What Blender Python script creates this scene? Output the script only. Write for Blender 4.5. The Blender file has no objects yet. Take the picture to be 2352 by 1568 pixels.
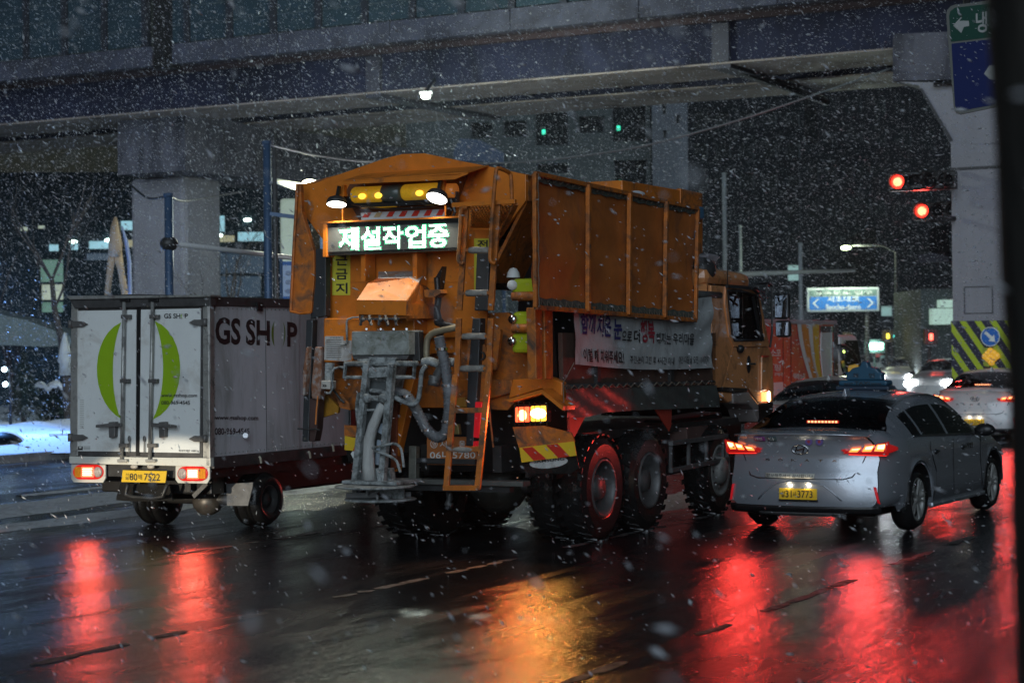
import bpy, math, random
import numpy as np
from mathutils import Vector, Matrix, Euler
random.seed(7)
rng = np.random.default_rng(7)
scene = bpy.context.scene
C = scene.collection

# ------------------------------------------------------------------ camera, light, exposure
CAM_H, FPX, UC, VC = 2.02, 4600.0, 1176.0, 784.0        # measured in the photograph at 2352 px width
ROLL, PITCH = -0.0112, math.atan(13 / 4600)
CAM_M = Matrix.Rotation(math.radians(90) + PITCH, 3, 'X') @ Matrix.Rotation(ROLL, 3, 'Z')
cd = bpy.data.cameras.new('camera')
cam = bpy.data.objects.new('camera', cd)
C.objects.link(cam)
cam.location = (0, 0, CAM_H)
cam.rotation_euler = CAM_M.to_euler()
cd.sensor_width = 36
cd.lens = 36 * FPX / 2352
cd.clip_start = 0.3
cd.clip_end = 600
cd.dof.use_dof = True
cd.dof.focus_distance = 21.5
cd.dof.aperture_fstop = 2.2
scene.camera = cam

world = bpy.data.worlds.new('World')
scene.world = world
world.use_nodes = True
wn = world.node_tree
bg = wn.nodes['Background']
sky = wn.nodes.new('ShaderNodeTexSky')
sky.sky_type = 'NISHITA'
sky.sun_disc = False
sky.sun_elevation = math.radians(1.0)
sky.sun_rotation = math.radians(205)
mixn = wn.nodes.new('ShaderNodeMixRGB')
mixn.blend_type = 'MULTIPLY'
mixn.inputs[0].default_value = 1
mixn.inputs[2].default_value = (0.62, 0.80, 1.0, 1)
wn.links.new(sky.outputs[0], mixn.inputs[1])
wn.links.new(mixn.outputs[0], bg.inputs[0])
bg.inputs[1].default_value = 0.015

sd = bpy.data.lights.new('night_key', 'SUN')
sd.energy = 1.3
sd.angle = math.radians(45)
sd.color = (0.71, 0.86, 1.0)
so = bpy.data.objects.new('night_key', sd)
C.objects.link(so)
so.rotation_euler = Vector((0.12, 0.92, -0.34)).to_track_quat('-Z', 'Y').to_euler()

scene.view_settings.view_transform = 'Standard'
scene.view_settings.look = 'None'
scene.view_settings.gamma = 1
scene.view_settings.use_curve_mapping = False
scene.view_settings.exposure = 0.0
scene.cycles.use_denoising = True
scene.cycles.max_bounces = 5
scene.cycles.diffuse_bounces = 2
scene.cycles.glossy_bounces = 3
scene.cycles.transparent_max_bounces = 12
scene.cycles.transmission_bounces = 4
scene.cycles.volume_bounces = 0
scene.cycles.sample_clamp_indirect = 3.0
scene.cycles.sample_clamp_direct = 20.0
scene.cycles.caustics_reflective = False
scene.cycles.caustics_refractive = False
scene.cycles.use_adaptive_sampling = True
scene.cycles.adaptive_threshold = 0.02

# ------------------------------------------------------------------ from photograph to place
def ray(u, v):
    return CAM_M @ Vector(((u - UC) / FPX, (VC - v) / FPX, -1.0))
CAMP = Vector((0, 0, CAM_H))

def crop(x0, y0, s):
    return lambda x, y: ((x0 + x / s) / 1.16327, (y0 + y / s) / 1.16327)
A_ = crop(140, 750, 2.24)
B_ = crop(740, 380, 3.0157)
C_ = crop(740, 850, 2.613)
D_ = crop(1340, 400, 2.613)
E_ = crop(1340, 900, 2.704)
G_ = crop(1900, 950, 2.813)
H_ = crop(0, 0, 2.352)
I_ = crop(900, 0, 2.352)
J_ = crop(1800, 0, 2.513)
K_ = crop(0, 450, 2.851)
L_ = crop(1850, 450, 2.613)
M_ = crop(0, 850, 2.6125)
N_ = crop(2100, 850, 3.698)
Q_ = crop(2300, 0, 1.742)
S_ = crop(760, 1000, 3.733)
T_ = crop(1840, 700, 3.733)
U_ = crop(1040, 430, 3.92)
V_ = crop(1700, 780, 3.92)
X_ = crop(850, 380, 5.88)
Y_ = crop(2480, 0, 4.9)
P_ = lambda x, y: (x, y)

def ground(u, v, z=0.0):
    d = ray(u, v)
    return CAMP + d * ((z - CAM_H) / d.z)

def depth(u, v, Y):
    d = ray(u, v)
    return CAMP + d * (Y / d.y)

class Fr:
    """A local frame: x to its right, y forward, z up, turned clockwise by yaw degrees."""
    def __init__(s, o, yaw):
        s.o = Vector((o[0], o[1], 0))
        a = math.radians(yaw)
        s.yaw = yaw
        s.R = Vector((math.cos(a), -math.sin(a), 0))
        s.F = Vector((math.sin(a), math.cos(a), 0))
    def loc(s, p):
        q = p - s.o
        return Vector((q.dot(s.R), q.dot(s.F), p.z))
    def W(s, p):
        return s.o + s.R * p[0] + s.F * p[1] + Vector((0, 0, p[2]))
    def r(s, uv, y=0.0):                      # on the plane local y = const
        d = ray(*uv)
        t = (y - (CAMP - s.o).dot(s.F)) / d.dot(s.F)
        return s.loc(CAMP + d * t)
    def s(s, uv, x=0.0):                      # on the plane local x = const
        d = ray(*uv)
        t = (x - (CAMP - s.o).dot(s.R)) / d.dot(s.R)
        return s.loc(CAMP + d * t)
    def g(s, uv, z=0.0):
        return s.loc(ground(uv[0], uv[1], z))

def frame_at(world_pt, local_xy, yaw):
    f = Fr((0, 0), yaw)
    o = world_pt - f.R * local_xy[0] - f.F * local_xy[1]
    return Fr((o.x, o.y), yaw)

# ------------------------------------------------------------------ objects
def tag(o, label=None, cat=None, group=None, kind=None):
    if label: o['label'] = label
    if cat: o['category'] = cat
    if group: o['group'] = group
    if kind: o['kind'] = kind
    return o

def thing(name, label, cat, fr=None, loc=None, yaw=0, group=None):
    o = bpy.data.objects.new(name, None)
    C.objects.link(o)
    o.empty_display_size = 0.2
    if fr is not None:
        o.location = fr.o
        yaw = fr.yaw
    if loc is not None:
        o.location = loc
    o.rotation_euler = (0, 0, -math.radians(yaw))
    return tag(o, label, cat, group)

def copy_tree(o, parent=None):
    c = o.copy()
    C.objects.link(c)
    c.parent = parent
    for ch in list(o.children):
        copy_tree(ch, c)
    return c

class MB:
    def __init__(s):
        s.v = []
        s.f = []
    def add(s, vs, fs):
        n = len(s.v)
        s.v += [tuple(p) for p in vs]
        s.f += [tuple(i + n for i in f) for f in fs]
        return s
    def bx(s, x0, x1, y0, y1, z0, z1):
        if x0 > x1: x0, x1 = x1, x0
        if y0 > y1: y0, y1 = y1, y0
        if z0 > z1: z0, z1 = z1, z0
        return s.add([(x0, y0, z0), (x1, y0, z0), (x1, y1, z0), (x0, y1, z0), (x0, y0, z1), (x1, y0, z1), (x1, y1, z1), (x0, y1, z1)],
                     [(0, 3, 2, 1), (4, 5, 6, 7), (0, 1, 5, 4), (1, 2, 6, 5), (2, 3, 7, 6), (3, 0, 4, 7)])
    def prism(s, pts, vec):
        pts = [Vector(p) for p in pts]
        vec = Vector(vec)
        n = len(pts)
        a = Vector((0, 0, 0))
        for i in range(n):
            a += pts[i].cross(pts[(i + 1) % n])
        if a.dot(vec) > 0:
            pts.reverse()
        vs = pts + [p + vec for p in pts]
        fs = [tuple(range(n)), tuple(range(2 * n - 1, n - 1, -1))]
        fs += [(i, i + n, (i + 1) % n + n, (i + 1) % n) for i in range(n)]
        return s.add(vs, fs)
    def bar(s, p0, p1, w, h=None, up=(0, 0, 1)):
        """square bar from p0 to p1, w across, h along up"""
        h = h or w
        p0, p1, up = Vector(p0), Vector(p1), Vector(up)
        d = (p1 - p0).normalized()
        if abs(d.dot(up)) > .98: up = Vector((0, 1, 0))
        a = d.cross(up).normalized() * w / 2
        b = a.cross(d).normalized() * h / 2
        return s.prism([p0 - a - b, p0 + a - b, p0 + a + b, p0 - a + b], p1 - p0)
    def tube(s, pts, r, n=8, caps=True):
        pts = [Vector(p) for p in pts]
        rs = r if isinstance(r, (list, tuple)) else [r] * len(pts)
        rings = []
        up = None
        for i, p in enumerate(pts):
            d = (pts[min(i + 1, len(pts) - 1)] - pts[max(i - 1, 0)]).normalized()
            if up is None:
                up = Vector((0, 0, 1)) if abs(d.z) < .9 else Vector((1, 0, 0))
            a = d.cross(up).normalized()
            up = a.cross(d).normalized()
            rings.append([p + (a * math.cos(2 * math.pi * k / n) + up * math.sin(2 * math.pi * k / n)) * rs[i] for k in range(n)])
        vs = [q for rg in rings for q in rg]
        fs = []
        for i in range(len(pts) - 1):
            for k in range(n):
                fs.append((i * n + k, i * n + (k + 1) % n, (i + 1) * n + (k + 1) % n, (i + 1) * n + k))
        if caps:
            fs.append(tuple(range(n - 1, -1, -1)))
            fs.append(tuple((len(pts) - 1) * n + k for k in range(n)))
        return s.add(vs, fs)
    def cyl(s, p0, p1, r, r1=None, n=16):
        return s.tube([p0, p1], [r, r if r1 is None else r1], n)
    def lathe(s, o, ax, prof, n=32):
        """prof: (radius, distance along axis)"""
        o, ax = Vector(o), Vector(ax).normalized()
        up = Vector((0, 0, 1)) if abs(ax.z) < .9 else Vector((1, 0, 0))
        a = ax.cross(up).normalized()
        b = ax.cross(a)
        vs = []
        for r, t in prof:
            for k in range(n):
                th = 2 * math.pi * k / n
                vs.append(o + ax * t + (a * math.cos(th) + b * math.sin(th)) * r)
        fs = []
        for i in range(len(prof) - 1):
            for k in range(n):
                fs.append((i * n + k, i * n + (k + 1) % n, (i + 1) * n + (k + 1) % n, (i + 1) * n + k))
        return s.add(vs, fs)
    def ball(s, c, r, nu=14, nv=8):
        c = Vector(c)
        r = Vector(r) if not isinstance(r, (int, float)) else Vector((r, r, r))
        vs, fs = [], []
        for j in range(nv + 1):
            ph = math.pi * j / nv
            for i in range(nu):
                th = 2 * math.pi * i / nu
                vs.append((c.x + r.x * math.sin(ph) * math.cos(th), c.y + r.y * math.sin(ph) * math.sin(th), c.z + r.z * math.cos(ph)))
        for j in range(nv):
            for i in range(nu):
                fs.append((j * nu + i, (j + 1) * nu + i, (j + 1) * nu + (i + 1) % nu, j * nu + (i + 1) % nu))
        return s.add(vs, fs)
    def grid(s, fn, nu, nv):
        vs = [fn(i / nu, j / nv) for j in range(nv + 1) for i in range(nu + 1)]
        w = nu + 1
        return s.add(vs, [(j * w + i, j * w + i + 1, (j + 1) * w + i + 1, (j + 1) * w + i) for j in range(nv) for i in range(nu)])
    def build(s, name, m, parent=None, smooth=False, bevel=0, kind=None, label=None, thick=0):
        me = bpy.data.meshes.new(name)
        me.from_pydata(s.v, [], s.f)
        me.materials.append(m)
        me.update()
        o = bpy.data.objects.new(name, me)
        C.objects.link(o)
        if smooth:
            me.shade_smooth()
        if parent is not None:
            o.parent = parent
        if thick:
            md = o.modifiers.new('thickness', 'SOLIDIFY')
            md.thickness = thick
            md.offset = 0
        if bevel:
            md = o.modifiers.new('bevel', 'BEVEL')
            md.width = bevel
            md.segments = 2
            md.limit_method = 'ANGLE'
            md.angle_limit = math.radians(35)
        if kind: o['kind'] = kind
        if label: o['label'] = label
        return o

# ------------------------------------------------------------------ materials
def mat(name, col, rough=.5, metal=0, var=0.0, vs=4.0, bump=0.0, bs=60.0, coat=0, spec=.5, dirt=None, dirt_amt=.5, ds=3.0, emit=None, es=0, stretch=None, rvar=0):
    m = bpy.data.materials.new(name)
    m.use_nodes = True
    nt = m.node_tree
    p = nt.nodes['Principled BSDF']
    p.inputs['Base Color'].default_value = (*col, 1)
    p.inputs['Roughness'].default_value = rough
    p.inputs['Metallic'].default_value = metal
    p.inputs['Coat Weight'].default_value = coat
    p.inputs['Coat Roughness'].default_value = .08
    p.inputs['Specular IOR Level'].default_value = spec
    if emit:
        p.inputs['Emission Color'].default_value = (*emit, 1)
        p.inputs['Emission Strength'].default_value = es
    if var or dirt or bump or rvar:
        tc = nt.nodes.new('ShaderNodeTexCoord')
        mp = nt.nodes.new('ShaderNodeMapping')
        nt.links.new(tc.outputs['Object'], mp.inputs[0])
        if stretch: mp.inputs['Scale'].default_value = stretch
        last = None
        if var:
            n = nt.nodes.new('ShaderNodeTexNoise')
            n.inputs['Scale'].default_value = vs
            n.inputs['Detail'].default_value = 6
            n.inputs['Roughness'].default_value = .65
            nt.links.new(mp.outputs[0], n.inputs[0])
            r = nt.nodes.new('ShaderNodeValToRGB')
            r.color_ramp.elements[0].position = .3
            r.color_ramp.elements[1].position = .7
            r.color_ramp.elements[0].color = (*[c * (1 - var) for c in col], 1)
            r.color_ramp.elements[1].color = (*[min(1, c * (1 + var * .6)) for c in col], 1)
            nt.links.new(n.outputs[0], r.inputs[0])
            last = r.outputs[0]
        if dirt:
            n = nt.nodes.new('ShaderNodeTexNoise')
            n.inputs['Scale'].default_value = ds
            n.inputs['Detail'].default_value = 9
            n.inputs['Roughness'].default_value = .7
            n.inputs['Distortion'].default_value = .6
            nt.links.new(mp.outputs[0], n.inputs[0])
            r = nt.nodes.new('ShaderNodeValToRGB')
            r.color_ramp.elements[0].position = .62 - dirt_amt * .35
            r.color_ramp.elements[1].position = .80 - dirt_amt * .3
            nt.links.new(n.outputs[0], r.inputs[0])
            mx = nt.nodes.new('ShaderNodeMixRGB')
            nt.links.new(r.outputs[0], mx.inputs[0])
            if last: nt.links.new(last, mx.inputs[1])
            else: mx.inputs[1].default_value = (*col, 1)
            mx.inputs[2].default_value = (*dirt, 1)
            last = mx.outputs[0]
            ra = nt.nodes.new('ShaderNodeMapRange')
            ra.inputs[3].default_value = rough
            ra.inputs[4].default_value = min(1, rough + .3)
            nt.links.new(r.outputs[0], ra.inputs[0])
            nt.links.new(ra.outputs[0], p.inputs['Roughness'])
        if last: nt.links.new(last, p.inputs['Base Color'])
        if bump:
            n = nt.nodes.new('ShaderNodeTexNoise')
            n.inputs['Scale'].default_value = bs
            n.inputs['Detail'].default_value = 5
            nt.links.new(mp.outputs[0], n.inputs[0])
            b = nt.nodes.new('ShaderNodeBump')
            b.inputs['Strength'].default_value = bump
            b.inputs['Distance'].default_value = .02
            nt.links.new(n.outputs[0], b.inputs['Height'])
            nt.links.new(b.outputs[0], p.inputs['Normal'])
    return m

def emitter(name, col, s):
    m = bpy.data.materials.new(name)
    m.use_nodes = True
    nt = m.node_tree
    p = nt.nodes['Principled BSDF']
    p.inputs['Base Color'].default_value = (*[c * .5 for c in col], 1)
    p.inputs['Emission Color'].default_value = (*col, 1)
    p.inputs['Emission Strength'].default_value = s
    p.inputs['Roughness'].default_value = .3
    return m

def glass(name, tint, trans=.5, rough=.03):
    """thin pane: tinted see-through with reflections"""
    m = bpy.data.materials.new(name)
    m.use_nodes = True
    nt = m.node_tree
    nt.nodes.clear()
    o = nt.nodes.new('ShaderNodeOutputMaterial')
    t = nt.nodes.new('ShaderNodeBsdfTransparent')
    t.inputs[0].default_value = (*[c * trans for c in tint], 1)
    g = nt.nodes.new('ShaderNodeBsdfGlossy')
    g.inputs['Roughness'].default_value = rough
    fr = nt.nodes.new('ShaderNodeFresnel')
    fr.inputs[0].default_value = 1.6
    mx = nt.nodes.new('ShaderNodeMixShader')
    nt.links.new(fr.outputs[0], mx.inputs[0])
    nt.links.new(t.outputs[0], mx.inputs[1])
    nt.links.new(g.outputs[0], mx.inputs[2])
    nt.links.new(mx.outputs[0], o.inputs[0])
    return m

ORANGE = mat('orange_paint', (.70, .20, .018), .42, var=.22, vs=3, dirt=(.10, .06, .035), dirt_amt=.18, ds=4, bump=.05, bs=30, coat=.15)
ORANGE_DIRTY = mat('weathered_orange_paint', (.58, .165, .018), .5, var=.3, vs=5, dirt=(.09, .055, .035), dirt_amt=.5, ds=5, bump=.1)
CANVAS = mat('brown_canvas', (.50, .145, .025), .7, var=.28, vs=1.6, bump=.25, bs=12, dirt=(.20, .075, .03), dirt_amt=.3, ds=1.5)
SALTED = mat('salt_covered_steel', (.36, .385, .385), .8, var=.3, vs=9, dirt=(.08, .085, .08), dirt_amt=.55, ds=10, bump=.7, bs=45)
STEEL = mat('dark_steel', (.05, .05, .05), .45, .3, var=.4, vs=7, bump=.1)
GREY_STEEL = mat('grey_steel', (.12, .12, .12), .5, .4, var=.35, vs=9, bump=.15)
BLACK = mat('black_paint', (.014, .014, .015), .38, var=.3, bump=.05)
RUBBER = mat('wet_rubber', (.014, .014, .014), .26, var=.3, vs=12, bump=.12, bs=40)
CHROME = mat('bright_metal', (.62, .63, .65), .18, 1.0)
WHITE = mat('white_panel', (.78, .80, .78), .42, var=.06, vs=2, dirt=(.50, .47, .42), dirt_amt=.22, ds=1.6, bump=.02)
WHITE_SIDE = mat('white_side_panel', (.72, .72, .76), .45, var=.08, vs=1.4, dirt=(.42, .41, .40), dirt_amt=.4, ds=2.0, stretch=(1, 1, .22))
ALU = mat('dull_aluminium', (.42, .42, .40), .42, .5, var=.2, vs=6, dirt=(.10, .095, .09), dirt_amt=.3, ds=7)
DIRTY_FRAME = mat('grimy_frame', (.07, .068, .068), .55, .2, var=.4, vs=10)
GREEN = mat('lime_green_print', (.30, .50, .012), .45, var=.06)
PRINT = mat('black_print', (.02, .02, .022), .5)
YELLOW = mat('yellow_plate', (.80, .50, .03), .35)
TANK = mat('yellow_green_plastic', (.42, .50, .02), .3, var=.15)
RED_REFL = mat('red_reflective', (.55, .035, .02), .35)
YEL_REFL = mat('yellow_reflective', (.75, .50, .03), .35)
CLOTH = mat('white_cloth', (.48, .50, .50), .8, var=.16, vs=3, bump=.6, bs=5, dirt=(.26, .25, .24), dirt_amt=.25, ds=2.5)
SILVER = mat('silver_car_paint', (.38, .405, .45), .26, .5, var=.06, vs=2, coat=.9, bump=.10, bs=90)
WHITE_CAR = mat('white_car_paint', (.62, .62, .62), .3, coat=.8)
BLUEPOLE = mat('blue_grey_pole', (.06, .11, .20), .45, .2, var=.2)
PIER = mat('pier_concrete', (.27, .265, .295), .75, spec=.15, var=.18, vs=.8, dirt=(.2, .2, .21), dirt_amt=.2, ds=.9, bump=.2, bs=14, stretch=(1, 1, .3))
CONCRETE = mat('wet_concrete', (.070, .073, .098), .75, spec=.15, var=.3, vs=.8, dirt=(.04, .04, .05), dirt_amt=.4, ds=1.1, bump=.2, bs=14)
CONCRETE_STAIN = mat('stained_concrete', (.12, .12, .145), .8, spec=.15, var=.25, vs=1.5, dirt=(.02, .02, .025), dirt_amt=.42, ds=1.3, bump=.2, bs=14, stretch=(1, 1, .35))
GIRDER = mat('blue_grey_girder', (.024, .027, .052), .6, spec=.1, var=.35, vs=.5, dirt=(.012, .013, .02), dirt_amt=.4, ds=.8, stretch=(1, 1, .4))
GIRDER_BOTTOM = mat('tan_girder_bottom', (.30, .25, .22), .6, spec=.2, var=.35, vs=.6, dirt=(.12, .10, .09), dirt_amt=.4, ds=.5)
NOISE_PANEL = mat('clear_noise_panel', (.030, .052, .066), .5, spec=.15, var=.25, vs=.7)
SNOW = mat('snow', (.78, .82, .88), .7, var=.08, vs=2, bump=.5, bs=6)
SLUSH = mat('grey_slush', (.60, .64, .70), .5, var=.3, vs=5, dirt=(.22, .235, .26), dirt_amt=.3, ds=5, bump=.5, bs=30, stretch=(1, .35, 1))
DARK_WALL = mat('dark_wall', (.011, .013, .016), .8, spec=.06, var=.3, vs=.4)
GREY_WALL = mat('grey_wall', (.085, .10, .10), .8, spec=.1, var=.25, vs=.3, dirt=(.07, .08, .08), dirt_amt=.4, ds=.2)
DARK_GLASS = mat('dark_window_glass', (.004, .006, .007), .45, spec=.08)
CAR_GLASS = glass('tinted_car_glass', (.8, .85, .85), .55)
CLEAR_GLASS = glass('clear_glass', (.9, .95, .95), .8)
FOLIAGE = mat('dark_needles', (.03, .055, .04), .7, var=.4)
BARK = mat('bark', (.06, .05, .045), .9, var=.3, bump=.3)

# ------------------------------------------------------------------ writing
_text_cache = {}
def text_mesh(s, bold=0.0):
    """flat glyph triangles with the bounding box scaled to the unit square"""
    key = (s, bold)
    if key in _text_cache: return _text_cache[key]
    cu = bpy.data.curves.new('t', 'FONT')
    cu.body = s
    cu.offset = bold
    cu.resolution_u = 3
    cu.fill_mode = 'FRONT'
    o = bpy.data.objects.new('t', cu)
    C.objects.link(o)
    dg = bpy.context.evaluated_depsgraph_get()
    dg.update()
    me = bpy.data.meshes.new_from_object(o.evaluated_get(dg))
    vs = np.array([v.co[:2] for v in me.vertices])
    me.calc_loop_triangles()
    fs = [tuple(t.vertices) for t in me.loop_triangles]
    bpy.data.objects.remove(o)
    bpy.data.curves.remove(cu)
    bpy.data.meshes.remove(me)
    mn, mx = vs.min(0), vs.max(0)
    vs = (vs - mn) / (mx - mn)
    _text_cache[key] = (vs, fs)
    return vs, fs

def text_on(s, fn, name, m, parent, bold=0.0, label=None):
    """fn(a, b) -> point for a, b in the unit square"""
    vs, fs = text_mesh(s, bold)
    mb = MB()
    mb.add([fn(a, b) for a, b in vs], fs)
    o = mb.build(name, m, parent)
    if label: o['label'] = label
    if len(s) > 1: o['kind'] = 'stuff'
    return o

def quad_fn(bl, br, tr, tl, off=(0, 0, 0)):
    bl, br, tr, tl, off = map(Vector, (bl, br, tr, tl, off))
    return lambda a, b: (bl * (1 - a) + br * a) * (1 - b) + (tl * (1 - a) + tr * a) * b + off
# ------------------------------------------------------------------ wheels
def tyre_mesh(R, w, rim, side, lugs=0, name='tyre', m=None, parent=None, c=(0, 0, 0)):
    """axis along local x; side +1 means the outer face looks to +x"""
    c = Vector(c)
    mb = MB()
    prof = [(rim, 0.0), (rim + .02, -.012), (R - .10 * R / .55, -.02), (R - .035, .015), (R - .006, .05), (R, .09), (R, w - .09), (R - .006, w - .05), (R - .035, w - .015), (R - .10, w), (rim, w)]
    mb.lathe(c, (-side, 0, 0), prof, 40)
    if lugs:
        for k in range(lugs):
            th = 2 * math.pi * k / lugs
            for q, (t0, t1, dth) in enumerate(((.0, w * .48, .10), (w * .52, w, -.10))):
                th2 = th + (math.pi / lugs if q else 0)
                pts = []
                for (tt, dd) in ((t0, dth if q == 0 else 0), (t1, 0 if q == 0 else dth)):
                    for s in (-.055, .055):
                        a = th2 + dd * (1 if q == 0 else -1) + s
                        pts.append((tt, a))
                pts = [pts[0], pts[1], pts[3], pts[2]]
                lo = [c + Vector((-side * t, math.cos(a) * (R - .01), math.sin(a) * (R - .01))) for t, a in pts]
                hi = [c + Vector((-side * t, math.cos(a) * (R + .007), math.sin(a) * (R + .007))) for t, a in pts]
                mb.add(lo + hi, [(4, 5, 6, 7), (0, 1, 5, 4), (1, 2, 6, 5), (2, 3, 7, 6), (3, 0, 4, 7)])
    return mb.build(name, m or RUBBER, parent, smooth=not lugs)

def truck_wheel(T, c, side, dual=True, front=False, R=.55, lugs=26):
    w = bpy.data.objects.new('wheel', None)
    C.objects.link(w)
    w.parent = T
    w.location = c
    tyre_mesh(R, .28, .30, side, lugs, parent=w)
    if dual:
        tyre_mesh(R, .28, .30, side, lugs, parent=w, c=(-side * .32, 0, 0))
    mb = MB()
    if front:
        prof = [(.305, -.0), (.29, -.02), (.27, .0), (.25, .03), (.17, .04), (.15, -.05), (.10, -.07), (.0, -.075)]
    else:
        prof = [(.305, 0), (.295, -.022), (.275, -.01), (.268, .03), (.255, .10), (.24, .18), (.15, .19), (.135, .08), (.11, .02), (.0, .015)]
    mb.lathe((0, 0, 0), (-side, 0, 0), prof, 36)
    mb.build('rim', GREY_STEEL if not front else ALU, w, smooth=True)
    mb = MB()
    for k in range(8):
        a = 2 * math.pi * k / 8
        x = .17 if not front else .03
        mb.cyl((-side * x, .195 * math.cos(a), .195 * math.sin(a)), (-side * (x - .035), .195 * math.cos(a), .195 * math.sin(a)), .016, n=6)
    mb.build('wheel_nuts', CHROME, w)
    return w

# ------------------------------------------------------------------ snow removal truck
T = frame_at(ground(1402, 1240), (1.22, 1.30), 27)
tr = thing('snow_removal_truck', 'big orange salt spreading truck with a lit green message board and roof hopper', 'truck', T)
def TP(mbo, cr, pts, y, d):
    """polygon read off a crop, standing on plane y of the truck, d deep"""
    return mbo.prism([T.r(cr(*p), y) for p in pts], (0, d, 0))

# hopper
m = MB()
TP(m, B_, [(190, 335), (300, 332), (540, 245), (870, 130), (1010, 95), (1190, 90), (1500, 155), (1790, 212), (2005, 262), (2005, 470), (1810, 740), (1560, 1130), (400, 1130), (365, 780), (190, 545)], .15, .05)
m.build('hopper_back', ORANGE, tr, bevel=.006)
a = T.r(B_(190, 335), .15); b = T.r(B_(2005, 262), .15); top = T.r(B_(1010, 95), .15)
zl, zr, zt = a.z, b.z, top.z
LEN = 4.35
m = MB()          # roof-shaped hopper cover, two slopes
for (x0, z0, x1, z1) in ((a.x, zl, top.x - .1, zt - .04), (top.x - .1, zt - .04, top.x + .2, zt - .04), (top.x + .2, zt - .04, b.x, zr)):
    m.prism([(x0, .2, z0), (x1, .2, z1), (x1, .2, z1 - .04), (x0, .2, z0 - .04)], (0, LEN * .62, 0))
m.build('hopper_cover', ORANGE_DIRTY, tr)
m = MB()          # the two funnel walls
zb = T.r(B_(1560, 1130), .15).z
for sx in (-1, 1):
    xe = a.x if sx < 0 else b.x
    m.prism([(xe, .2, zr - .25), (xe * .45, .2, zb), (xe * .45 - sx * .04, .2, zb), (xe - sx * .04, .2, zr - .25)], (0, LEN, 0))
    m.prism([(xe, .2, zr), (xe, .2, zr - .26), (xe - sx * .04, .2, zr - .26), (xe - sx * .04, .2, zr)], (0, LEN, 0))
m.build('hopper_wall', ORANGE_DIRTY, tr)
m = MB()
for k in range(4):
    y = 1.5 + k * .9
    m.prism([(b.x + .03, y, zr - .2), (b.x * .47 + .03, y, zb), (b.x * .6, y, zb - .5), (b.x + .03, y, zb - .5)], (0, .04, 0))
m.build('hopper_ribs', ORANGE_DIRTY, tr)

# side canvas covers: right one faces the camera's side, left one seen edge on
def side_cover(tl, trr, br, bl, x, bays, nm):
    q = quad_fn(bl, br, trr, tl)
    rt = bpy.data.objects.new('side_cover', None); C.objects.link(rt); rt.parent = tr
    mb = MB(); n = Vector((1, 0, 0))
    mb.grid(lambda u, v: q(u, v) + n * (.012 * math.sin(u * 23) * math.sin(v * 7 + u * 5) + .01 * math.sin(v * 19 + u * 3)), 48, 24)
    mb.build('canvas_sheet', CANVAS, rt, smooth=True)
    o = n * .035
    for (p0, p1) in ((q(0, 0), q(1, 0)), (q(0, 1), q(1, 1)), (q(0, 0), q(0, 1)), (q(1, 0), q(1, 1))):
        MB().bar(p0 + o, p1 + o, .045, .04, up=(1, 0, 0)).build('frame_bar', ORANGE_DIRTY, rt, bevel=.005)
    for u in bays:
        MB().bar(q(u, 0) + o * 1.7, q(u, 1) + o * 1.7, .05, .045, up=(1, 0, 0)).build('crossbar', ORANGE_DIRTY, rt, bevel=.005)
    mb = MB()                                   # grey green hem with lacing
    for (v0, v1) in ((.02, .075), (.945, .985)):
        mb.grid(lambda u, v: q(.01 + u * .98, v0 + (v1 - v0) * v + .006 * math.sin(u * 90)) + n * .02, 60, 2)
    mb.build('canvas_hem', HEM, rt)
    mb = MB()
    for (v0, v1) in ((.0, .06), (1.0, .955)):
        pts = []
        for k in range(60):
            u = k / 59
            pts.append(q(u, v0 if k % 2 else v1) + n * (.055 if k % 2 else .03))
        mb.tube(pts, .004, 4)
    pts = [q(.004, k / 40) + n * (.062 + .004 * math.sin(k)) for k in range(41)]
    mb.tube(pts, .005, 5)
    mb.build('lacing_rope', ROPE, rt)
HEM = mat('grey_hem', (.10, .11, .09), .8, var=.4, vs=14)
ROPE = mat('rope', (.15, .12, .09), .9, var=.3)
xs = 1.33
side_cover(T.s(D_(210, 168), xs), T.s(D_(1350, 412), xs), T.s(D_(1335, 1190), xs), T.s(D_(215, 1100), xs), xs, (.278, .525, .765), 'r')
l0 = T.r(B_(160, 335), -.05)
m = MB()
m.prism([T.r(B_(*p), -.05) for p in ((165, 332), (190, 345), (200, 560), (300, 890), (300, 1100), (275, 1372), (108, 1362), (138, 760))], (0, .06, 0))
m.build('left_cover', ORANGE_DIRTY, tr, bevel=.006)
m = MB().tube([T.r(B_(*p), -.07) for p in ((165, 335), (150, 600), (140, 760), (110, 1360))], .016, 6)
m.tube([T.r(B_(*p), -.07) for p in ((108, 1362), (190, 1380), (270, 1372))], .014, 6)
m.build('cover_edge_tube', ORANGE_DIRTY, tr)

MB().bx(.35, 1.24, .95, 1.0, 1.4, T.r(B_(1690, 760), .9).z).build('hopper_shade_panel', BLACK, tr)  # added black sheet standing in for the shade under the hopper
# lower rear body
m = MB()
TP(m, B_, [(405, 1131), (1500, 1131), (1500, 1568), (405, 1590)], .152, .05)
m.build('rear_panel', ORANGE, tr)
m = MB()
TP(m, C_, [(330, -2), (1610, -40), (1760, 60), (1790, 440), (1610, 640), (330, 600)], .34, .06)
m.build('rear_lower_panel', ORANGE_DIRTY, tr)
m = MB()
TP(m, C_, [(380, 420), (1640, 430), (1640, 520), (1250, 625), (840, 625), (500, 640), (380, 510)], .27, .08)
m.build('rear_crossmember', ORANGE_DIRTY, tr, bevel=.01)
m = MB()
TP(m, B_, [(1490, 735), (1790, 735), (1690, 900), (1690, 1568), (1490, 1568)], .149, .03)
m.build('rear_side_panel', ORANGE, tr)
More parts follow.
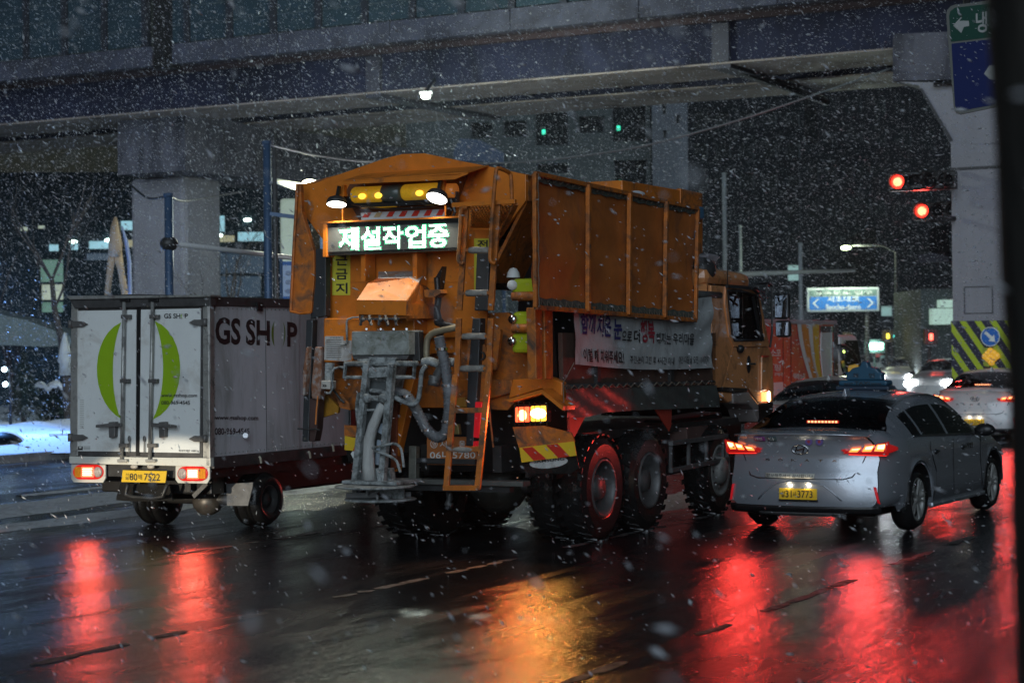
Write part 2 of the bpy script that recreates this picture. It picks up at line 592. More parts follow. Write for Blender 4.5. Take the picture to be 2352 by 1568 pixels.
# recess behind the beacons
m = MB()
TP(m, X_, [(500, 655), (2140, 585), (2340, 500), (2240, 800), (2060, 1150), (660, 1250), (520, 1000), (440, 760)], .13, .03)
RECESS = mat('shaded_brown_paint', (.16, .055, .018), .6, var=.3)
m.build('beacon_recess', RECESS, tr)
# canopy over the beacons
m = MB()
y0, y1 = -.28, .15
p = [T.r(X_(*q), y0) for q in ((250, 665), (380, 605), (2200, 510), (2350, 470), (2345, 500), (2140, 585), (400, 660))]
m.prism(p, (0, .02, 0))
tl, trr = T.r(X_(400, 600), y0), T.r(X_(2340, 470), y0)
m.prism([tl, trr, trr + Vector((.02, y1 - y0, .10)), tl + Vector((-.02, y1 - y0, .10))], (0, 0, -.012))
m.build('beacon_canopy', ORANGE, tr)
for q in ((345, 670, 410, 850), (1905, 590, 1980, 770)):
    m = MB().prism([T.r(X_(q[0], q[1]), -.16), T.r(X_(q[2], q[1]), -.16), T.r(X_(q[2], q[3]), -.16), T.r(X_(q[0], q[3]), -.16)], (0, .05, 0))
    m.build('lamp_bracket', ORANGE, tr)

# light bar with amber domes
AMBER = mat('amber_lens', (.75, .40, .02), .2, emit=(1, .55, .03), es=.16, var=.3, vs=14)
AMBER_HOT = emitter('amber_bulb', (1, .62, .05), 2.2)
SMOKE = mat('grey_lens', (.08, .10, .09), .25)
def barcyl(x0, x1, mm, nm, r=.085, yy=-.06, cr=X_, vy=None, par=tr):
    p0, p1 = T.r(cr(*x0), yy), T.r(cr(*x1), yy)
    return MB().tube([p0, p0.lerp(p1, .06), p0.lerp(p1, .94), p1], [r * .85, r, r, r * .85], 18).build(nm, mm, par, smooth=True)
lb = MB().bar(T.r(X_(430, 945), -.05), T.r(X_(2200, 870), -.05), .06, .12).build('light_bar_base', BLACK, tr)
barcyl((560, 835), (1030, 815), AMBER, 'amber_dome', par=lb)
barcyl((1035, 805), (1330, 795), SMOKE, 'grey_dome', r=.098, par=lb)
barcyl((1345, 795), (1900, 765), AMBER, 'amber_dome', par=lb)
barcyl((2015, 765), (2170, 762), mat('orange_lens', (.6, .2, .03), .25, emit=(1, .3, .05), es=.15), 'orange_dome', r=.075, par=lb)
for q in ((690, 850), (945, 838), (1590, 800), (1800, 790)):
    MB().ball(T.r(X_(*q), -.155), (.045, .012, .030), 12, 8).build('bulb', AMBER_HOT, lb, smooth=True)
for q in (((700, 990), (1220, 960)), ((1640, 935), (1960, 920))):
    p0, p1 = T.r(X_(*q[0]), -.02), T.r(X_(*q[1]), -.02)
    MB().bar(p0, p1, .05, .07).build('lower_amber_lens', AMBER, lb)
m = MB().tube([T.r(X_(*q), -.10) for q in ((520, 975), (680, 1010), (850, 1035), (1050, 1050), (1300, 1045), (1550, 1030), (1760, 1010), (2000, 960), (2100, 1080))], .012, 6)
m.build('cable', BLACK, tr)
m = MB().tube([T.r(X_(*q), -.12) for q in ((1500, 930), (1620, 960), (1700, 1000), (1780, 1010))], .009, 6)
m.tube([T.r(X_(*q), -.12) for q in ((2080, 900), (2120, 1000), (2150, 1100), (2120, 1180))], .016, 6)
m.build('cable', BLACK, tr)

# the two work lights
LAMP = emitter('work_light_face', (1.0, .97, .88), 9.0)
def worklight(cr, cen, dirv, r, y):
    c = T.r(cr(*cen), y)
    d = Vector(dirv).normalized()
    w = bpy.data.objects.new('work_light', None); C.objects.link(w); w.parent = tr
    MB().lathe(c, -d, [(r * .96, -.004), (r, 0), (r, .03), (r * .85, .06), (r * .35, .085), (0, .09)], 28).build('housing', STEEL, w, smooth=True)
    MB().lathe(c, -d, [(r * .95, -.002), (r * .6, -.008), (0, -.012)], 28).build('lens', LAMP, w, smooth=True)
    MB().bar(c - d * .05, c - d * .05 + Vector((.02, .02, .14)), .03).build('bracket', BLACK, w)
    ld = bpy.data.lights.new('work_light_beam', 'SPOT')
    ld.energy = 42; ld.color = (1, .93, .80); ld.spot_size = math.radians(140); ld.spot_blend = .7; ld.shadow_soft_size = .07
    lo = bpy.data.objects.new('work_light_beam', ld); C.objects.link(lo); lo.parent = w
    lo.location = c + d * .05
    lo.rotation_euler = d.to_track_quat('-Z', 'Y').to_euler()
worklight(X_, (290, 975), (.08, -.20, -.72), .105, -.25)
worklight(X_, (1863, 880), (-.03, -.46, -.78), .112, -.25)

# red and white striped board
m = MB()
m.prism([T.r(X_(*q), -.02) for q in ((668, 1110), (1990, 1050), (2000, 1190), (680, 1255))], (0, .02, 0))
sb = m.build('striped_board', mat('board_white', (.52, .54, .56), .4, dirt=(.3, .3, .3), dirt_amt=.3), tr)
for k, x in enumerate((700, 880, 1075, 1275, 1470, 1665, 1860)):
    c = RED_REFL if k != 1 else mat('faded_stripe', (.42, .30, .16), .4)
    MB().prism([T.r(X_(*q), -.027) for q in ((x + 45 - 0, 1110 - k * 9), (x + 130, 1106 - k * 9), (x + 85, 1178 - k * 5), (x - 10, 1182 - k * 5))], (0, .004, 0)).build('stripe', c, sb)

# LED message board
LED_Y = -.16
bl, br = T.r(B_(398, 912), LED_Y), T.r(B_(1478, 866), LED_Y)
tl, trr = T.r(B_(398, 656), LED_Y), T.r(B_(1478, 612), LED_Y)
m = MB().prism([bl, br, trr, tl], (0, .12, 0))
ledb = m.build('message_board', BLACK, tr, bevel=.004)
for p0, p1 in ((bl, br), (tl, trr)):
    MB().bar(p0 + Vector((0, -.004, 0)), p1 + Vector((0, -.004, 0)), .012, .012).build('board_edge', CHROME, ledb)
m = MB().prism([T.r(B_(*q), LED_Y - .03) for q in ((370, 648), (398, 645), (398, 920), (370, 924))], (0, .16, 0))
m.build('board_bracket', ORANGE, tr)
m = MB().bar(tl + Vector((-.05, -.02, .012)), trr + Vector((0, -.02, .012)), .03, .015)
m.build('board_top_rail', ORANGE, tr)
for x, ya, yb in ((530, 500, 640), (1358, 500, 605)):
    MB().bar(T.r(B_(x, ya), -.14), T.r(B_(x, yb), -.14), .014).build('board_hanger', ORANGE, tr)
for q in (((735, 905), (735, 1120)), ((1150, 890), (1150, 1170))):
    MB().bar(T.r(B_(*q[0]), .0), T.r(B_(*q[1]), .0), .05, .2, up=(0, 1, 0)).build('stay', ORANGE, tr)
# the dots: 96 x 20 cells, glyphs sampled from the lettering
sb_, sr_ = T.r(B_(400, 885), LED_Y - .006), T.r(B_(1476, 846), LED_Y - .006)
st_, su_ = T.r(B_(400, 690), LED_Y - .006), T.r(B_(1476, 648), LED_Y - .006)
FACE = mat('led_face', (.17, .18, .165), .5, var=.1)
MB().prism([sb_ + Vector((0, .003, 0)), sr_ + Vector((0, .003, 0)), su_ + Vector((0, .003, 0)), st_ + Vector((0, .003, 0))], (0, .003, 0)).build('dot_panel', FACE, ledb)
q = quad_fn(sb_, sr_, su_, st_)
NX, NZ = 120, 26
on = np.zeros((NZ, NX), bool)
u0, u1 = .088, .925
for ci, ch in enumerate('제설작업중'):
    vs, fs = text_mesh(ch, 0.018)
    cw = (u1 - u0) / 5
    c0, c1 = u0 + ci * cw + .008, u0 + (ci + 1) * cw - .008
    tri = vs[np.array(fs)]
    for j in range(NZ):
        for i in range(NX):
            U, V = (i + .5) / NX, (j + .5) / NZ
            if not (c0 <= U <= c1 and .02 < V < .98): continue
            a_, b_ = (U - c0) / (c1 - c0), (V - .02) / .96
            p = np.array((a_, b_))
            e = lambda k, l: (tri[:, l, 0] - tri[:, k, 0]) * (p[1] - tri[:, k, 1]) - (tri[:, l, 1] - tri[:, k, 1]) * (p[0] - tri[:, k, 0])
            s1, s2, s3 = e(0, 1), e(1, 2), e(2, 0)
            if (((s1 >= 0) & (s2 >= 0) & (s3 >= 0)) | ((s1 <= 0) & (s2 <= 0) & (s3 <= 0))).any():
                on[j, i] = True
lit, green, off = MB(), MB(), MB()
rx = (sr_ - sb_).length / NX * .56
halo = np.zeros_like(on)
for j in range(NZ):
    for i in range(NX):
        nb = on[max(0, j - 1):j + 2, max(0, i - 1):i + 2].any()
        g = (not on[j, i]) and nb and rng.random() < .45
        tgt = lit if on[j, i] else (green if g else (off if (i + j) % 1 == 0 else None))
        c = q((i + .5) / NX, (j + .5) / NZ)
        rr = rx * (.98 if on[j, i] else (.75 if g else .42))
        vs = [c + Vector((rr * math.cos(t), -.004, rr * math.sin(t))) for t in [math.pi / 3 * k for k in range(6)]]
        tgt.add(vs, [tuple(range(6))])
lit.build('lit_dots', emitter('led_white', (.80, 1.0, .86), 3.0), ledb, kind='stuff')
green.build('halo_dots', emitter('led_halo_green', (.03, .85, .35), 1.3), ledb, kind='stuff')  # green halo round the lit dots, put in as dimmer glowing dots
off.build('unlit_dots', BLACK, ledb, kind='stuff')
ld = bpy.data.lights.new('message_board_glow', 'AREA')
ld.shape = 'RECTANGLE'; ld.size = 1.2; ld.size_y = .25; ld.energy = 5; ld.color = (.55, 1, .72)
lo = bpy.data.objects.new('message_board_glow', ld); C.objects.link(lo); lo.parent = tr
lo.location = q(.5, .5) + Vector((0, -.03, 0))
lo.rotation_euler = Vector((0, -1, 0)).to_track_quat('-Z', 'Z').to_euler()

# yellow keep-out stickers
STK = mat('yellow_sticker', (.66, .60, .05), .5)
def sticker(cr, x0, y0, x1, y1, chars, yy, sk=0):
    mb = MB().prism([T.r(cr(x0, y1), yy), T.r(cr(x1, y1), yy), T.r(cr(x1, y0), yy), T.r(cr(x0, y0), yy)], (0, .003, 0))
    s = mb.build('warning_sticker', STK, tr)
    n = len(chars)
    for k, ch in enumerate(chars):
        a_, b_ = y0 + (y1 - y0) * (k + .12) / n, y0 + (y1 - y0) * (k + .88) / n
        w = x1 - x0
        f = quad_fn(T.r(cr(x0 + w * .2, b_), yy - .004), T.r(cr(x1 - w * .15, b_), yy - .004), T.r(cr(x1 - w * .15, a_), yy - .004), T.r(cr(x0 + w * .2, a_), yy - .004))
        text_on(ch, f, 'lettering', PRINT, s, .02)
sticker(B_, 445, 780, 590, 1232, '접근금지', .145)
sticker(B_, 1588, 775, 1718, 1200, '접근금지', .145)

# conveyor housing (the sloped orange hood) and control box
m = MB()
y = -.45
f0 = [T.r(B_(*q), y) for q in ((645, 1275), (1045, 1280), (1040, 1395), (640, 1385))]
t0 = [T.r(B_(*q), -.12) for q in ((755, 1130), (1078, 1100))]
t1 = [T.r(B_(*q), .22) for q in ((820, 1035), (1220, 1025))]
r1 = T.r(B_(1140, 1135), -.15)
m = MB()
m.add([f0[0], f0[1], f0[2], f0[3]], [(0, 3, 2, 1)])
m.build('hood_front', ORANGE, tr, thick=.015)
MB().add([f0[0], f0[1], r1, T.r(B_(1065, 1098), -.14), T.r(B_(815, 1103), -.14), T.r(B_(735, 1140), -.12)], [(0, 1, 2, 3, 4, 5)]).build('hood_slope', mat('salt_dusted_orange', (.62, .20, .04), .6, var=.25, vs=9, dirt=(.45, .34, .22), dirt_amt=.3, ds=9), tr, thick=.015)
MB().add([T.r(B_(815, 1103), -.14), T.r(B_(1065, 1098), -.14), r1, t1[1], t1[0]], [(0, 1, 2, 3, 4)]).build('hood_back', mat('salt_stained_panel', (.40, .36, .34), .7, var=.3, dirt=(.36, .15, .05), dirt_amt=.4, ds=7), tr, thick=.015)
MB().add([f0[1], f0[2], T.r(B_(1050, 1440), -.40), T.r(B_(1270, 1420), .2), T.r(B_(1280, 1240), .2), T.r(B_(1200, 1160), .1), r1], [(0, 1, 2, 3, 4, 5, 6)]).build('hood_side', ORANGE_DIRTY, tr, thick=.015)
MB().bx(f0[3].x, f0[2].x, -.40, .25, f0[3].z - .05, f0[3].z + .1).build('hood_body', ORANGE_DIRTY, tr)
m = MB()
TP(m, B_, [(375, 1430), (600, 1425), (605, 1500), (1060, 1490), (1060, 1568), (375, 1640)], -.10, .36)
cb = m.build('control_box', ORANGE, tr, bevel=.01)
m = MB(); TP(m, C_, [(328, 0), (960, 0), (960, 110), (526, 110), (526, 300), (328, 306)], -.11, .34)
m.build('control_box_door', ORANGE, tr, bevel=.01)
m = MB(); TP(m, C_, [(334, 125), (463, 125), (463, 300), (330, 290)], -.117, .005)
nt_ = m.build('notice_plate', mat('notice_white', (.50, .49, .47), .6, dirt=(.3, .25, .2), dirt_amt=.4, ds=12), tr)
m = MB(); TP(m, C_, [(463, 155), (520, 155), (520, 290), (463, 300)], -.115, .005)
m.build('notice_plate', mat('notice_grey', (.42, .41, .40), .6, dirt=(.3, .25, .2), dirt_amt=.4, ds=12), tr)
for k in range(9):
    yy = 150 + k * 15
    MB().add([T.r(C_(*q), -.1195) for q in ((345, yy), (450, yy), (450, yy + 5), (345, yy + 5))], [(0, 1, 2, 3)]).build('notice_line', GREY_STEEL, nt_)
text_on('안전수칙', quad_fn(*[T.r(C_(*q), -.12) for q in ((370, 142), (440, 142), (440, 130), (370, 130))]), 'lettering', PRINT, nt_)
m = MB().tube([T.r(C_(*q), -.16) for q in ((440, 184), (480, 184), (490, 170), (486, 30), (492, 8), (530, -5), (700, -12), (960, -20))], .011, 6)
m.build('hydraulic_pipe', SALTED, tr)
m = MB()
for k, x in enumerate((690, 740, 830, 870, 950)):
    m.bar(T.r(B_(x, 1395), -.5), T.r(B_(x + (-18, 20, -10, 25, 10)[k], 1475), -.53), .022)
    m.ball(T.r(B_(x + 5, 1430), -.53), .02, 8, 6)
m.bar(T.r(B_(665, 1425), -.49), T.r(B_(985, 1420), -.49), .02)
m.build('valve_levers', GREY_STEEL, tr)
for x in (625, 725, 815, 905):
    MB().cyl(T.r(C_(x, 76), -.12), T.r(C_(x, 76), -.10), .012, n=8).build('bolt', CHROME, tr)
for k, x in enumerate((680, 720)):
    pass
# black channels and rusty sleeves at the left
BLK2 = mat('blue_black_channel', (.035, .04, .045), .45, var=.3)
m = MB(); TP(m, B_, [(310, 860), (392, 860), (392, 1400), (270, 1420)], -.02, .1); m.build('black_channel', BLK2, tr, bevel=.008)
m = MB(); TP(m, C_, [(205, 10), (250, 10), (225, 700), (220, 860), (175, 860), (190, 400)], -.04, .1); m.build('black_channel', BLK2, tr, bevel=.008)
RUST = mat('rusty_sleeve', (.26, .11, .055), .8, var=.35, vs=14, dirt=(.35, .33, .32), dirt_amt=.5, ds=14, bump=.3)
m = MB(); TP(m, C_, [(262, 198), (305, 200), (305, 500), (292, 570), (240, 560), (235, 480)], -.12, .12); m.build('rusty_sleeve', RUST, tr, bevel=.015)
m = MB(); TP(m, C_, [(200, 205), (212, 198), (205, 380), (190, 540), (175, 545), (178, 380)], -.12, .12); m.build('rusty_sleeve', RUST, tr, bevel=.01)
m = MB(); TP(m, C_, [(225, 560), (292, 560), (280, 770), (262, 860), (225, 860)], -.08, .12); m.build('sleeve_post', mat('dark_brown_steel', (.07, .035, .03), .6, var=.4), tr, bevel=.008)
MB().tube([T.r(C_(*q), -.13) for q in ((286, 540), (276, 640), (270, 740))], .008, 6).build('brake_wire', ORANGE, tr)
MB().tube([T.r(C_(*q), -.15) for q in ((145, 770), (230, 775), (270, 770), (300, 782))], .009, 6).build('hook_rod', STEEL, tr)
# folding step plates under the left corner
m = MB(); TP(m, C_, [(318, 495), (335, 520), (432, 620), (425, 660), (310, 695)], .10, .04); m.build('corner_plate', mat('amber_brown_plate', (.42, .20, .02), .45, var=.3, vs=6, dirt=(.12, .07, .03), dirt_amt=.4), tr)
m = MB(); TP(m, C_, [(390, 490), (430, 500), (505, 600), (508, 640), (440, 625)], .05, .03); m.build('corner_plate', ORANGE_DIRTY, tr)
m = MB().tube([T.r(C_(*q), .0) for q in ((380, 440), (395, 500), (440, 560), (470, 590))], .013, 6); m.build('chain', STEEL, tr)

# left mudguard with its reflective plate
m = MB(); TP(m, C_, [(470, 745), (600, 755), (600, 835), (470, 820)], .02, .05); m.build('mudguard', ORANGE_DIRTY, tr)
m = MB(); TP(m, C_, [(472, 820), (562, 838), (530, 925), (472, 918)], .01, .012); m.build('reflective_plate', YEL_REFL, tr)
m = MB(); TP(m, C_, [(486, 918), (562, 840), (575, 850), (575, 928)], .012, .012); m.build('reflective_plate', RED_REFL, tr)
m = MB(); TP(m, C_, [(480, 922), (575, 926), (575, 1010), (500, 1000)], .04, .02); mf = m.build('mudflap', RUBBER, tr)
TP(MB(), C_, [(515, 945), (528, 925), (560, 928), (572, 950), (555, 978), (530, 975)], .03, .004).build('white_mark', WHITE, mf)

# electric box with two arrows
m = MB(); TP(m, C_, [(337, 310), (388, 313), (384, 440), (332, 435)], -.14, .04); m.build('conduit_plate', SALTED, tr)
m = MB(); TP(m, C_, [(308, 434), (372, 436), (370, 496), (307, 492)], -.20, .12); jb = m.build('junction_box', mat('pale_box', (.55, .52, .46), .5, var=.15), tr, bevel=.008)
text_on('»', quad_fn(*[T.r(C_(*q), -.206) for q in ((313, 478), (348, 480), (348, 462), (313, 460))]), 'arrow_mark', PRINT, jb, .02)
m = MB().tube([T.r(C_(*q), -.2) for q in ((345, 515), (350, 525), (370, 522), (385, 500), (392, 470), (380, 420), (382, 385), (400, 350), (440, 340), (480, 345))], .012, 7); m.build('power_cable', SALTED, tr, smooth=True)

# spreader: outlet box, chute, spinner disc
sp = bpy.data.objects.new('spreader', None); C.objects.link(sp); sp.parent = tr
def SP(nm, cr, pts, y, d, mm=SALTED, bev=.008, par=sp):
    mb = MB(); TP(mb, cr, pts, y, d)
    return mb.build(nm, mm, par, bevel=bev)
SP('outlet_box', C_, [(522, 92), (920, 84), (922, 255), (519, 258)], -.42, .30, mat('salted_box', (.36, .38, .36), .8, var=.3, vs=7, dirt=(.15, .155, .12), dirt_amt=.5, ds=6, bump=.3))
SP('outlet_lip', C_, [(520, 258), (925, 255), (905, 290), (540, 292)], -.40, .28, GREY_STEEL)
SP('bearing_plate', C_, [(942, 95), (990, 95), (998, 300), (942, 300)], -.30, .10, STEEL)
MB().cyl(T.r(C_(475, 318), -.5), T.r(C_(980, 316), -.5), .028, n=12).build('pivot_shaft', SALTED, sp, smooth=True)
SP('funnel', C_, [(555, 285), (840, 275), (820, 360), (790, 505), (640, 500), (610, 400)], -.48, .25)
for q in (((480, 312), (470, 420)), ((962, 305), (955, 420))):
    MB().bar(T.r(C_(*q[0]), -.52), T.r(C_(*q[1]), -.52), .045, .02, up=(1, 0, 0)).build('hanger_strap', SALTED, sp, bevel=.004)
MB().cyl(T.r(C_(470, 412), -.55), T.r(C_(605, 412), -.55), .018, n=8).build('cross_pin', SALTED, sp)
MB().cyl(T.r(C_(820, 410), -.55), T.r(C_(955, 412), -.55), .018, n=8).build('cross_pin', SALTED, sp)
SP('chute_plate', C_, [(640, 270), (835, 275), (815, 315), (640, 325)], -.53, .05)
# twin rails of the chute
MB().bar(T.r(C_(632, 318), -.60), T.r(C_(548, 1145), -.72), .062, .075, up=(0, 1, 0)).build('chute_rail', SALTED, sp, bevel=.006)
MB().bar(T.r(C_(806, 318), -.60), T.r(C_(733, 1150), -.72), .066, .075, up=(0, 1, 0)).build('chute_rail', SALTED, sp, bevel=.006)
for (a_, b_, w) in (((625, 365), (800, 355), .05), ((640, 400), (800, 390), .05), ((608, 640), (768, 640), .022)):
    MB().bar(T.r(C_(*a_), -.61), T.r(C_(*b_), -.61), w, .02, up=(0, 1, 0)).build('chute_crossbar', SALTED, sp, bevel=.004)
MB().cyl(T.r(C_(612, 560), -.66), T.r(C_(752, 557), -.66), .030, n=12).build('roller', SALTED, sp, smooth=True)
for x in (627, 737):
    MB().lathe(T.r(C_(x, 556), -.69), (0, -1, 0), [(.045, -.03), (.045, .01), (.0, .012)], 16).build('roller_cap', SALTED, sp, smooth=True)
SP('chute_back', C_, [(615, 440), (790, 440), (735, 1140), (560, 1140)], -.50, .02, mat('dark_salted', (.10, .11, .11), .7, var=.4, vs=8))
SP('chute_base', C_, [(560, 1050), (785, 1045), (800, 1145), (545, 1145)], -.62, .10)
# salt-crusted hose sleeve inside the chute
pts = [T.r(C_(*q), -.66) for q in ((740, 600), (705, 670), (668, 760), (645, 850), (640, 950), (640, 1040), (650, 1140))]
m = MB().tube(pts, [.042, .048, .054, .058, .060, .064, .072], 14); m.build('sleeve', mat('crusted_cloth', (.46, .46, .44), .85, var=.2, vs=12, bump=.9, bs=22, stretch=(1, 1, .3)), sp, smooth=True)
for (p0, p1) in (((690, 690), (720, 600)), ((720, 800), (745, 740)), ((700, 1020), (720, 850))):
    MB().bar(T.r(C_(*p0), -.58), T.r(C_(*p1), -.58), .05, .03, up=(0, 1, 0)).build('bright_bracket', mat('pale_blue_steel', (.42, .50, .58), .4, .4), sp)
# disc and its guard
c = T.r(C_(640, 1165), -.85)
rx = (T.r(C_(880, 1165), -.85) - T.r(C_(390, 1165), -.85)).length / 2
MB().lathe((c.x - .0, c.y + .12, c.z - .02), (0, 0, 1), [(0, .012), (rx * .6, .016), (rx * .96, .012), (rx, .004), (rx * .97, -.008), (0, -.01)], 40).build('guard_disc', SALTED, sp, smooth=True)
c2 = T.r(C_(655, 1262), -.8)
MB().lathe((c2.x + .02, c2.y + .15, c2.z), (0, 0, 1), [(0, .0), (rx * .86, .0), (rx * .9, -.01), (rx * .86, -.022), (0, -.03)], 40).build('spinner_disc', SALTED, sp, smooth=True)
for k in range(4):
    a_ = k * math.pi / 2 + .5
    MB().bar(Vector((c2.x, c2.y + .15, c2.z + .03)), Vector((c2.x + rx * .8 * math.cos(a_), c2.y + .15 + rx * .8 * math.sin(a_), c2.z + .03)), .02, .05).build('spinner_vane', GREY_STEEL, sp)
SP('skirt', C_, [(640, 1185), (888, 1145), (886, 1290), (800, 1290), (795, 1225), (640, 1230)], -.62, .02)
SP('disc_leg', C_, [(520, 1180), (540, 1180), (540, 1240), (520, 1240)], -.70, .03)
SP('disc_leg', C_, [(618, 1180), (634, 1180), (634, 1240), (618, 1240)], -.78, .03)
MB().bx(*(lambda a_, b_: (a_.x, b_.x, -.80, -.30, a_.z, b_.z))(T.r(C_(490, 1152), -.7), T.r(C_(870, 1136), -.7))).build('disc_plate', SALTED, sp, bevel=.005)
# hoses
def hose(cr, pts, r, y, mm=SALTED, nm='hose', par=tr, rib=False):
    ps = [T.r(cr(*q), y if not isinstance(y, (list, tuple)) else y[min(i, len(y) - 1)]) for i, q in enumerate(pts)]
    out = []
    for i in range(len(ps) - 1):          # smooth it
        p0, p1, p2, p3 = ps[max(i - 1, 0)], ps[i], ps[i + 1], ps[min(i + 2, len(ps) - 1)]
        for k in range(5):
            t = k / 5
            out.append(.5 * ((2 * p1) + (p2 - p0) * t + (2 * p0 - 5 * p1 + 4 * p2 - p3) * t * t + (3 * p1 - p0 - 3 * p2 + p3) * t ** 3))
    out.append(ps[-1])
    if rib:
        o2, rr = [], []
        for i in range(len(out) - 1):
            for t in (0, .5):
                o2.append(out[i].lerp(out[i + 1], t)); rr.append(r * (1.12 if len(rr) % 2 else .90))
        return MB().tube(o2, rr, 12).build(nm, mm, par, smooth=True)
    return MB().tube(out, r, 10).build(nm, mm, par, smooth=True)
BRASS = mat('muddy_pipe', (.28, .24, .16), .5, .3, var=.3, vs=12)
WRAP = mat('grey_wrapped_hose', (.15, .155, .165), .55, var=.4, vs=16, bump=.8, bs=35)
hose(C_, [(640, 505), (720, 510), (800, 540), (880, 580), (950, 600), (985, 570), (1000, 480), (1010, 380), (1040, 330)], .024, -.55)
hose(C_, [(575, 520), (560, 600), (565, 700), (585, 800)], .022, -.55)
hose(C_, [(1045, 300), (1045, 200), (1055, 140), (1100, 100), (1200, 75), (1255, 65)], .034, -.25, BRASS)
hose(C_, [(1020, 310), (1070, 300), (1130, 320), (1190, 305), (1240, 310)], .045, -.3, SALTED)
hose(C_, [(1165, 330), (1140, 370), (1110, 430), (1095, 465)], .052, -.36, GREY_STEEL, 'drain_nozzle', rib=True)
MB().lathe(T.r(C_(1097, 462), -.36), (.12, 0, .9), [(.04, -.01), (.062, -.01), (.066, .03), (.058, .04), (.066, .08), (.058, .09)], 16).build('nozzle_ring', GREY_STEEL, tr, smooth=True)
hose(C_, [(1130, 130), (1150, 220), (1175, 330), (1195, 480), (1200, 620), (1190, 720), (1175, 800), (1120, 830), (1050, 780), (990, 670), (950, 600), (900, 540), (830, 510)], .052, -.42, WRAP, 'wrapped_hose', rib=True)
for q in ((1150, 215), (1192, 470), (1190, 720), (1050, 780), (905, 545)):
    p = T.r(C_(*q), -.42); MB().lathe(p + Vector((0, 0, -.012)), (0, 0, 1), [(.058, 0), (.064, .0), (.064, .024), (.058, .024)], 16).build('hose_clamp', CHROME, tr)
hose(C_, [(665, 905), (740, 890), (820, 875), (865, 910), (880, 990), (885, 1040)], .014, -.78)
hose(C_, [(680, 925), (760, 950), (830, 990), (850, 1040), (862, 1075)], .014, -.78)
hose(C_, [(1110, -80), (1130, 0), (1115, 30), (1180, 45), (1250, 60)], .030, -.2, BLACK)
hose(B_, [(1290, 1090), (1300, 1250), (1290, 1400), (1340, 1480), (1300, 1568)], .035, -.05, BLACK)
m = MB(); TP(m, B_, [(1185, 1190), (1310, 1185), (1320, 1215), (1260, 1250), (1190, 1245)], -.25, .15); m.build('hopper_bracket', ORANGE_DIRTY, tr)
m = MB(); TP(m, B_, [(1270, 1100), (1330, 1000), (1300, 1240), (1270, 1240)], .05, .1); m.build('dark_gap_plate', BLACK, tr)
m = MB(); TP(m, C_, [(1010, 10), (1030, 0), (1230, 20), (1250, 240), (1010, 250)], .25, .04); m.build('rear_center_plate', ORANGE, tr)
m = MB(); TP(m, C_, [(890, 420), (960, 420), (850, 900), (830, 1070), (790, 1070)], -.10, .12); m.build('slant_leg', ORANGE, tr, bevel=.008)
m = MB(); TP(m, C_, [(800, 540), (840, 560), (835, 1040), (790, 1090)], -.12, .10); m.build('slant_leg', mat('red_brown_steel', (.28, .07, .03), .5, var=.3), tr, bevel=.008)

# ladder
LY0, LY1 = -.40, -.62
lad = bpy.data.objects.new('ladder', None); C.objects.link(lad); lad.parent = tr
def rail(p, w=.06, nm='ladder_rail', mm=ORANGE_DIRTY):
    for i in range(len(p) - 1):
        MB().bar(p[i], p[i + 1], w, .035, up=(0, 1, 0)).build(nm, mm, lad, bevel=.005)
rail([T.r(U_(808, 470), LY0), T.r(U_(735, 1565), LY0)])
rail([T.r(U_(1143, 430), LY0), T.r(U_(1065, 1565), LY0)])
rail([T.r(C_(1272, 0), LY0), T.r(C_(1258, 400), LY0)])
rail([T.r(C_(1495, 0), LY0), T.r(C_(1480, 400), LY0)])
rail([T.r(C_(1247, 395), LY0 - .03), T.r(C_(1182, 1195), LY1)])
rail([T.r(C_(1480, 385), LY0 - .03), T.r(C_(1400, 1195), LY1)])
GRIP = mat('taped_rung', (.30, .28, .25), .9, var=.3, vs=20, bump=.5)
for (cr, a_, b_, yy) in ((U_, (800, 935), (1090, 935), LY0), (U_, (765, 1385), (1080, 1380), LY0), (C_, (1268, 128), (1490, 125), LY0), (C_, (1255, 352), (1480, 350), LY0)):
    p0, p1 = T.r(cr(*a_), yy), T.r(cr(*b_), yy)
    MB().bar(p0, p1, .03, .03).build('rung', ORANGE_DIRTY, lad)
    MB().tube([p0.lerp(p1, .14), p0.lerp(p1, .3), p0.lerp(p1, .6), p0.lerp(p1, .84)], [.030, .034, .031, .034], 8).build('rung_wrap', GRIP, lad, smooth=True)
for (a_, b_, yy) in (((1225, 645), (1455, 640), -.48), ((1200, 915), (1430, 910), -.55), ((1165, 1183), (1412, 1183), -.62)):
    MB().bar(T.r(C_(*a_), yy), T.r(C_(*b_), yy), .05, .05).build('rung', ORANGE_DIRTY, lad, bevel=.004)
MB().ball(T.r(C_(1300, 915), -.56), (.13, .03, .03)).build('mud_lump', GRIP, lad, smooth=True)
hose(U_, [(1110, 1075), (1060, 1040), (1062, 900), (1075, 600), (1100, 300), (1120, 110), (1140, 78), (1200, 95), (1260, 130), (1278, 200), (1285, 450)], .020, [-.5] * 6 + [-.48, -.4, -.3, -.3], ORANGE_DIRTY, 'grab_rail', lad)
hose(U_, [(775, 1078), (728, 1050), (728, 960), (745, 700), (752, 520), (775, 490), (815, 490)], .019, -.48, ORANGE_DIRTY, 'grab_rail', lad)
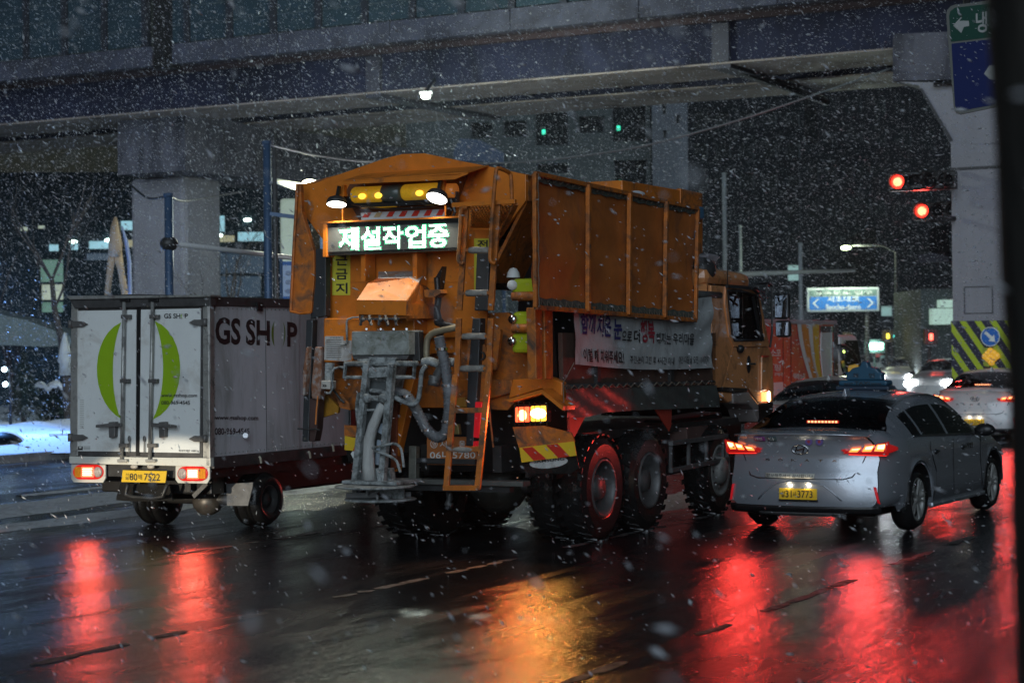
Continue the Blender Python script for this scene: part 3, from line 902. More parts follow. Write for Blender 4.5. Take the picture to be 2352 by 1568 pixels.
# platform with mesh
MB().bar(T.r(U_(665, 463), LY0 - .02), T.r(U_(1325, 425), LY0 - .02), .05, .045).build('platform_rail', ORANGE, lad, bevel=.004)
MB().bar(T.r(U_(1325, 450), LY0), T.r(U_(1170, 770), .10), .05, .03).build('platform_brace', ORANGE_DIRTY, lad)
m = MB()
a0, a1, b1, b0 = T.r(U_(840, 480), -.38), T.r(U_(1320, 465), -.38), T.r(U_(1160, 700), .12), T.r(U_(850, 700), .12)
qf = quad_fn(b0, b1, a1, a0)
for k in range(-12, 26):
    for s in (1, -1):
        pa = []
        for t in np.linspace(0, 1, 9):
            u = k / 14 + s * t * .5 + (0 if s > 0 else .5)
            if 0 <= u <= 1: pa.append(qf(u, t))
        if len(pa) > 1: m.bar(pa[0], pa[-1], .012, .006)
m.build('platform_mesh', ORANGE_DIRTY, lad, kind='stuff')

# black post right of the ladder, red strips
m = MB(); TP(m, U_, [(915, 960), (1045, 960), (1030, 1568), (890, 1568)], -.10, .12); m.build('black_post', BLK2, tr, bevel=.01)
m = MB(); TP(m, C_, [(1365, 0), (1420, 0), (1405, 400), (1370, 890), (1318, 890), (1330, 400)], -.12, .12); m.build('black_post', BLK2, tr, bevel=.01)
m = MB(); TP(m, C_, [(1385, 585), (1425, 585), (1408, 835), (1372, 830)], -.16, .03); m.build('red_reflector', mat('red_lens_dim', (.45, .01, .02), .3, emit=(1, .02, .03), es=.22), tr)
m = MB(); TP(m, C_, [(1372, 858), (1408, 856), (1404, 905), (1368, 900)], -.16, .03); m.build('red_reflector', mat('red_lens_dim2', (.45, .01, .02), .3, emit=(1, .02, .03), es=.18), tr)
m = MB(); TP(m, C_, [(1330, 210), (1340, 190), (1365, 200), (1350, 600), (1325, 600)], -.05, .05); m.build('guide_plate', ORANGE_DIRTY, tr)
m = MB(); TP(m, C_, [(1400, 190), (1450, 180), (1478, 300), (1440, 580), (1395, 580)], -.05, .05); m.build('guide_plate', ORANGE_DIRTY, tr)
MB().lathe(T.r(C_(1430, 262), -.06), (0, -1, 0), [(.03, 0), (.045, .0), (.045, .02), (.03, .02)], 16).build('guide_ring', STEEL, tr)
m = MB(); TP(m, C_, [(1330, 70), (1560, 80), (1560, 120), (1530, 360), (1500, 360), (1330, 350)], .15, .05); m.build('inner_plate', ORANGE_DIRTY, tr)
m = MB(); TP(m, C_, [(1240, 560), (1310, 550), (1325, 620), (1255, 625)], .18, .06); m.build('hinge_block', mat('ochre_block', (.45, .22, .03), .5, var=.3), tr, bevel=.01)

# yellow tanks
for k, (p0, p1) in enumerate((((1640, -50), (1800, 92)), ((1635, 100), (1800, 245)))):
    a_, b_ = T.r(C_(p0[0], p1[1]), .0), T.r(C_(p1[0], p0[1]), .0)
    tk = MB().bx(a_.x, a_.x + .30, .0, .50, a_.z, b_.z).build('liquid_tank', TANK, tr, bevel=.04)
    MB().cyl((a_.x + .02, -.0, a_.z + .12), (a_.x + .02, -.03, a_.z + .12), .045, n=16).build('tank_cap', CHROME, tk, smooth=True)
a_, b_ = T.r(B_(1885, 1235), .0), T.r(B_(2035, 1095), .0)
tk = MB().bx(a_.x, a_.x + .30, .0, .50, a_.z, b_.z).build('liquid_tank', TANK, tr, bevel=.04)
MB().lathe(T.r(B_(1905, 1090), .15), (0, 0, 1), [(.07, 0), (.06, .05), (.035, .09), (.0, .1)], 14).build('tank_filler', WHITE, tk, smooth=True)
MB().cyl(T.r(B_(1895, 1150), .0), T.r(B_(1895, 1150), -.03), .05, n=16).build('tank_cap', WHITE, tk, smooth=True)
for q in ((1900, 1242), (1900, 1500)):
    p0 = T.r(B_(*q), -.02)
    MB().cyl(p0, p0 + Vector((.34, .0, 0)), .045, n=12).build('strap_tube', ORANGE_DIRTY, tr, smooth=True)

# lower right rear: bodywork, lamp housing, mudguard
m = MB(); TP(m, E_, [(80, 305), (170, 300), (290, 290), (360, 290), (440, 330), (440, 480), (290, 372), (50, 445)], .12, .10); m.build('rear_corner_panel', ORANGE, tr, bevel=.01)
m = MB(); TP(m, E_, [(30, 455), (290, 378), (445, 500), (440, 530), (285, 405), (60, 470)], -.14, .28); m.build('lamp_hood', ORANGE, tr)
m = MB(); TP(m, E_, [(88, 490), (330, 480), (330, 615), (95, 628)], -.02, .10); lh = m.build('lamp_housing', BLACK, tr, bevel=.01)
m = MB(); TP(m, E_, [(97, 508), (203, 503), (203, 612), (97, 616)], -.05, .035); rl = m.build('red_lamp', emitter('stop_lamp', (1, .09, .03), 3.2), tr, bevel=.012)
MB().ball(T.r(E_(150, 565), -.055), (.05, .012, .055)).build('bulb_glow', emitter('stop_hot', (1, .36, .12), 9), rl, smooth=True)
m = MB(); TP(m, E_, [(210, 500), (316, 496), (316, 606), (210, 610)], -.05, .035); al = m.build('amber_lamp', emitter('turn_lamp', (1, .50, .04), 3.4), tr, bevel=.012)
MB().ball(T.r(E_(265, 552), -.055), (.085, .012, .05)).build('bulb_glow', emitter('turn_hot', (1, .82, .45), 16), al, smooth=True)
m = MB()
for x in (90, 120, 160, 200, 238, 276, 322):
    m.tube([T.r(E_(x, 470), -.04), T.r(E_(x + 2, 480), -.11), T.r(E_(x + 6, 620), -.11), T.r(E_(x + 6, 635), -.03)], .005, 5)
m.build('wire_guard', BLACK, tr)
for (u, v, colr, en) in ((150, 560, (1, .08, .03), 40), (262, 552, (1, .5, .08), 55)):
    ld = bpy.data.lights.new('rear_lamp_light', 'SPOT'); ld.spot_size = math.radians(115); ld.spot_blend = .6; ld.energy = en; ld.color = colr; ld.shadow_soft_size = .06
    lo = bpy.data.objects.new('rear_lamp_light', ld); C.objects.link(lo); lo.parent = tr; lo.location = T.r(E_(u, v), -.16); lo.rotation_euler = Vector((0, -1, -.15)).to_track_quat('-Z', 'Z').to_euler()
m = MB(); TP(m, E_, [(80, 650), (300, 640), (500, 690), (525, 755), (125, 800)], -.02, .03); m.build('mudguard', ORANGE_DIRTY, tr)
m = MB(); TP(m, E_, [(128, 800), (524, 753), (540, 856), (145, 906)], -.03, .01); rp = m.build('chevron_plate', YEL_REFL, tr)
for (a1_, a2_, b2_, b1_) in (((148, 802), (222, 793), (325, 882), (232, 892)), ((322, 780), (404, 770), (492, 862), (410, 872))):
    MB().prism([T.r(E_(*q), -.034) for q in (a1_, a2_, b2_, b1_)], (0, .004, 0)).build('red_stripe', RED_REFL, rp)
m = MB(); TP(m, E_, [(140, 895), (540, 855), (560, 940), (500, 985), (190, 985)], .02, .015); mf = m.build('mudflap', RUBBER, tr)
cs = [T.r(E_(340 + 138 * math.cos(t), 905 + 42 * math.sin(t) - 12 * math.cos(t)), .012) for t in np.linspace(0, 2 * math.pi, 28)[:-1]]
MB().prism(cs, (0, .003, 0)).build('oval_mark', mat('oval_white', (.5, .52, .5), .5, dirt=(.2, .2, .2), dirt_amt=.4, ds=9), mf)
text_on('SAMSUNG', quad_fn(*[T.r(E_(*q), .008) for q in ((232, 912), (455, 890), (452, 866), (232, 888))]), 'lettering', PRINT, mf, .02)

# licence plate, beam and underrun post
PL = mat('construction_plate', (.50, .17, .05), .4, var=.1)
WL = mat('plate_white', (.75, .75, .72), .4)
m = MB(); TP(m, S_, [(1420, 622), (1920, 622), (1920, 850), (1420, 845)], .10, .012); lp = m.build('licence_plate', PL, tr, bevel=.004)
def PT(s, x0, y0, x1, y1, bold=.01):
    text_on(s, quad_fn(*[T.r(S_(*q), .094) for q in ((x0, y1), (x1, y1), (x1, y0), (x0, y0))]), 'lettering', WL, lp, bold)
PT('영', 1472, 672, 1510, 715); PT('서', 1548, 665, 1620, 728); PT('울', 1740, 660, 1805, 722)
MB().lathe(T.r(S_(1491, 693), .093), (0, -1, 0), [(.035, 0), (.042, 0)], 24).build('plate_ring', WL, lp)
PT('06나5780', 1450, 760, 1905, 842)
m = MB(); TP(m, S_, [(1425, 892), (1905, 898), (1905, 906), (1425, 900)], .05, .02); m.build('copper_strip', mat('copper', (.6, .25, .12), .3, .7), tr)
m = MB(); TP(m, S_, [(1110, 1015), (2240, 1040), (2240, 1110), (1110, 1095)], .10, .01)
a_, b_ = T.r(S_(1110, 1020), .0), T.r(S_(2260, 1120), .0)
MB().bx(a_.x, b_.x + .12, .02, .20, b_.z, a_.z - .02).build('underrun_beam', mat('muddy_beam', (.10, .10, .09), .6, var=.3, vs=8), tr, bevel=.01)
a_, b_ = T.r(S_(1100, 1150), .05), T.r(S_(2240, 1095), .05)
MB().bx(a_.x, b_.x, .06, .16, a_.z, b_.z).build('beam_lower_lip', STEEL, tr)
m = MB(); TP(m, S_, [(1240, 712), (1312, 720), (1308, 1085), (1236, 1075)], -.03, .08); m.build('beam_post', mat('galvanised_post', (.20, .20, .17), .5, .4, var=.4, vs=14), tr, bevel=.006)
MB().bar(T.r(S_(1320, 855), .0), T.r(S_(1910, 870), .0), .035, .05).build('plate_bar', STEEL, tr)
m = MB(); TP(m, S_, [(1690, 520), (1730, 490), (1745, 600), (1690, 600)], .0, .06); m.build('plate_lamp', mat('brassy_lamp', (.30, .25, .10), .4, .5), tr, bevel=.01)
m = MB().tube([T.r(C_(*q), .0) for q in ((1480, 600), (1490, 720), (1500, 800), (1510, 900))], .010, 6); m.build('hanging_chain', ORANGE_DIRTY, tr)

# chassis, axles
for x in (-.42, .42):
    MB().bx(x - .05, x + .05, .3, 7.2, .75, 1.02).build('chassis_rail', STEEL, tr)
ax1 = T.s(E_(735, 1070), 1.22).y
ax2 = T.s(E_(1065, 1015), 1.22).y
ax2 = max(ax2, ax1 + 1.17)
ax3 = T.s(E_(1590, 1000), 1.22).y
for y in (ax1, ax2):
    MB().ball((.0, y, .56), (.34, .26, .30)).build('differential', mat('oily_casing', (.06, .058, .05), .35, .3, var=.4, vs=9), tr, smooth=True)
    MB().cyl((-1.0, y, .56), (1.0, y, .56), .09).build('axle', STEEL, tr, smooth=True)
MB().bx(-1.0, 1.0, .75, 1.0, .72, 1.45).build('rear_subframe', BLACK, tr)
MB().bx(-.95, .95, 3.2, 3.6, .55, 1.1).build('air_tanks', BLACK, tr)
for x in (-.62, .62):
    MB().bx(x - .05, x + .05, ax1 - .5, ax2 + .5, .68, .80).build('leaf_spring', STEEL, tr)
MB().tube([T.r(S_(*q), .3) for q in ((1640, 1165), (1650, 1240), (1625, 1290), (1670, 1310))], .035, 8).build('tow_hook', GREY_STEEL, tr, smooth=True)
MB().bx(-1.0, 1.0, .9, 6.0, 1.03, 1.12).build('chassis_deck', STEEL, tr)
MB().bx(-1.05, -.2, 1.0, 6.0, .75, 1.03).build('chassis_tank', STEEL, tr)
for y in (ax1, ax2):
    for sx in (-1, 1):
        truck_wheel(tr, (sx * 1.22, y, .555), sx)
for sx in (-1, 1):
    truck_wheel(tr, (sx * 1.20, ax3, .535), sx, dual=False, front=True, R=.53)

# dump body side, posts, hanging tarp, banner
xb = 1.22
def TS(mbo, cr, pts, x, d):
    return mbo.prism([T.s(cr(*p), x) for p in pts], (-d, 0, 0))
m = MB(); TS(m, E_, [(440, -30), (1550, -30), (1545, 350), (450, 375)], xb, .05); m.build('body_side_board', mat('dirty_side_board', (.10, .055, .04), .75, var=.4, vs=4, bump=.2), tr)
for x in (690, 1220):
    m = MB(); TS(m, E_, [(x, -20), (x + 30, -20), (x + 28, 340), (x + 5, 345)], xb + .04, .04); m.build('side_stake', STEEL, tr)
for (a_, b_) in ((235, 285), (300, 358)):
    m = MB(); TS(m, D_, [(a_, 1100), (b_, 1110), (b_ + 4, 1600), (a_ + 10, 1600)], 1.24, .10); m.build('corner_post', ORANGE_DIRTY, tr, bevel=.01)
m = MB(); TS(m, D_, [(358, 1110), (520, 1120), (520, 1700), (400, 1700)], 1.12, .05); m.build('dark_body_corner', BLACK, tr)
MB().tube([T.s(E_(*q), 1.27) for q in ((470, 365), (800, 350), (1200, 345), (1530, 330))], .032, 8).build('tarp_rail', STEEL, tr, smooth=True)
pts = []
for k in range(40):
    t = k / 39
    pts.append(T.s(E_(470 + 1060 * t, 365 - 35 * t + (14 if k % 2 else -14)), 1.31))
MB().tube(pts, .008, 5).build('tarp_rope', ROPE, tr)
# the hanging rubber sheet
TARP = mat('wet_dark_tarp', (.07, .08, .075), .42, var=.3, vs=6, bump=.55, bs=9)
ctop = [(460, 372), (700, 366), (1000, 362), (1300, 355), (1555, 348)]
cbot = [(470, 582), (600, 578), (760, 545), (1050, 525), (1300, 518), (1575, 505)]
def along(poly, t):
    xs_ = [p[0] for p in poly]
    x = xs_[0] + (xs_[-1] - xs_[0]) * t
    return x, float(np.interp(x, xs_, [p[1] for p in poly]))
def tarp_fn(u, v):
    a_, b_ = along(ctop, u), along(cbot, u)
    p = T.s(E_(b_[0] * (1 - v) + a_[0] * v, b_[1] * (1 - v) + a_[1] * v), 1.30)
    return p + Vector((.018 * math.sin(u * 13 + v * 2) * (1 - v) + .006 * math.sin(u * 41 + v * 9), 0, 0))
MB().grid(tarp_fn, 60, 10).build('hanging_tarp', TARP, tr, smooth=True)
TRI = mat('red_flag_rubber', (.42, .05, .03), .5, var=.2)
m = MB(); TS(m, E_, [(488, 578), (606, 572), (528, 722), (492, 690)], 1.27, .012); m.build('red_flap', TRI, tr)
m = MB(); TS(m, E_, [(1108, 520), (1230, 518), (1226, 640), (1212, 680)], 1.27, .012); m.build('red_flap', TRI, tr)
MB().tube([T.s(E_(*q), 1.33) for q in ((525, 185), (480, 270), (445, 330), (450, 460), (455, 540))], .006, 5).build('tie_rope', ROPE, tr)
MB().tube([T.s(E_(*q), 1.33) for q in ((445, 330), (500, 360), (520, 410), (470, 400), (445, 330))], .005, 5).build('tie_rope', ROPE, tr)

# banner, a thing of its own hung on the truck
bnr = thing('banner', 'white cloth banner with Korean slogans tied along the truck bed', 'banner', T)
def ban(u, v):
    top_ = (512 + u * 958, 1120 - 95 * u)
    bot_ = (515 + u * 955, 1497 + 24 * u + 24 * math.sin(math.pi * u))
    x, y = bot_[0] * (1 - v) + top_[0] * v, bot_[1] * (1 - v) + top_[1] * v
    p = T.s(D_(x, y), 1.29)
    w = .006 * math.sin(u * 9 + v * 6) + .005 * math.sin(u * 22 - v * 9) + .018 * max(0, u - .78) * math.sin(26 * (u - v * .6)) * 3
    return p + Vector((w, 0, 0))
MB().grid(ban, 80, 30).build('cloth', CLOTH, bnr, smooth=True)
def bt(s, x0, y0, x1, y1, x2=None, m_=None, bold=0.0):
    """text between crop-D points; (x0,y0) lower left, (x1,y1) upper right, top-right corner drop x2"""
    dy = x2 or 0
    def fn(a_, b_):
        cx_ = x0 + (x1 - x0) * a_
        cy_ = y0 + (y1 - y0) * b_ + dy * a_
        u = (cx_ - 513) / 957
        top_, bot_ = 1120 - 95 * u, 1497 + 24 * u + 24 * math.sin(math.pi * u)
        v = (cy_ - bot_) / (top_ - bot_)
        return ban(u, v) + Vector((.012, 0, 0))
    text_on(s, fn, 'lettering', m_ or PRINT, bnr, bold)
NAVY = mat('navy_print', (.03, .035, .16), .6)
CRIM = mat('crimson_print', (.36, .03, .05), .6)
bt('함께', 550, 1290, 650, 1140, -5, NAVY, .03); bt('치운', 665, 1300, 760, 1150, 10, NAVY, .03); bt('눈', 775, 1325, 830, 1180, 0, NAVY, .03)
bt('으로', 832, 1330, 905, 1262, 5, None, .015); bt('더', 918, 1345, 958, 1255, 0, None, .02)
bt('행복', 965, 1345, 1058, 1188, 5, CRIM, .03)
bt('해지는 우리마을', 1068, 1355, 1340, 1275, 8, None, .01)
bt('이럴 때 치워주세요!', 562, 1478, 850, 1385, 20, None, .02)
bt('주간-눈이 그친 후 4시간 이내', 892, 1490, 1195, 1435, 12, None, .005)
bt('야간-다음날 오전 11시까지', 1225, 1494, 1445, 1440, -2, None, .005)

# side guard, tool box
for (a_, b_) in (((1220, 770), (1625, 712)), ((1220, 965), (1640, 880))):
    MB().bar(T.s(E_(*a_), 1.22), T.s(E_(*b_), 1.22), .05, .05).build('side_guard_bar', GREY_STEEL, tr, bevel=.005)
for x, ya, yb in ((1224, 770, 965), (1352, 752, 940), (1480, 735, 915), (1600, 716, 890)):
    MB().bar(T.s(E_(x, ya), 1.21), T.s(E_(x, yb), 1.21), .035).build('side_guard_post', GREY_STEEL, tr)
m = MB(); TS(m, E_, [(1338, 655), (1502, 640), (1500, 740), (1345, 765)], 1.10, .3); m.build('battery_box', mat('dull_brown_box', (.12, .07, .06), .6, var=.3), tr, bevel=.01)
m = MB(); TS(m, E_, [(1240, 600), (1600, 540), (1620, 900), (1240, 1000)], .85, .4); m.build('fuel_tank', BLACK, tr, bevel=.04)

# front of hopper: raised box, rolled sheets, engine
ft = T.s(D_(815, 290), 1.15).y
fe = T.s(D_(1400, 420), 1.15).y
zt_ = T.s(D_(1250, 270), 1.15).z
MB().bx(-1.15, 1.15, fe - 2.3, fe - .15, zt_ - .18, zt_ - .02).build('front_canopy', ORANGE, tr, bevel=.01)
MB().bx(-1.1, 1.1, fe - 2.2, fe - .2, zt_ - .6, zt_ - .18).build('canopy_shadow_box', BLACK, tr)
m = MB(); TS(m, D_, [(1252, 270), (1405, 305), (1405, 720), (1380, 735), (1345, 740), (1345, 420), (1252, 395)], 1.16, .06); m.build('front_frame', ORANGE_DIRTY, tr, bevel=.01)
MB().ball(T.s(D_(930, 305), 1.1), (.06, .35, .05)).build('ice_lump', SNOW, tr, smooth=True)
m = MB(); TS(m, D_, [(1362, 430), (1385, 395), (1415, 400), (1420, 480), (1385, 495), (1362, 530)], 1.22, .15); m.build('blue_hood', mat('blue_plastic', (.05, .14, .24), .5, var=.3), tr, bevel=.02)
m = MB(); TS(m, D_, [(1355, 510), (1380, 500), (1375, 620), (1352, 620)], 1.18, .1); m.build('blue_strip', BLUEPOLE, tr)
m = MB(); TS(m, D_, [(1340, 740), (1430, 760), (1430, 950), (1345, 960)], .9, .9); m.build('engine_block', BLACK, tr, bevel=.05)
MB().ball(T.s(D_(1385, 840), 1.0), (.2, .18, .16)).build('air_filter', STEEL, tr, smooth=True)
m = MB()
wp = [(1428, 735), (1462, 725), (1520, 735), (1518, 760), (1498, 790), (1480, 775), (1470, 860), (1462, 955), (1410, 950), (1428, 860), (1420, 800)]
TS(m, D_, wp, 1.0, .25); m.build('wrapped_exhaust', mat('pink_grey_sheet', (.36, .33, .36), .5, var=.3, vs=12, bump=.9, bs=10), tr, bevel=.03)
MB().cyl(T.s(D_(1345, 1008), 1.2), T.s(D_(1520, 1015), 1.2), .045, n=10).build('hydraulic_ram', GREY_STEEL, tr, smooth=True)
m = MB(); TS(m, D_, [(1345, 950), (1480, 955), (1480, 1000), (1345, 995)], 1.05, 1.9); m.build('cab_guard', BLACK, tr)

# cab
cab = bpy.data.objects.new('cab', None); C.objects.link(cab); cab.parent = tr
xc = 1.22
def tc(x, y, xx=xc): return T.s(T_(x, y), xx)
CABP = mat('cab_orange_paint', (.78, .32, .12), .3, var=.15, vs=2, dirt=(.16, .08, .04), dirt_amt=.3, ds=3, coat=.7)
outer = [(225, 110), (400, 118), (590, 160), (640, 215), (645, 240), (690, 300), (745, 520), (795, 840), (838, 950), (848, 1395), (700, 1415), (600, 1290), (340, 1250), (240, 1250), (240, 400)]
win = [(388, 282), (520, 285), (683, 335), (720, 560), (745, 775), (455, 782), (432, 720), (400, 420)]
pw = [tc(*p) for p in outer]
# side skin around the window opening, as quads between matching outlines
side = [(225, 230), (380, 235), (640, 245), (700, 320), (752, 560), (800, 845), (460, 848), (345, 700), (240, 450)]
mb = MB()
wo = [tc(*p) for p in win]
wi = [tc(*p) for p in ((360, 240), (530, 243), (690, 300), (738, 540), (795, 840), (440, 845), (395, 745), (352, 420))]
n = len(wo)
mb.add(wo + wi, [(i, (i + 1) % n, (i + 1) % n + n, i + n) for i in range(n)])
mb.build('window_surround', CABP, cab, thick=.03)
for poly, nm, mm in (([(225, 232), (360, 240), (352, 420), (395, 745), (440, 845), (345, 1250), (240, 1250)], 'cab_back_corner', CABP), ([(440, 845), (795, 840), (838, 950), (848, 1290), (845, 1395), (700, 1415), (600, 1260), (345, 1250)], 'cab_door', CABP)):
    m = MB(); m.prism([tc(*p) for p in poly], (-.04, 0, 0)); dd = m.build(nm, mm, cab, bevel=.006)
m = MB(); m.prism([tc(*p) for p in win], (-.01, 0, 0)); m.build('side_window', glass('cab_glass', (.6, .65, .68), .35), cab)
MB().bar(tc(520, 285, 1.20), tc(560, 775, 1.20), .06, .03, up=(1, 0, 0)).build('window_divider', BLACK, cab)
MB().bar(tc(640, 345, 1.24), tc(725, 780, 1.24), .045, .03, up=(1, 0, 0)).build('window_trim', BLACK, cab)
MB().tube([tc(*p, 1.24) for p in win + [win[0]]], .014, 6).build('window_rubber', BLACK, cab)
cy0, cy1 = tc(225, 500).y, tc(845, 950).y
cz0, czm = tc(600, 1290).z, tc(440, 845).z
czt = tc(640, 240).z
ztop = tc(400, 112, .8).z
MB().bx(-1.2, 1.18, cy0, cy1 - .02, cz0 + .1, czm).build('cab_lower_body', CABP, cab, bevel=.03)
MB().bx(-1.18, 1.16, cy0 + .02, cy0 + .08, czm, czt).build('cab_back_wall', CABP, cab)
m = MB().prism([(1.19, cy0, czt), (1.19, cy1 - .75, czt), (1.12, cy1 - .70, czt + .18), (1.0, cy0 + .9, ztop), (1.0, cy0, ztop)][:0] or [(1.16, cy0, czt - .02), (1.16, cy1 - .55, czt - .02), (1.16, cy1 - .65, czt + .16), (1.16, cy0 + 1.1, ztop), (1.16, cy0, ztop + .02)], (-2.32, 0, 0))
m.build('cab_roof', CABP, cab, bevel=.09)
MB().tube([tc(380, 240, 1.26), tc(520, 250, 1.26), tc(640, 262, 1.26), tc(690, 310, 1.26)], .022, 6).build('roof_gutter', BLACK, cab)
MB().bx(-1.1, 1.1, cy0 + .5, cy0 + .7, czm - .1, czm + .45).build('seat', BLACK, cab, bevel=.05)
MB().cyl(tc(515, 865, 1.26), tc(515, 865, 1.22), .05, n=18).build('fuel_cap', BLACK, cab, smooth=True)
MB().bar(tc(585, 1015, 1.26), tc(660, 1015, 1.26), .035, .03).build('door_handle', CHROME, cab, bevel=.008)
MB().ball(tc(600, 1020, 1.23), (.02, .06, .11)).build('handle_recess', BLACK, cab, smooth=True)
MB().bar(tc(735, 940, 1.245), tc(800, 938, 1.245), .02).build('red_marker', RED_REFL, cab)
m = MB(); m.prism([tc(*p, 1.25) for p in ((735, 945), (785, 945), (785, 1280), (730, 1285))], (-.03, 0, 0)); m.build('corner_vent', CABP, cab, bevel=.01)
m = MB(); m.prism([tc(*p, 1.265) for p in ((752, 1295), (822, 1292), (825, 1385), (755, 1390))], (-.04, 0, 0)); ml = m.build('marker_lamp', emitter('marker_amber', (1, .42, .12), 2.5), cab, bevel=.01)
MB().ball(tc(800, 1338, 1.27), (.012, .035, .07)).build('bulb_glow', emitter('marker_hot', (1, .9, .65), 14), ml, smooth=True)
# fender and step
m = MB()
arch = [(440, 1410), (700, 1400), (715, 1568), (705, 1640), (640, 1640), (640, 1500), (600, 1440), (540, 1420), (480, 1450), (455, 1560)]
m.prism([tc(*p, 1.24) for p in ((445, 1310), (600, 1290), (700, 1415), (705, 1560), (690, 1600), (650, 1470), (600, 1420), (450, 1410))], (-.35, 0, 0))
m.build('front_fender', mat('grey_fender', (.24, .21, .20), .4, var=.2, coat=.4), cab, bevel=.02)
m = MB(); m.prism([tc(*p, 1.22) for p in ((340, 1290), (440, 1300), (440, 1390), (400, 1400), (340, 1350))], (-.3, 0, 0)); m.build('fender_rear', CABP, cab, bevel=.02)
m = MB(); m.prism([tc(*p, 1.24) for p in ((335, 1245), (590, 1260), (590, 1300), (340, 1290))], (-.3, 0, 0)); m.build('door_step', BLACK, cab, bevel=.01)
m = MB(); m.prism([tc(*p, 1.1) for p in ((700, 1415), (848, 1395), (848, 1480), (820, 1568), (710, 1600))], (-2.2, 0, 0)); m.build('front_bumper', BLACK, cab, bevel=.02)
MB().prism([(1.1, cy1 - .5, czm + 0), (1.1, cy1 - .02, czm), (1.1, cy1 - .55, czt)], (-2.2, 0, 0)).build('windscreen', glass('screen_glass', (.6, .65, .7), .3), cab)
# antenna and mirrors
MB().tube([tc(387, 240, 1.25), tc(387, 100, 1.25), tc(387, -20, 1.25)], .006, 5).build('antenna', BLACK, cab)
arm = MB()
for pts in ([(640, 215), (720, 216), (785, 205), (830, 240)], [(830, 240), (832, 500), (832, 700), (812, 850)], [(785, 205), (770, 360), (752, 420)], [(650, 245), (730, 300), (780, 345), (835, 350)], [(690, 330), (760, 400), (795, 425)]):
    arm.tube([tc(*p, 1.42) for p in pts], .014, 6)
arm.build('mirror_arm', BLACK, cab)
MG = mat('mirror_glass', (.35, .40, .48), .06, 1.0, var=.5, vs=9)
for (x0, y0, x1, y1, gx) in ((848, 312, 995, 570, 1.52), (858, 580, 1005, 752, 1.52)):
    # mirrors face back toward the driver's view: build on a rear-parallel plane
    yy = tc(835, 400, 1.42).y
    p0, p1 = T.r(T_(x0, y1), yy), T.r(T_(x1, y0), yy)
    mh = MB().bx(p0.x, p1.x, yy, yy + .10, p0.z, p1.z).build('mirror_housing', BLACK, cab, bevel=.035)
    MB().bx(p0.x + .02, p1.x - .02, yy - .004, yy + .002, p0.z + .025, p1.z - .025).build('mirror_face', MG, mh, bevel=.0)
m = MB(); m.prism([tc(*p, 1.42) for p in ((795, 205), (825, 215), (825, 240), (800, 236))], (-.02, 0, 0)); m.build('mirror_marker', RED_REFL, cab)
# ------------------------------------------------------------------ small box truck
GF = frame_at(ground(358, 1203), (-.66, .95), 27)
gs = thing('box_truck', 'small grey-white box truck with a big lime green ring printed on its rear doors', 'truck', GF)
def GR(x, y, yy=0.0): return GF.r(A_(x, y), yy)
def GP(nm, pts, yy, d, mm, bev=0, par=None):
    return MB().prism([GR(*p, yy) for p in pts], (0, d, 0)).build(nm, mm, par or gs, bevel=bev)
c00, c10, c11, c01 = GR(100, 1092), GR(945, 1110), GR(940, 110), GR(140, 120)
xl, xr = c00.x + .02, c10.x
zb_, zt_ = GR(520, 1100).z, GR(520, 105).z
far = GF.s(A_(1480, 1020), xr).y
BL = max(far, 2.9) + .1
# body
m = MB().prism([(xl, .06, zb_), (xr, .06, zb_), (xr, .06, zt_ - .02), (xl, .06, zt_ - .02)], (0, BL, 0))
m.build('cargo_box', WHITE_SIDE, gs)
# white sill, frame, door leaves
GP('rear_sill', [(100, 1050), (945, 1060), (945, 1112), (100, 1092)], -.03, .1, mat('muddy_white_sill', (.70, .69, .62), .4, dirt=(.40, .27, .14), dirt_amt=.05, ds=9), .006)
GP('frame_post', [(112, 130), (152, 130), (150, 1048), (104, 1050)], -.02, .08, ALU, .006)
GP('frame_post', [(900, 120), (942, 120), (945, 1060), (900, 1058)], -.02, .08, ALU, .006)
GP('roof_rail', [(85, 92), (500, 80), (945, 90), (945, 150), (130, 165), (112, 130)], -.05, .12, DIRTY_FRAME, .008)
GP('roof_lip', [(82, 90), (560, 88), (945, 84), (945, 96), (100, 112)], -.08, .2, ALU, .004)
lf = GP('rear_door', [(152, 160), (508, 152), (505, 1050), (150, 1048)], -.005, .05, DIRTY_FRAME, .004)
rf = GP('rear_door', [(526, 152), (900, 145), (898, 1058), (524, 1052)], -.005, .05, DIRTY_FRAME, .004)
GP('door_panel', [(155, 180), (502, 174), (498, 1022), (147, 1018)], -.015, .015, WHITE, 0, lf)
GP('door_panel', [(530, 173), (888, 165), (880, 1030), (522, 1024)], -.015, .015, WHITE, 0, rf)
GP('door_seal', [(505, 150), (528, 150), (524, 1050), (500, 1050)], -.010, .04, BLACK)
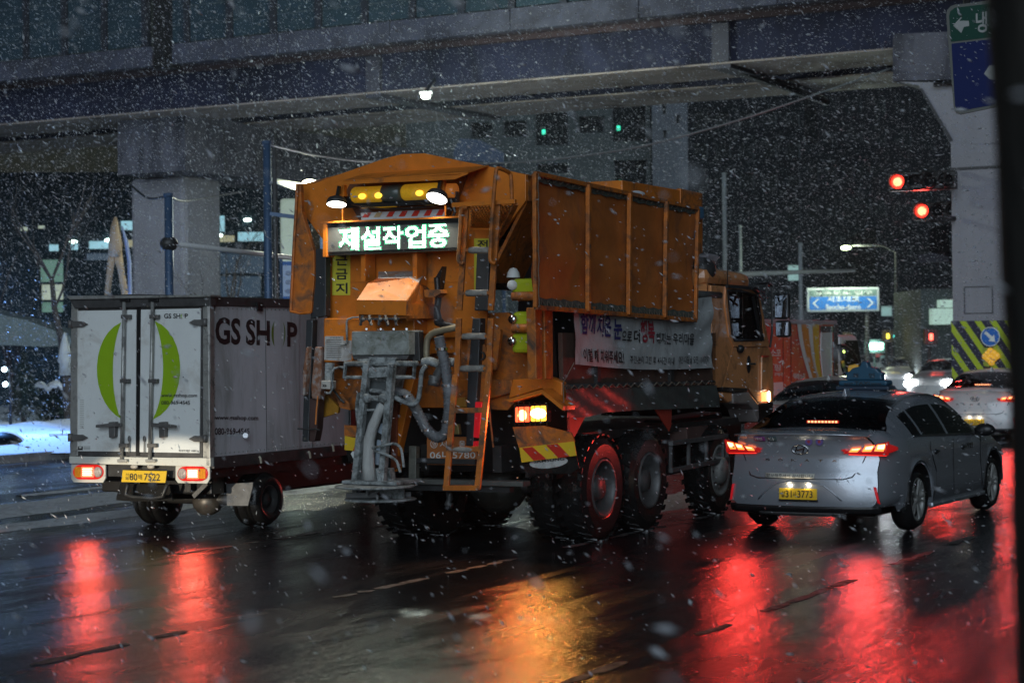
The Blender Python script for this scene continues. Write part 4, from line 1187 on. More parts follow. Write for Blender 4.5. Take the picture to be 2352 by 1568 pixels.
# lime ring
def bez(p0, p1, p2, p3, n=14):
    return [((1 - t) ** 3 * p0[0] + 3 * (1 - t) ** 2 * t * p1[0] + 3 * (1 - t) * t * t * p2[0] + t ** 3 * p3[0],
             (1 - t) ** 3 * p0[1] + 3 * (1 - t) ** 2 * t * p1[1] + 3 * (1 - t) * t * t * p2[1] + t ** 3 * p3[1]) for t in np.linspace(0, 1, n)]
def strip(a_, b_, yy, nm, mm, par):
    vs = [GR(*p, yy) for p in a_] + [GR(*p, yy) for p in b_]
    n = len(a_)
    return MB().add(vs, [(i, n + i, n + i + 1, i + 1) for i in range(n - 1)]).build(nm, mm, par)
strip(bez((412, 248), (215, 330), (215, 740), (425, 832)), bez((412, 248), (345, 400), (345, 680), (410, 832)), -.0185, 'lime_ring', GREEN, lf)
strip(bez((612, 240), (820, 320), (815, 740), (600, 830)), bez((612, 240), (682, 400), (680, 680), (600, 830)), -.0185, 'lime_ring', GREEN, rf)
def gt(s, x0, y0, x1, y1, par=rf, m_=PRINT, bold=.015, tilt=0, tilt0=0):
    """x0,y0 lower left; x1,y1 upper right in crop A"""
    text_on(s, quad_fn(GR(x0, y0, -.020), GR(x1, y0 + tilt, -.020), GR(x1, y1 + tilt, -.020), GR(x0, y1, -.020)), 'lettering', m_, par, bold)
gt('GS SH', 668, 225, 765, 196, bold=.022); gt('P', 792, 223, 811, 196, bold=.022)
strip(bez((778, 196), (764, 202), (764, 218), (777, 224), 8), bez((778, 196), (771, 204), (771, 216), (777, 224), 8), -.0195, 'lime_ring', GREEN, rf)
gt('www.gsshop.com', 650, 702, 866, 674, bold=.02); gt('080-969-4545', 652, 741, 824, 717, bold=.02)
gt('최대적재량 1000 kg', 755, 1025, 876, 1010, bold=.005)
GP('small_badge', [(152, 990), (181, 990), (181, 1012), (152, 1012)], -.018, .002, PRINT, 0, lf)
GP('small_badge', [(158, 994), (172, 992), (175, 1000), (162, 1003)], -.021, .002, WHITE, 0, lf)
for k in range(3):
    GP('notice_line', [(187, 990 + k * 8), (226, 990 + k * 8), (226, 993 + k * 8), (187, 993 + k * 8)], -.018, .001, ALU, 0, lf)
for k in range(16):
    GP('faint_mark', [(163, 712 + k * 11), (188, 712 + k * 11), (188, 716 + k * 11), (163, 716 + k * 11)], -.0175, .001, mat('faint_print', (.50, .50, .46), .5) if k == 0 else bpy.data.materials['faint_print'], 0, lf)
# lock rods, cams, handles, hinges
for x0, x1, par in ((430, 414, lf), (600, 583, rf)):
    MB().tube([GR(x0, 120, -.05), GR(x1, 1075, -.05)], .022, 10).build('lock_rod', ALU, par, smooth=True)
    for yy_ in (216, 600, 986):
        xx_ = x0 + (x1 - x0) * (yy_ - 120) / 955
        GP('rod_bracket', [(xx_ - 20, yy_ - 13), (xx_ + 32, yy_ - 13), (xx_ + 32, yy_ + 11), (xx_ - 20, yy_ + 11)], -.072, .05, mat('bracket_grey', (.16, .155, .15), .5, .4, var=.3) if 'bracket_grey' not in bpy.data.materials else bpy.data.materials['bracket_grey'], .005, par)
    for yy_ in (115, 1075):
        xx_ = x0 if yy_ < 200 else x1
        GP('cam_lock', [(xx_ - 28, yy_ - 8), (xx_ + 28, yy_ - 8), (xx_ + 28, yy_ + 10), (xx_ - 28, yy_ + 10)], -.08, .04, ALU if yy_ > 200 else BLACK, .005, par)
BG = bpy.data.materials['bracket_grey']
for (hx, par, s) in ((355, lf, -1), (655, rf, 1)):
    GP('handle_lock', [(hx - 22, 845), (hx + 22, 842), (hx + 18, 935), (hx - 18, 940)], -.075, .06, BG, .01, par)
    if s < 0: GP('handle_bar', [(258, 862), (340, 852), (410, 850), (410, 870), (340, 875), (258, 878)], -.095, .02, BG, .004, par)
    else: GP('handle_bar', [(590, 850), (680, 855), (742, 864), (740, 880), (680, 878), (590, 872)], -.095, .02, BG, .004, par)
for x in (460, 550):
    MB().tube([GR(x, 938, -.04), GR(x - 1, 1028, -.04)], .007, 6).build('rope_hook', BG, lf if x < 500 else rf)
    MB().ball(GR(x, 945, -.03), (.022, .01, .035)).build('hook_pad', BG, lf if x < 500 else rf, smooth=True)
for (y_, s) in ((260, -1), (938, -1), (250, 1), (945, 1)):
    x0 = 95 if s < 0 else 925
    k = 1 if s < 0 else -1
    GP('hinge', [(x0, y_ - 20), (x0 + k * 60, y_ - 18), (x0 + k * 80, y_ - 18), (x0 + k * 112, y_), (x0 + k * 80, y_ + 17), (x0, y_ + 20)], -.045, .03, BG, .006, lf if s < 0 else rf)
    MB().cyl(GR(x0 + k * 12, y_ - 24, -.04), GR(x0 + k * 12, y_ + 22, -.04), .028, n=10).build('hinge_pin', BG, gs, smooth=True)
# side: rails and lettering
def GS_(x, y, xx=None): return GF.s(A_(x, y), xr + .004 if xx is None else xx)
MB().bx(xr - .02, xr + .03, .03, BL, zt_ - .10, zt_ + .0).build('side_roof_rail', DIRTY_FRAME, gs, bevel=.008)
MB().bx(xr - .04, xr + .02, -.03, .06, zb_, zt_).build('corner_post', ALU, gs, bevel=.01)
MB().bx(xr - .02, xr + .03, .03, BL + 1.2, zb_ - .03, zb_ + .10).build('side_sill', DIRTY_FRAME, gs, bevel=.008)
MB().bx(xr - .02, xr + .03, BL - .12, BL + .02, zb_ + .1, zt_ - .1).build('side_front_post', BLACK, gs, bevel=.008)
m = MB().prism([GS_(*p) for p in ((970, 142), (1475, 185), (1475, 1012), (960, 1068))], (.006, 0, 0)); sp_ = m.build('side_panel', WHITE_SIDE, gs)
rv = MB()
for k in range(34):
    y_ = .10 + k * (BL - .2) / 33
    for z_ in (zt_ - .13, zb_ + .13):
        rv.ball((xr + .012, y_, z_), (.006, .009, .009), 6, 4)
for k in range(22):
    rv.ball((xr + .012, .075, zb_ + .15 + k * (zt_ - zb_ - .3) / 21), (.006, .009, .009), 6, 4)
rv.build('rivets', ALU, gs, kind='stuff')
for fr_y in (.36, .68):
    y_ = BL * fr_y
    MB().bx(xr + .008, xr + .013, y_, y_ + .006, zb_ + .1, zt_ - .1).build('panel_joint', DIRTY_FRAME, gs)
def gst(s, pts, m_=PRINT, bold=.02):
    bl_, br_, tr_, tl_ = [GS_(*p, xr + .014) for p in pts]
    text_on(s, quad_fn(bl_, br_, tr_, tl_), 'lettering', m_, sp_, bold)
gst('GS', ((975, 380), (1126, 384), (1126, 225), (975, 214)), bold=.03)
gst('SH', ((1158, 384), (1302, 390), (1302, 238), (1158, 228)), bold=.03)
gst('P', ((1405, 394), (1466, 397), (1466, 252), (1405, 245)), bold=.03)
m = MB()
GSD = mat('dim_lime_print', (.17, .27, .02), .5)
for p0, p1, q0, q1 in (((1330, 240), (1305, 330), (1330, 392), (1318, 330)), ((1378, 244), (1400, 330), (1376, 395), (1388, 330))):
    a_ = [GS_(*p, xr + .013) for p in bez(p0, (p1[0], 270), (p1[0], 360), q0, 10)]
    b_ = [GS_(*p, xr + .013) for p in bez(p0, (q1[0] + 4, 270), (q1[0] + 4, 360), q0, 10)]
    MB().add(a_ + b_, [(i, 10 + i, 11 + i, i + 1) for i in range(9)]).build('lime_ring', GSD, sp_)
gst('www.gsshop.com', ((972, 838), (1232, 842), (1232, 806), (972, 804)), bold=.02)
gst('080-969-4545', ((972, 922), (1180, 916), (1180, 882), (972, 878)), bold=.02)
MB().cyl(GS_(1155, 925), GS_(1155, 925, xr + .06), .03, n=10).build('side_knob', CHROME, gs)
for x, y_ in ((1245, 1060), (1540, 1030), (1680, 990)):
    MB().tube([GS_(x - 8, y_ - 10, xr + .05), GS_(x, y_, xr + .06), GS_(x + 4, y_ + 28, xr + .05)], .014, 6).build('rope_hook', mat('cream_steel', (.6, .55, .42), .5) if x < 1300 else bpy.data.materials['cream_steel'], gs)
GPr = MB().prism([GS_(*p, xr + .03) for p in ((1220, 128), (1250, 130), (1250, 182), (1222, 180))], (.02, 0, 0)).build('roof_bracket', BLACK, gs)

# lamp brackets and tail lamps
LBM = mat('lamp_bracket_cream', (.62, .62, .55), .45, dirt=(.2, .12, .06), dirt_amt=.12, ds=12)
for (x0, flip) in ((112, 0), (736, 1)):
    dy = 5 * flip
    pts = [(x0, 1096), (x0 + 205, 1100 + dy), (x0 + 205, 1180 + dy), (x0 + 190, 1208 + dy), (x0 + 15, 1205 + dy), (x0, 1185 + dy)]
    lbk = GP('lamp_bracket', pts, .0, .03, LBM, .006)
    cx0, cx1 = x0 + 12, x0 + 186
    cyy = 1144 + dy * 2
    def capsule(a_, b_, r, yy, d, nm, mm, par):
        out = [(b_ - r + r * math.sin(t), cyy - r * math.cos(t)) for t in np.linspace(0, math.pi, 12)] + [(a_ + r + r * math.sin(t), cyy - r * math.cos(t)) for t in np.linspace(math.pi, 2 * math.pi, 12)]
        return MB().prism([GR(*p, yy) for p in out], (0, d, 0)).build(nm, mm, par, bevel=.006)
    hl = capsule(cx0 - 2, cx1 + 2, 44, -.025, .03, 'tail_lamp', mat('deep_red_lens', (.35, .01, .01), .15, emit=(1, .03, .02), es=.5) if not flip else bpy.data.materials['deep_red_lens'], lbk)
    def sect(a_, b_, nm, mm, h=30):
        MB().prism([GR(*p, -.034) for p in ((a_, cyy - h), (b_, cyy - h), (b_, cyy + h), (a_, cyy + h))], (0, .01, 0)).build(nm, mm, hl, bevel=.003)
    am = bpy.data.materials.get('amber_patch') or mat('amber_patch', (.55, .20, .02), .2, emit=(1, .35, .02), es=.28, var=.5, vs=30)
    rd = bpy.data.materials.get('lit_red') or emitter('lit_red', (1, .10, .05), 3.0)
    ht = bpy.data.materials.get('lit_hot') or emitter('lit_hot', (1, .52, .30), 5.5)
    if not flip:
        sect(cx0 + 8, cx0 + 48, 'amber_section', am); sect(cx0 + 50, cx0 + 120, 'red_section', rd, 32)
        for k in range(4): MB().prism([GR(*p, -.040) for p in ((cx0 + 56, cyy - 22 + k * 12), (cx0 + 112 - (k % 2) * 8, cyy - 22 + k * 12), (cx0 + 112, cyy - 15 + k * 12), (cx0 + 56, cyy - 15 + k * 12))], (0, .004, 0)).build('lit_filament', ht, hl)
        rc = cx0 + 146
    else:
        sect(cx1 - 48, cx1 - 8, 'amber_section', am); sect(cx0 + 56, cx0 + 124, 'red_section', rd, 32)
        for k in range(4): MB().prism([GR(*p, -.040) for p in ((cx0 + 62, cyy - 22 + k * 12), (cx0 + 118, cyy - 22 + k * 12), (cx0 + 118, cyy - 15 + k * 12), (cx0 + 62, cyy - 15 + k * 12))], (0, .004, 0)).build('lit_filament', ht, hl)
        rc = cx0 + 28
    MB().lathe(GR(rc, cyy, -.036), (0, -1, 0), [(.058, -.01), (.058, .003), (.035, .008), (0, .010)], 20).build('reversing_lens', mat('pinkish_lens', (.5, .42, .38), .15, var=.4, vs=50) if not flip else bpy.data.materials['pinkish_lens'], hl, smooth=True)
    ld = bpy.data.lights.new('tail_lamp_light', 'SPOT'); ld.energy = 26; ld.color = (1, .08, .04); ld.shadow_soft_size = .07; ld.spot_size = math.radians(150); ld.spot_blend = .6
    lo = bpy.data.objects.new('tail_lamp_light', ld); C.objects.link(lo); lo.parent = gs; lo.location = GR(x0 + 95, 1148, -.08); lo.rotation_euler = Vector((0, -1, -.1)).to_track_quat('-Z', 'Z').to_euler()
# licence plate
lp = GP('licence_plate', [(420, 1132), (684, 1138), (675, 1208), (412, 1203)], -.06, .012, YELLOW, .003)
def gpt(s, x0, y0, x1, y1, bold=.0):
    text_on(s, quad_fn(GR(x0, y0, -.064), GR(x1, y0 + 3, -.064), GR(x1, y1 + 3, -.064), GR(x0, y1, -.064)), 'lettering', PRINT, lp, bold)
gpt('서', 438, 1166, 458, 1148); gpt('울', 436, 1188, 458, 1168); gpt('80', 462, 1192, 508, 1150, .01); gpt('배', 514, 1188, 536, 1154); gpt('7522', 548, 1194, 644, 1151, .01)
for x in (490, 590):
    MB().ball(GR(x, 1112, -.03), (.05, .03, .025)).build('plate_lamp', mat('plate_lamp', (.5, .45, .38), .3) if x < 500 else bpy.data.materials['plate_lamp'], gs, smooth=True)
# under the box
MB().tube([GR(*p, .02) for p in ((452, 1216), (445, 1250), (440, 1280), (480, 1292), (600, 1300), (660, 1290), (688, 1216))], .022, 8).build('underrun_hoop', STEEL, gs, smooth=True)
GP('rubber_skirt', [(405, 1212), (560, 1215), (700, 1222), (720, 1315), (480, 1320), (382, 1312), (385, 1285)], .15, .02, RUBBER)
MB().bx(xl + .05, xr - .05, BL + .02, BL + 1.18, zb_ - .14, zt_ - .1).build('front_bulkhead', BLACK, gs)
MB().bx(xl + .1, xr - .1, .05, BL, zb_ - .14, zb_ - .005).build('box_subframe', STEEL, gs)
for x in (-.35, .35): MB().bx(x - .04, x + .04, .2, BL + 2.6, zb_ - .30, zb_ - .14).build('chassis_rail', STEEL, gs)
GP('mudflap', [(1040, 1214), (1200, 1205), (1196, 1240), (1170, 1345), (1045, 1345)], .62, .02, mat('grey_mudflap', (.14, .14, .14), .55, var=.4, vs=8))
MB().ball(GR(930, 1320, .95), (.19, .16, .16)).build('differential', mat('oily_grey', (.10, .09, .08), .4, .3, var=.4, vs=10), gs, smooth=True)
MB().cyl((-.6, .95, .31), (.6, .95, .31), .06, n=12).build('axle', STEEL, gs, smooth=True)
MB().bar(GR(850, 1290, .2), GR(930, 1210, .2), .05, .05).build('brace', GREY_STEEL, gs)
MB().bx(xl + .35, xr - .35, 1.45, BL + 1.2, .34, zb_ - .13).build('underbody_filler', BLACK, gs, bevel=.03)  # added black filler for the dark underside of the box
MB().bx(xl + .2, xr - .2, .30, .55, zb_ - .34, zb_ - .13).build('rear_cross_frame', BLACK, gs, bevel=.02)
for (x, dual) in ((-.52, 1), (.80, 1)):
    sd_ = 1 if x > 0 else -1
    w = bpy.data.objects.new('wheel', None); C.objects.link(w); w.parent = gs; w.location = (x if x > 0 else -.80, 1.15 if x > 0 else .98, .31)
    for k in range(2):
        tyre_mesh(.31, .155, .165, sd_, 0, parent=w, c=(-sd_ * k * .18, 0, 0))
    MB().lathe((0, 0, 0), (-sd_, 0, 0), [(.17, 0), (.155, -.01), (.15, .06), (.09, .07), (.06, .02), (0, .02)], 28).build('rim', STEEL, w, smooth=True)
MB().bx(-.8, .8, BL + 1.7, BL + 3.35, .45, 1.1).build('cab', WHITE_CAR, gs, bevel=.08)
MB().prism([(-.75, BL + 1.7, 1.1), (-.75, BL + 3.25, 1.1), (-.75, BL + 2.8, 1.95), (-.75, BL + 1.75, 1.95)], (1.5, 0, 0)).build('cab_upper', WHITE_CAR, gs, bevel=.08)
for sd_ in (-1, 1):
    w = bpy.data.objects.new('wheel', None); C.objects.link(w); w.parent = gs; w.location = (sd_ * .78, BL + 2.7, .31)
    tyre_mesh(.31, .18, .18, sd_, 0, parent=w)
    MB().lathe((0, 0, 0), (-sd_, 0, 0), [(.18, 0), (.15, .04), (.06, .02), (0, .02)], 28).build('rim', GREY_STEEL, w, smooth=True)

# ------------------------------------------------------------------ sedans
def pch(xs_, ys_):
    xs_, ys_ = np.array(xs_, float), np.array(ys_, float)
    h = np.diff(xs_); d = np.diff(ys_) / h
    mm = np.zeros_like(xs_)
    mm[0], mm[-1] = d[0], d[-1]
    for i in range(1, len(xs_) - 1):
        if d[i - 1] * d[i] > 0:
            w1, w2 = 2 * h[i] + h[i - 1], h[i] + 2 * h[i - 1]
            mm[i] = (w1 + w2) / (w1 / d[i - 1] + w2 / d[i])
    def f(x):
        x = min(max(x, xs_[0]), xs_[-1])
        i = min(max(int(np.searchsorted(xs_, x)) - 1, 0), len(h) - 1)
        t = (x - xs_[i]) / h[i]
        return float((2 * t ** 3 - 3 * t * t + 1) * ys_[i] + (t ** 3 - 2 * t * t + t) * h[i] * mm[i] + (-2 * t ** 3 + 3 * t * t) * ys_[i + 1] + (t ** 3 - t * t) * h[i] * mm[i + 1])
    return f
z_top = pch([0, .10, .26, .42, .85, 1.3, 1.75, 2.2, 2.7, 3.1, 3.45, 3.7, 4.2, 4.6, 4.78, 4.855], [1.055, 1.09, 1.098, 1.115, 1.275, 1.405, 1.465, 1.475, 1.44, 1.30, 1.13, 1.03, .96, .86, .74, .62])
z_belt = pch([0, .3, 1.0, 2.0, 3.3, 4.0, 4.6, 4.855], [.97, 1.01, 1.005, .975, .925, .86, .74, .58])
half_w = pch([0, .12, .35, .8, 1.5, 3.2, 4.0, 4.5, 4.75, 4.855], [.775, .825, .875, .915, .932, .930, .912, .85, .74, .62])
roof_w = pch([0, .3, .55, 1.2, 2.0, 2.8, 3.45, 3.8, 4.6, 4.855], [.70, .73, .70, .60, .575, .60, .70, .76, .66, .52])
rear_prof = pch([.2, .30, .40, .55, .66, .72, .80, .92, 1.0, 1.055, 1.2], [.10, .02, .0, .005, .02, .075, .085, .07, .045, .0, .0])
fade = lambda s: max(0, 1 - s / .8)
def yr(x, z): return rear_prof(z) + .17 * min(1, abs(x) / .82) ** 2.6
AX_R, AX_F, WR = 1.09, 3.895, .345

def ring(s, arches=True):
    w, wr_, zt__, zbl = half_w(s), roof_w(s), z_top(s), z_belt(s)
    zbl = min(zbl, zt__ - .035)
    off = fade(s)
    yb = lambda z: s + off * (rear_prof(z) + .17) + (-.25 * max(0, s - 4.2) * 0)
    zb = .235 if s > .5 else .30
    if s > 4.4: zb = .22
    ya = yb(.5)
    ain = 0
    if arches:
        for a_ in (AX_R, AX_F):
            dy = abs(ya - a_)
            if dy < WR + .045:
                zb = max(zb, .33 + math.sqrt((WR + .045) ** 2 - dy * dy))
    zr = zt__ - (.05 if zt__ - zbl > .1 else .02)
    wr_ = wr_ if zt__ - zbl > .12 else w - .13
    k = min(1, max(0, (zt__ - zbl - .05) / .15))
    wr_ = roof_w(s) * k + (w - .13) * (1 - k)
    pts = []
    inarch = zb > .34
    nom = [(w - (.02 if inarch else .075), zb), (w - (.012 if inarch else .02), zb + .05), (w - .002, .42), (w, .56), (w - .012, .68), (w - .004, .80), (w - .016, .86), (w - .045, zbl - .03), (w - .062, zbl)]
    for i, (x, z) in enumerate(nom):
        z = max(z, zb + .012 * i)
        if i < 7: z = min(z, zbl - .03 - .012 * (7 - i))
        pts.append((x, yb(z), z))
    x8, z8 = w - .062, zbl
    for t in (.25, .5, .75, 1.0):
        x = x8 + (wr_ - x8) * t + .018 * math.sin(math.pi * t) * k
        z = z8 + (zr - z8) * t
        pts.append((x, yb(z), z))
    for t in (.12, .3, .5, .75, 1.0):
        x = wr_ * (1 - t)
        z = zr + (zt__ - zr) * math.sin(t * math.pi / 2) ** .8
        pts.append((x, yb(z) - off * .17 * (1 - (x / max(wr_, .01)) ** 2.6), z))
    return pts
stations = sorted(set([round(x, 3) for x in list(np.linspace(0, .5, 9)) + list(np.linspace(.5, 1.6, 34)) + list(np.linspace(1.6, 3.4, 22)) + list(np.linspace(3.4, 4.4, 32)) + list(np.linspace(4.4, 4.855, 9))]))
NP = 18
def body_cat(s, j):
    """which part a face between stations belongs to; j = profile index"""
    if j in (8, 9, 10, 11):
        zt__, zbl = z_top(s), z_belt(s)
        if zt__ - zbl > .10 and .62 < s < 3.55:
            return 'pillar_or_glass'
    return 'body'
def make_sedan(label, paint, group, fr, front_lights=False, rear_on=True, taxi=True, plate=None, detail=True):
    root = thing('sedan_car', label, 'car', fr, group=group)
    R_ = [ring(s) for s in stations]
    body, rearg, screen = MB(), MB(), MB()
    sidew = {}
    ns = len(stations)
    for sx in (1, -1):
        parts_ = {'body': [], 'rear_window': [], 'windscreen': [], 'qtr': [], 'rw': [], 'fw': []}
        vs = [(p[0] * sx, p[1], p[2]) for rg in R_ for p in rg]
        for i in range(ns - 1):
            s = (stations[i] + stations[i + 1]) / 2
            ym = R_[i][9][1]
            for j in range(NP - 1):
                k = 'body'
                if 8 <= j <= 10:
                    zc = (R_[i][8][2] + R_[i][12][2]) / 2
                    open_ = R_[i][12][2] - R_[i][8][2]
                    if open_ > .05 and 1.02 < s < 3.36:
                        if s < 1.30: k = 'qtr'
                        elif 1.36 < s < 2.20: k = 'rw'
                        elif 2.27 < s < 3.30: k = 'fw'
                if j >= 12:
                    if .44 < s < 1.36: k = 'rear_window'
                    elif 2.78 < s < 3.52: k = 'windscreen'
                a_, b_, c_, d_ = i * NP + j, i * NP + j + 1, (i + 1) * NP + j + 1, (i + 1) * NP + j
                f = (a_, d_, c_, b_) if sx > 0 else (a_, b_, c_, d_)
                parts_[k].append(f)
        for k, fl in parts_.items():
            if not fl: continue
            used = sorted({v for f in fl for v in f}); mp = {v: n for n, v in enumerate(used)}
            tgt = {'body': body, 'rear_window': rearg, 'windscreen': screen}.get(k)
            if tgt is None: tgt = sidew.setdefault((k, sx), MB())
            tgt.add([vs[v] for v in used], [tuple(mp[v] for v in f) for f in fl])
    # rear face
    rg = R_[0]
    NC = 24
    vs, fs = [], []
    for (x, y, z) in rg:
        for c in range(NC + 1):
            xx = x * (1 - 2 * c / NC)
            vs.append((xx, yr(xx, z) if abs(x) > .05 else y, z))
    w_ = NC + 1
    for j in range(NP - 2):
        for c in range(NC):
            fs.append((j * w_ + c, j * w_ + c + 1, (j + 1) * w_ + c + 1, (j + 1) * w_ + c))
    body.add(vs, fs)
    # nose
    rg = R_[-1]
    vs, fs = [], []
    for (x, y, z) in rg:
        for c in range(NC + 1):
            xx = x * (1 - 2 * c / NC)
            vs.append((xx, y + .18 * (1 - (abs(xx) / .62) ** 2.2) * .9, z))
    for j in range(NP - 2):
        for c in range(NC):
            fs.append((j * w_ + c, (j + 1) * w_ + c, (j + 1) * w_ + c + 1, j * w_ + c + 1))
    body.add(vs, fs)
    bo = body.build('body', paint, root, smooth=True)
    rearg.build('rear_window', CAR_GLASS, root, smooth=True)
    screen.build('windscreen', CAR_GLASS, root, smooth=True)
    for (k, sx), mb in sidew.items():
        mb.build('side_window', CAR_GLASS, root, smooth=True)
    # black liner, floor
    MB().bx(-.66, .66, .35, 4.5, .20, .62).build('underbody', BLACK, root)
    MB().bx(-.80, .80, 1.55, 3.45, .20, .50).build('floor_pan', BLACK, root)
    m = MB()
    for y_ in (2.0, 2.95):
        for x in (-.38, .38):
            m.bx(x - .24, x + .24, y_ - .35, y_ - .22, .55, 1.08)
            m.bx(x - .13, x + .13, y_ - .33, y_ - .24, 1.09, 1.26)
    m.build('seats', BLACK, root, bevel=.04)
    MB().bx(-.62, .62, .62, 1.25, .93, .975).build('parcel_shelf', BLACK, root)
    MB().bx(-.7, .7, 3.05, 3.5, .70, .93).build('dashboard', BLACK, root, bevel=.04)
    MB().lathe((-.36, 3.0, .95), (0, -.9, .35), [(.17, -.012), (.185, 0), (.17, .012)], 20).build('steering_wheel', BLACK, root)
    def rp(x, z, d=0.0): return Vector((x, yr(x, z) - d, z))
    def patch(pts, nm, mm, par, d=.012, nseg=6, thick=.02, bev=0):
        """quad patch that follows the curved tail: pts bl, br, tr, tl in (x, z)"""
        (x0, z0), (x1, z1), (x2, z2), (x3, z3) = pts
        def fn(u, v):
            x = (x0 * (1 - u) + x1 * u) * (1 - v) + (x3 * (1 - u) + x2 * u) * v
            z = (z0 * (1 - u) + z1 * u) * (1 - v) + (z3 * (1 - u) + z2 * u) * v
            return rp(x, z, d)
        return MB().grid(fn, nseg, 3).build(nm, mm, par, smooth=True, thick=thick)
    dark = bpy.data.materials.get('tail_lens') or mat('tail_lens', (.16, .006, .008), .12, coat=1, emit=(1, .02, .02), es=.30)
    rimm = bpy.data.materials.get('tail_red') or emitter('tail_red', (1, .03, .02), 1.1)
    seg = bpy.data.materials.get('tail_segment') or emitter('tail_segment', (1, .16, .03), 3.6)
    core = bpy.data.materials.get('tail_core') or emitter('tail_core', (1, .50, .22), 5.0)
    if rear_on:
        for sx in (1, -1):
            S = lambda l: [(sx * x, z) for x, z in l]
            tl_ = patch(S([(.44, .865), (.86, .845), (.875, .985), (.47, .885)]), 'tail_lamp', dark, root, .014, 12, .03)
            patch(S([(.42, .90), (.46, .87), (.50, .905), (.47, .915)]), 'lamp_tip', dark, tl_, .013)
            # wrap around the corner
            fn = lambda u, v: Vector((sx * (half_w(.18 + .22 * u) + .008 - .004 * (v)), .19 + .26 * u + .0, (.86 + .03 * u) * (1 - v) + (.975 - .055 * u) * v))
            MB().grid(fn, 5, 3).build('lamp_wrap', dark, tl_, smooth=True, thick=.01)
            for (xa, xb, za, zb2, zc, zd) in ((.51, .61, .880, .880, .925, .915), (.635, .735, .885, .885, .950, .938), (.745, .845, .890, .885, .968, .955)):
                patch(S([(xa - .01, za), (xb - .03, zb2), (xb + .01, zc), (xa + .02, zd)]), 'lamp_segment', seg, tl_, .030, 3, .006)
                patch(S([(xa + .02, za + .022), (xb - .022, zb2 + .024), (xb - .004, zc - .010), (xa + .03, zd - .006)]), 'lamp_core', core, tl_, .036, 3, .004)
            patch(S([(.49, .848), (.84, .835), (.85, .862), (.50, .870)]), 'lamp_lower', rimm, tl_, .016, 8, .01)
            ld = bpy.data.lights.new('tail_lamp_light', 'SPOT'); ld.energy = 42; ld.color = (1, .05, .04); ld.shadow_soft_size = .10; ld.spot_size = math.radians(120); ld.spot_blend = .6
            lo = bpy.data.objects.new('tail_lamp_light', ld); C.objects.link(lo); lo.parent = root; lo.location = (sx * .66, .06, .92); lo.rotation_euler = Vector((0, -1, -.1)).to_track_quat('-Z', 'Z').to_euler()
            rf_ = patch(S([(.775, .36), (.80, .345), (.765, .52), (.74, .525)]), 'reflector', bpy.data.materials.get('red_lens_dim'), root, .012, 2, .01)
        hb = MB().bx(-.17, .17, .72, .75, 1.150, 1.178).build('high_brake_lamp', rimm, root)
        for k in range(9):
            MB().bx(-.155 + k * .037, -.155 + k * .037 + .022, .712, .72, 1.154, 1.174).build('lamp_dot', core, hb)
    # plate recess, bumper lip, seams
    pl_ = patch([(-.31, .37), (.31, .37), (.25, .545), (-.25, .545)], 'plate_recess', paint, root, -.004, 6, .002)
    MB().tube([rp(x, z, .006) for x, z in ((-.44, .38), (-.36, .46), (-.26, .535), (-.1, .565), (.1, .565), (.26, .535), (.36, .46), (.44, .38))], .008, 6).build('recess_edge', paint, root, smooth=True)
    patch([(-.80, .235), (.80, .235), (.80, .315), (-.80, .315)], 'lower_valance', BLACK, root, .004, 16, .02)
    patch([(-.45, .215), (.45, .215), (.45, .245), (-.45, .245)], 'valance_strip', GREY_STEEL, root, .02, 8, .01)
    MB().tube([rp(x, z, .002) for x, z in ((-.66, .86), (-.60, .72), (-.54, .625), (-.45, .60), (0, .595), (.45, .60), (.54, .625), (.60, .72), (.66, .86))], .0055, 5).build('boot_seam', BLACK, root)
    MB().tube([rp(x, z, .012) for x, z in ((-.72, 1.045), (-.4, 1.06), (0, 1.065), (.4, 1.06), (.72, 1.045))], .012, 8).build('boot_lip', paint, root, smooth=True)
    for sx in (1, -1):
        def sd_pt(y, z, d=.004):
            return Vector((sx * (half_w(y) + d - (.012 if .62 < z < .75 else .004) - (.045 if z > .93 else 0)), y, z))
        for (ya, yb_) in ((1.42, 1.20), (2.235, 2.25), (3.30, 3.38)):
            m = MB()
            pts = [sd_pt(ya + (yb_ - ya) * (0 if z > .6 else (.6 - z) / .3) + (-.18 * max(0, (.62 - z)) if ya < 1.5 else 0) + (.32 if ya < 1.5 else 0) * (1 - min(1, max(0, (z - .45) / .4))), z) for z in (.93, .85, .75, .6, .45, .33)]
            m.tube(pts, .005, 5).build('door_seam', BLACK, root)
        for y_ in (1.62, 2.62):
            MB().ball(sd_pt(y_, .82, .012), (.02, .085, .018)).build('door_handle', CHROME, root, smooth=True)
            MB().ball(sd_pt(y_, .815, .0), (.008, .06, .03)).build('handle_recess', BLACK, root, smooth=True)
        m = MB().tube([Vector((sx * (half_w(s) - .052), s, z_belt(s) + .004)) for s in (1.02, 1.3, 1.8, 2.4, 3.0, 3.36)], .010, 6)
        m.build('window_chrome', CHROME, root, smooth=True)
        # chrome arc over the windows
        pts = []
        for s in (1.02, 1.1, 1.2, 1.35, 1.6, 2.0, 2.4, 2.8, 3.0, 3.2, 3.36):
            r_ = ring(s, False)[12]
            pts.append(Vector((sx * (r_[0] + .012), r_[1], r_[2] - .004)))
        MB().tube(pts, .009, 6).build('window_chrome', CHROME, root, smooth=True)
        mm_ = MB().ball((sx * 1.0, 3.22, .985), (.12, .075, .075)).build('door_mirror', BLACK, root, smooth=True)
        MB().bar((sx * .86, 3.25, .94), (sx * .96, 3.23, .96), .05, .03).build('mirror_stalk', BLACK, root)
        MB().bx(sx * .925, sx * .86, 1.5, 3.5, .215, .27).build('sill', paint, root, bevel=.02)
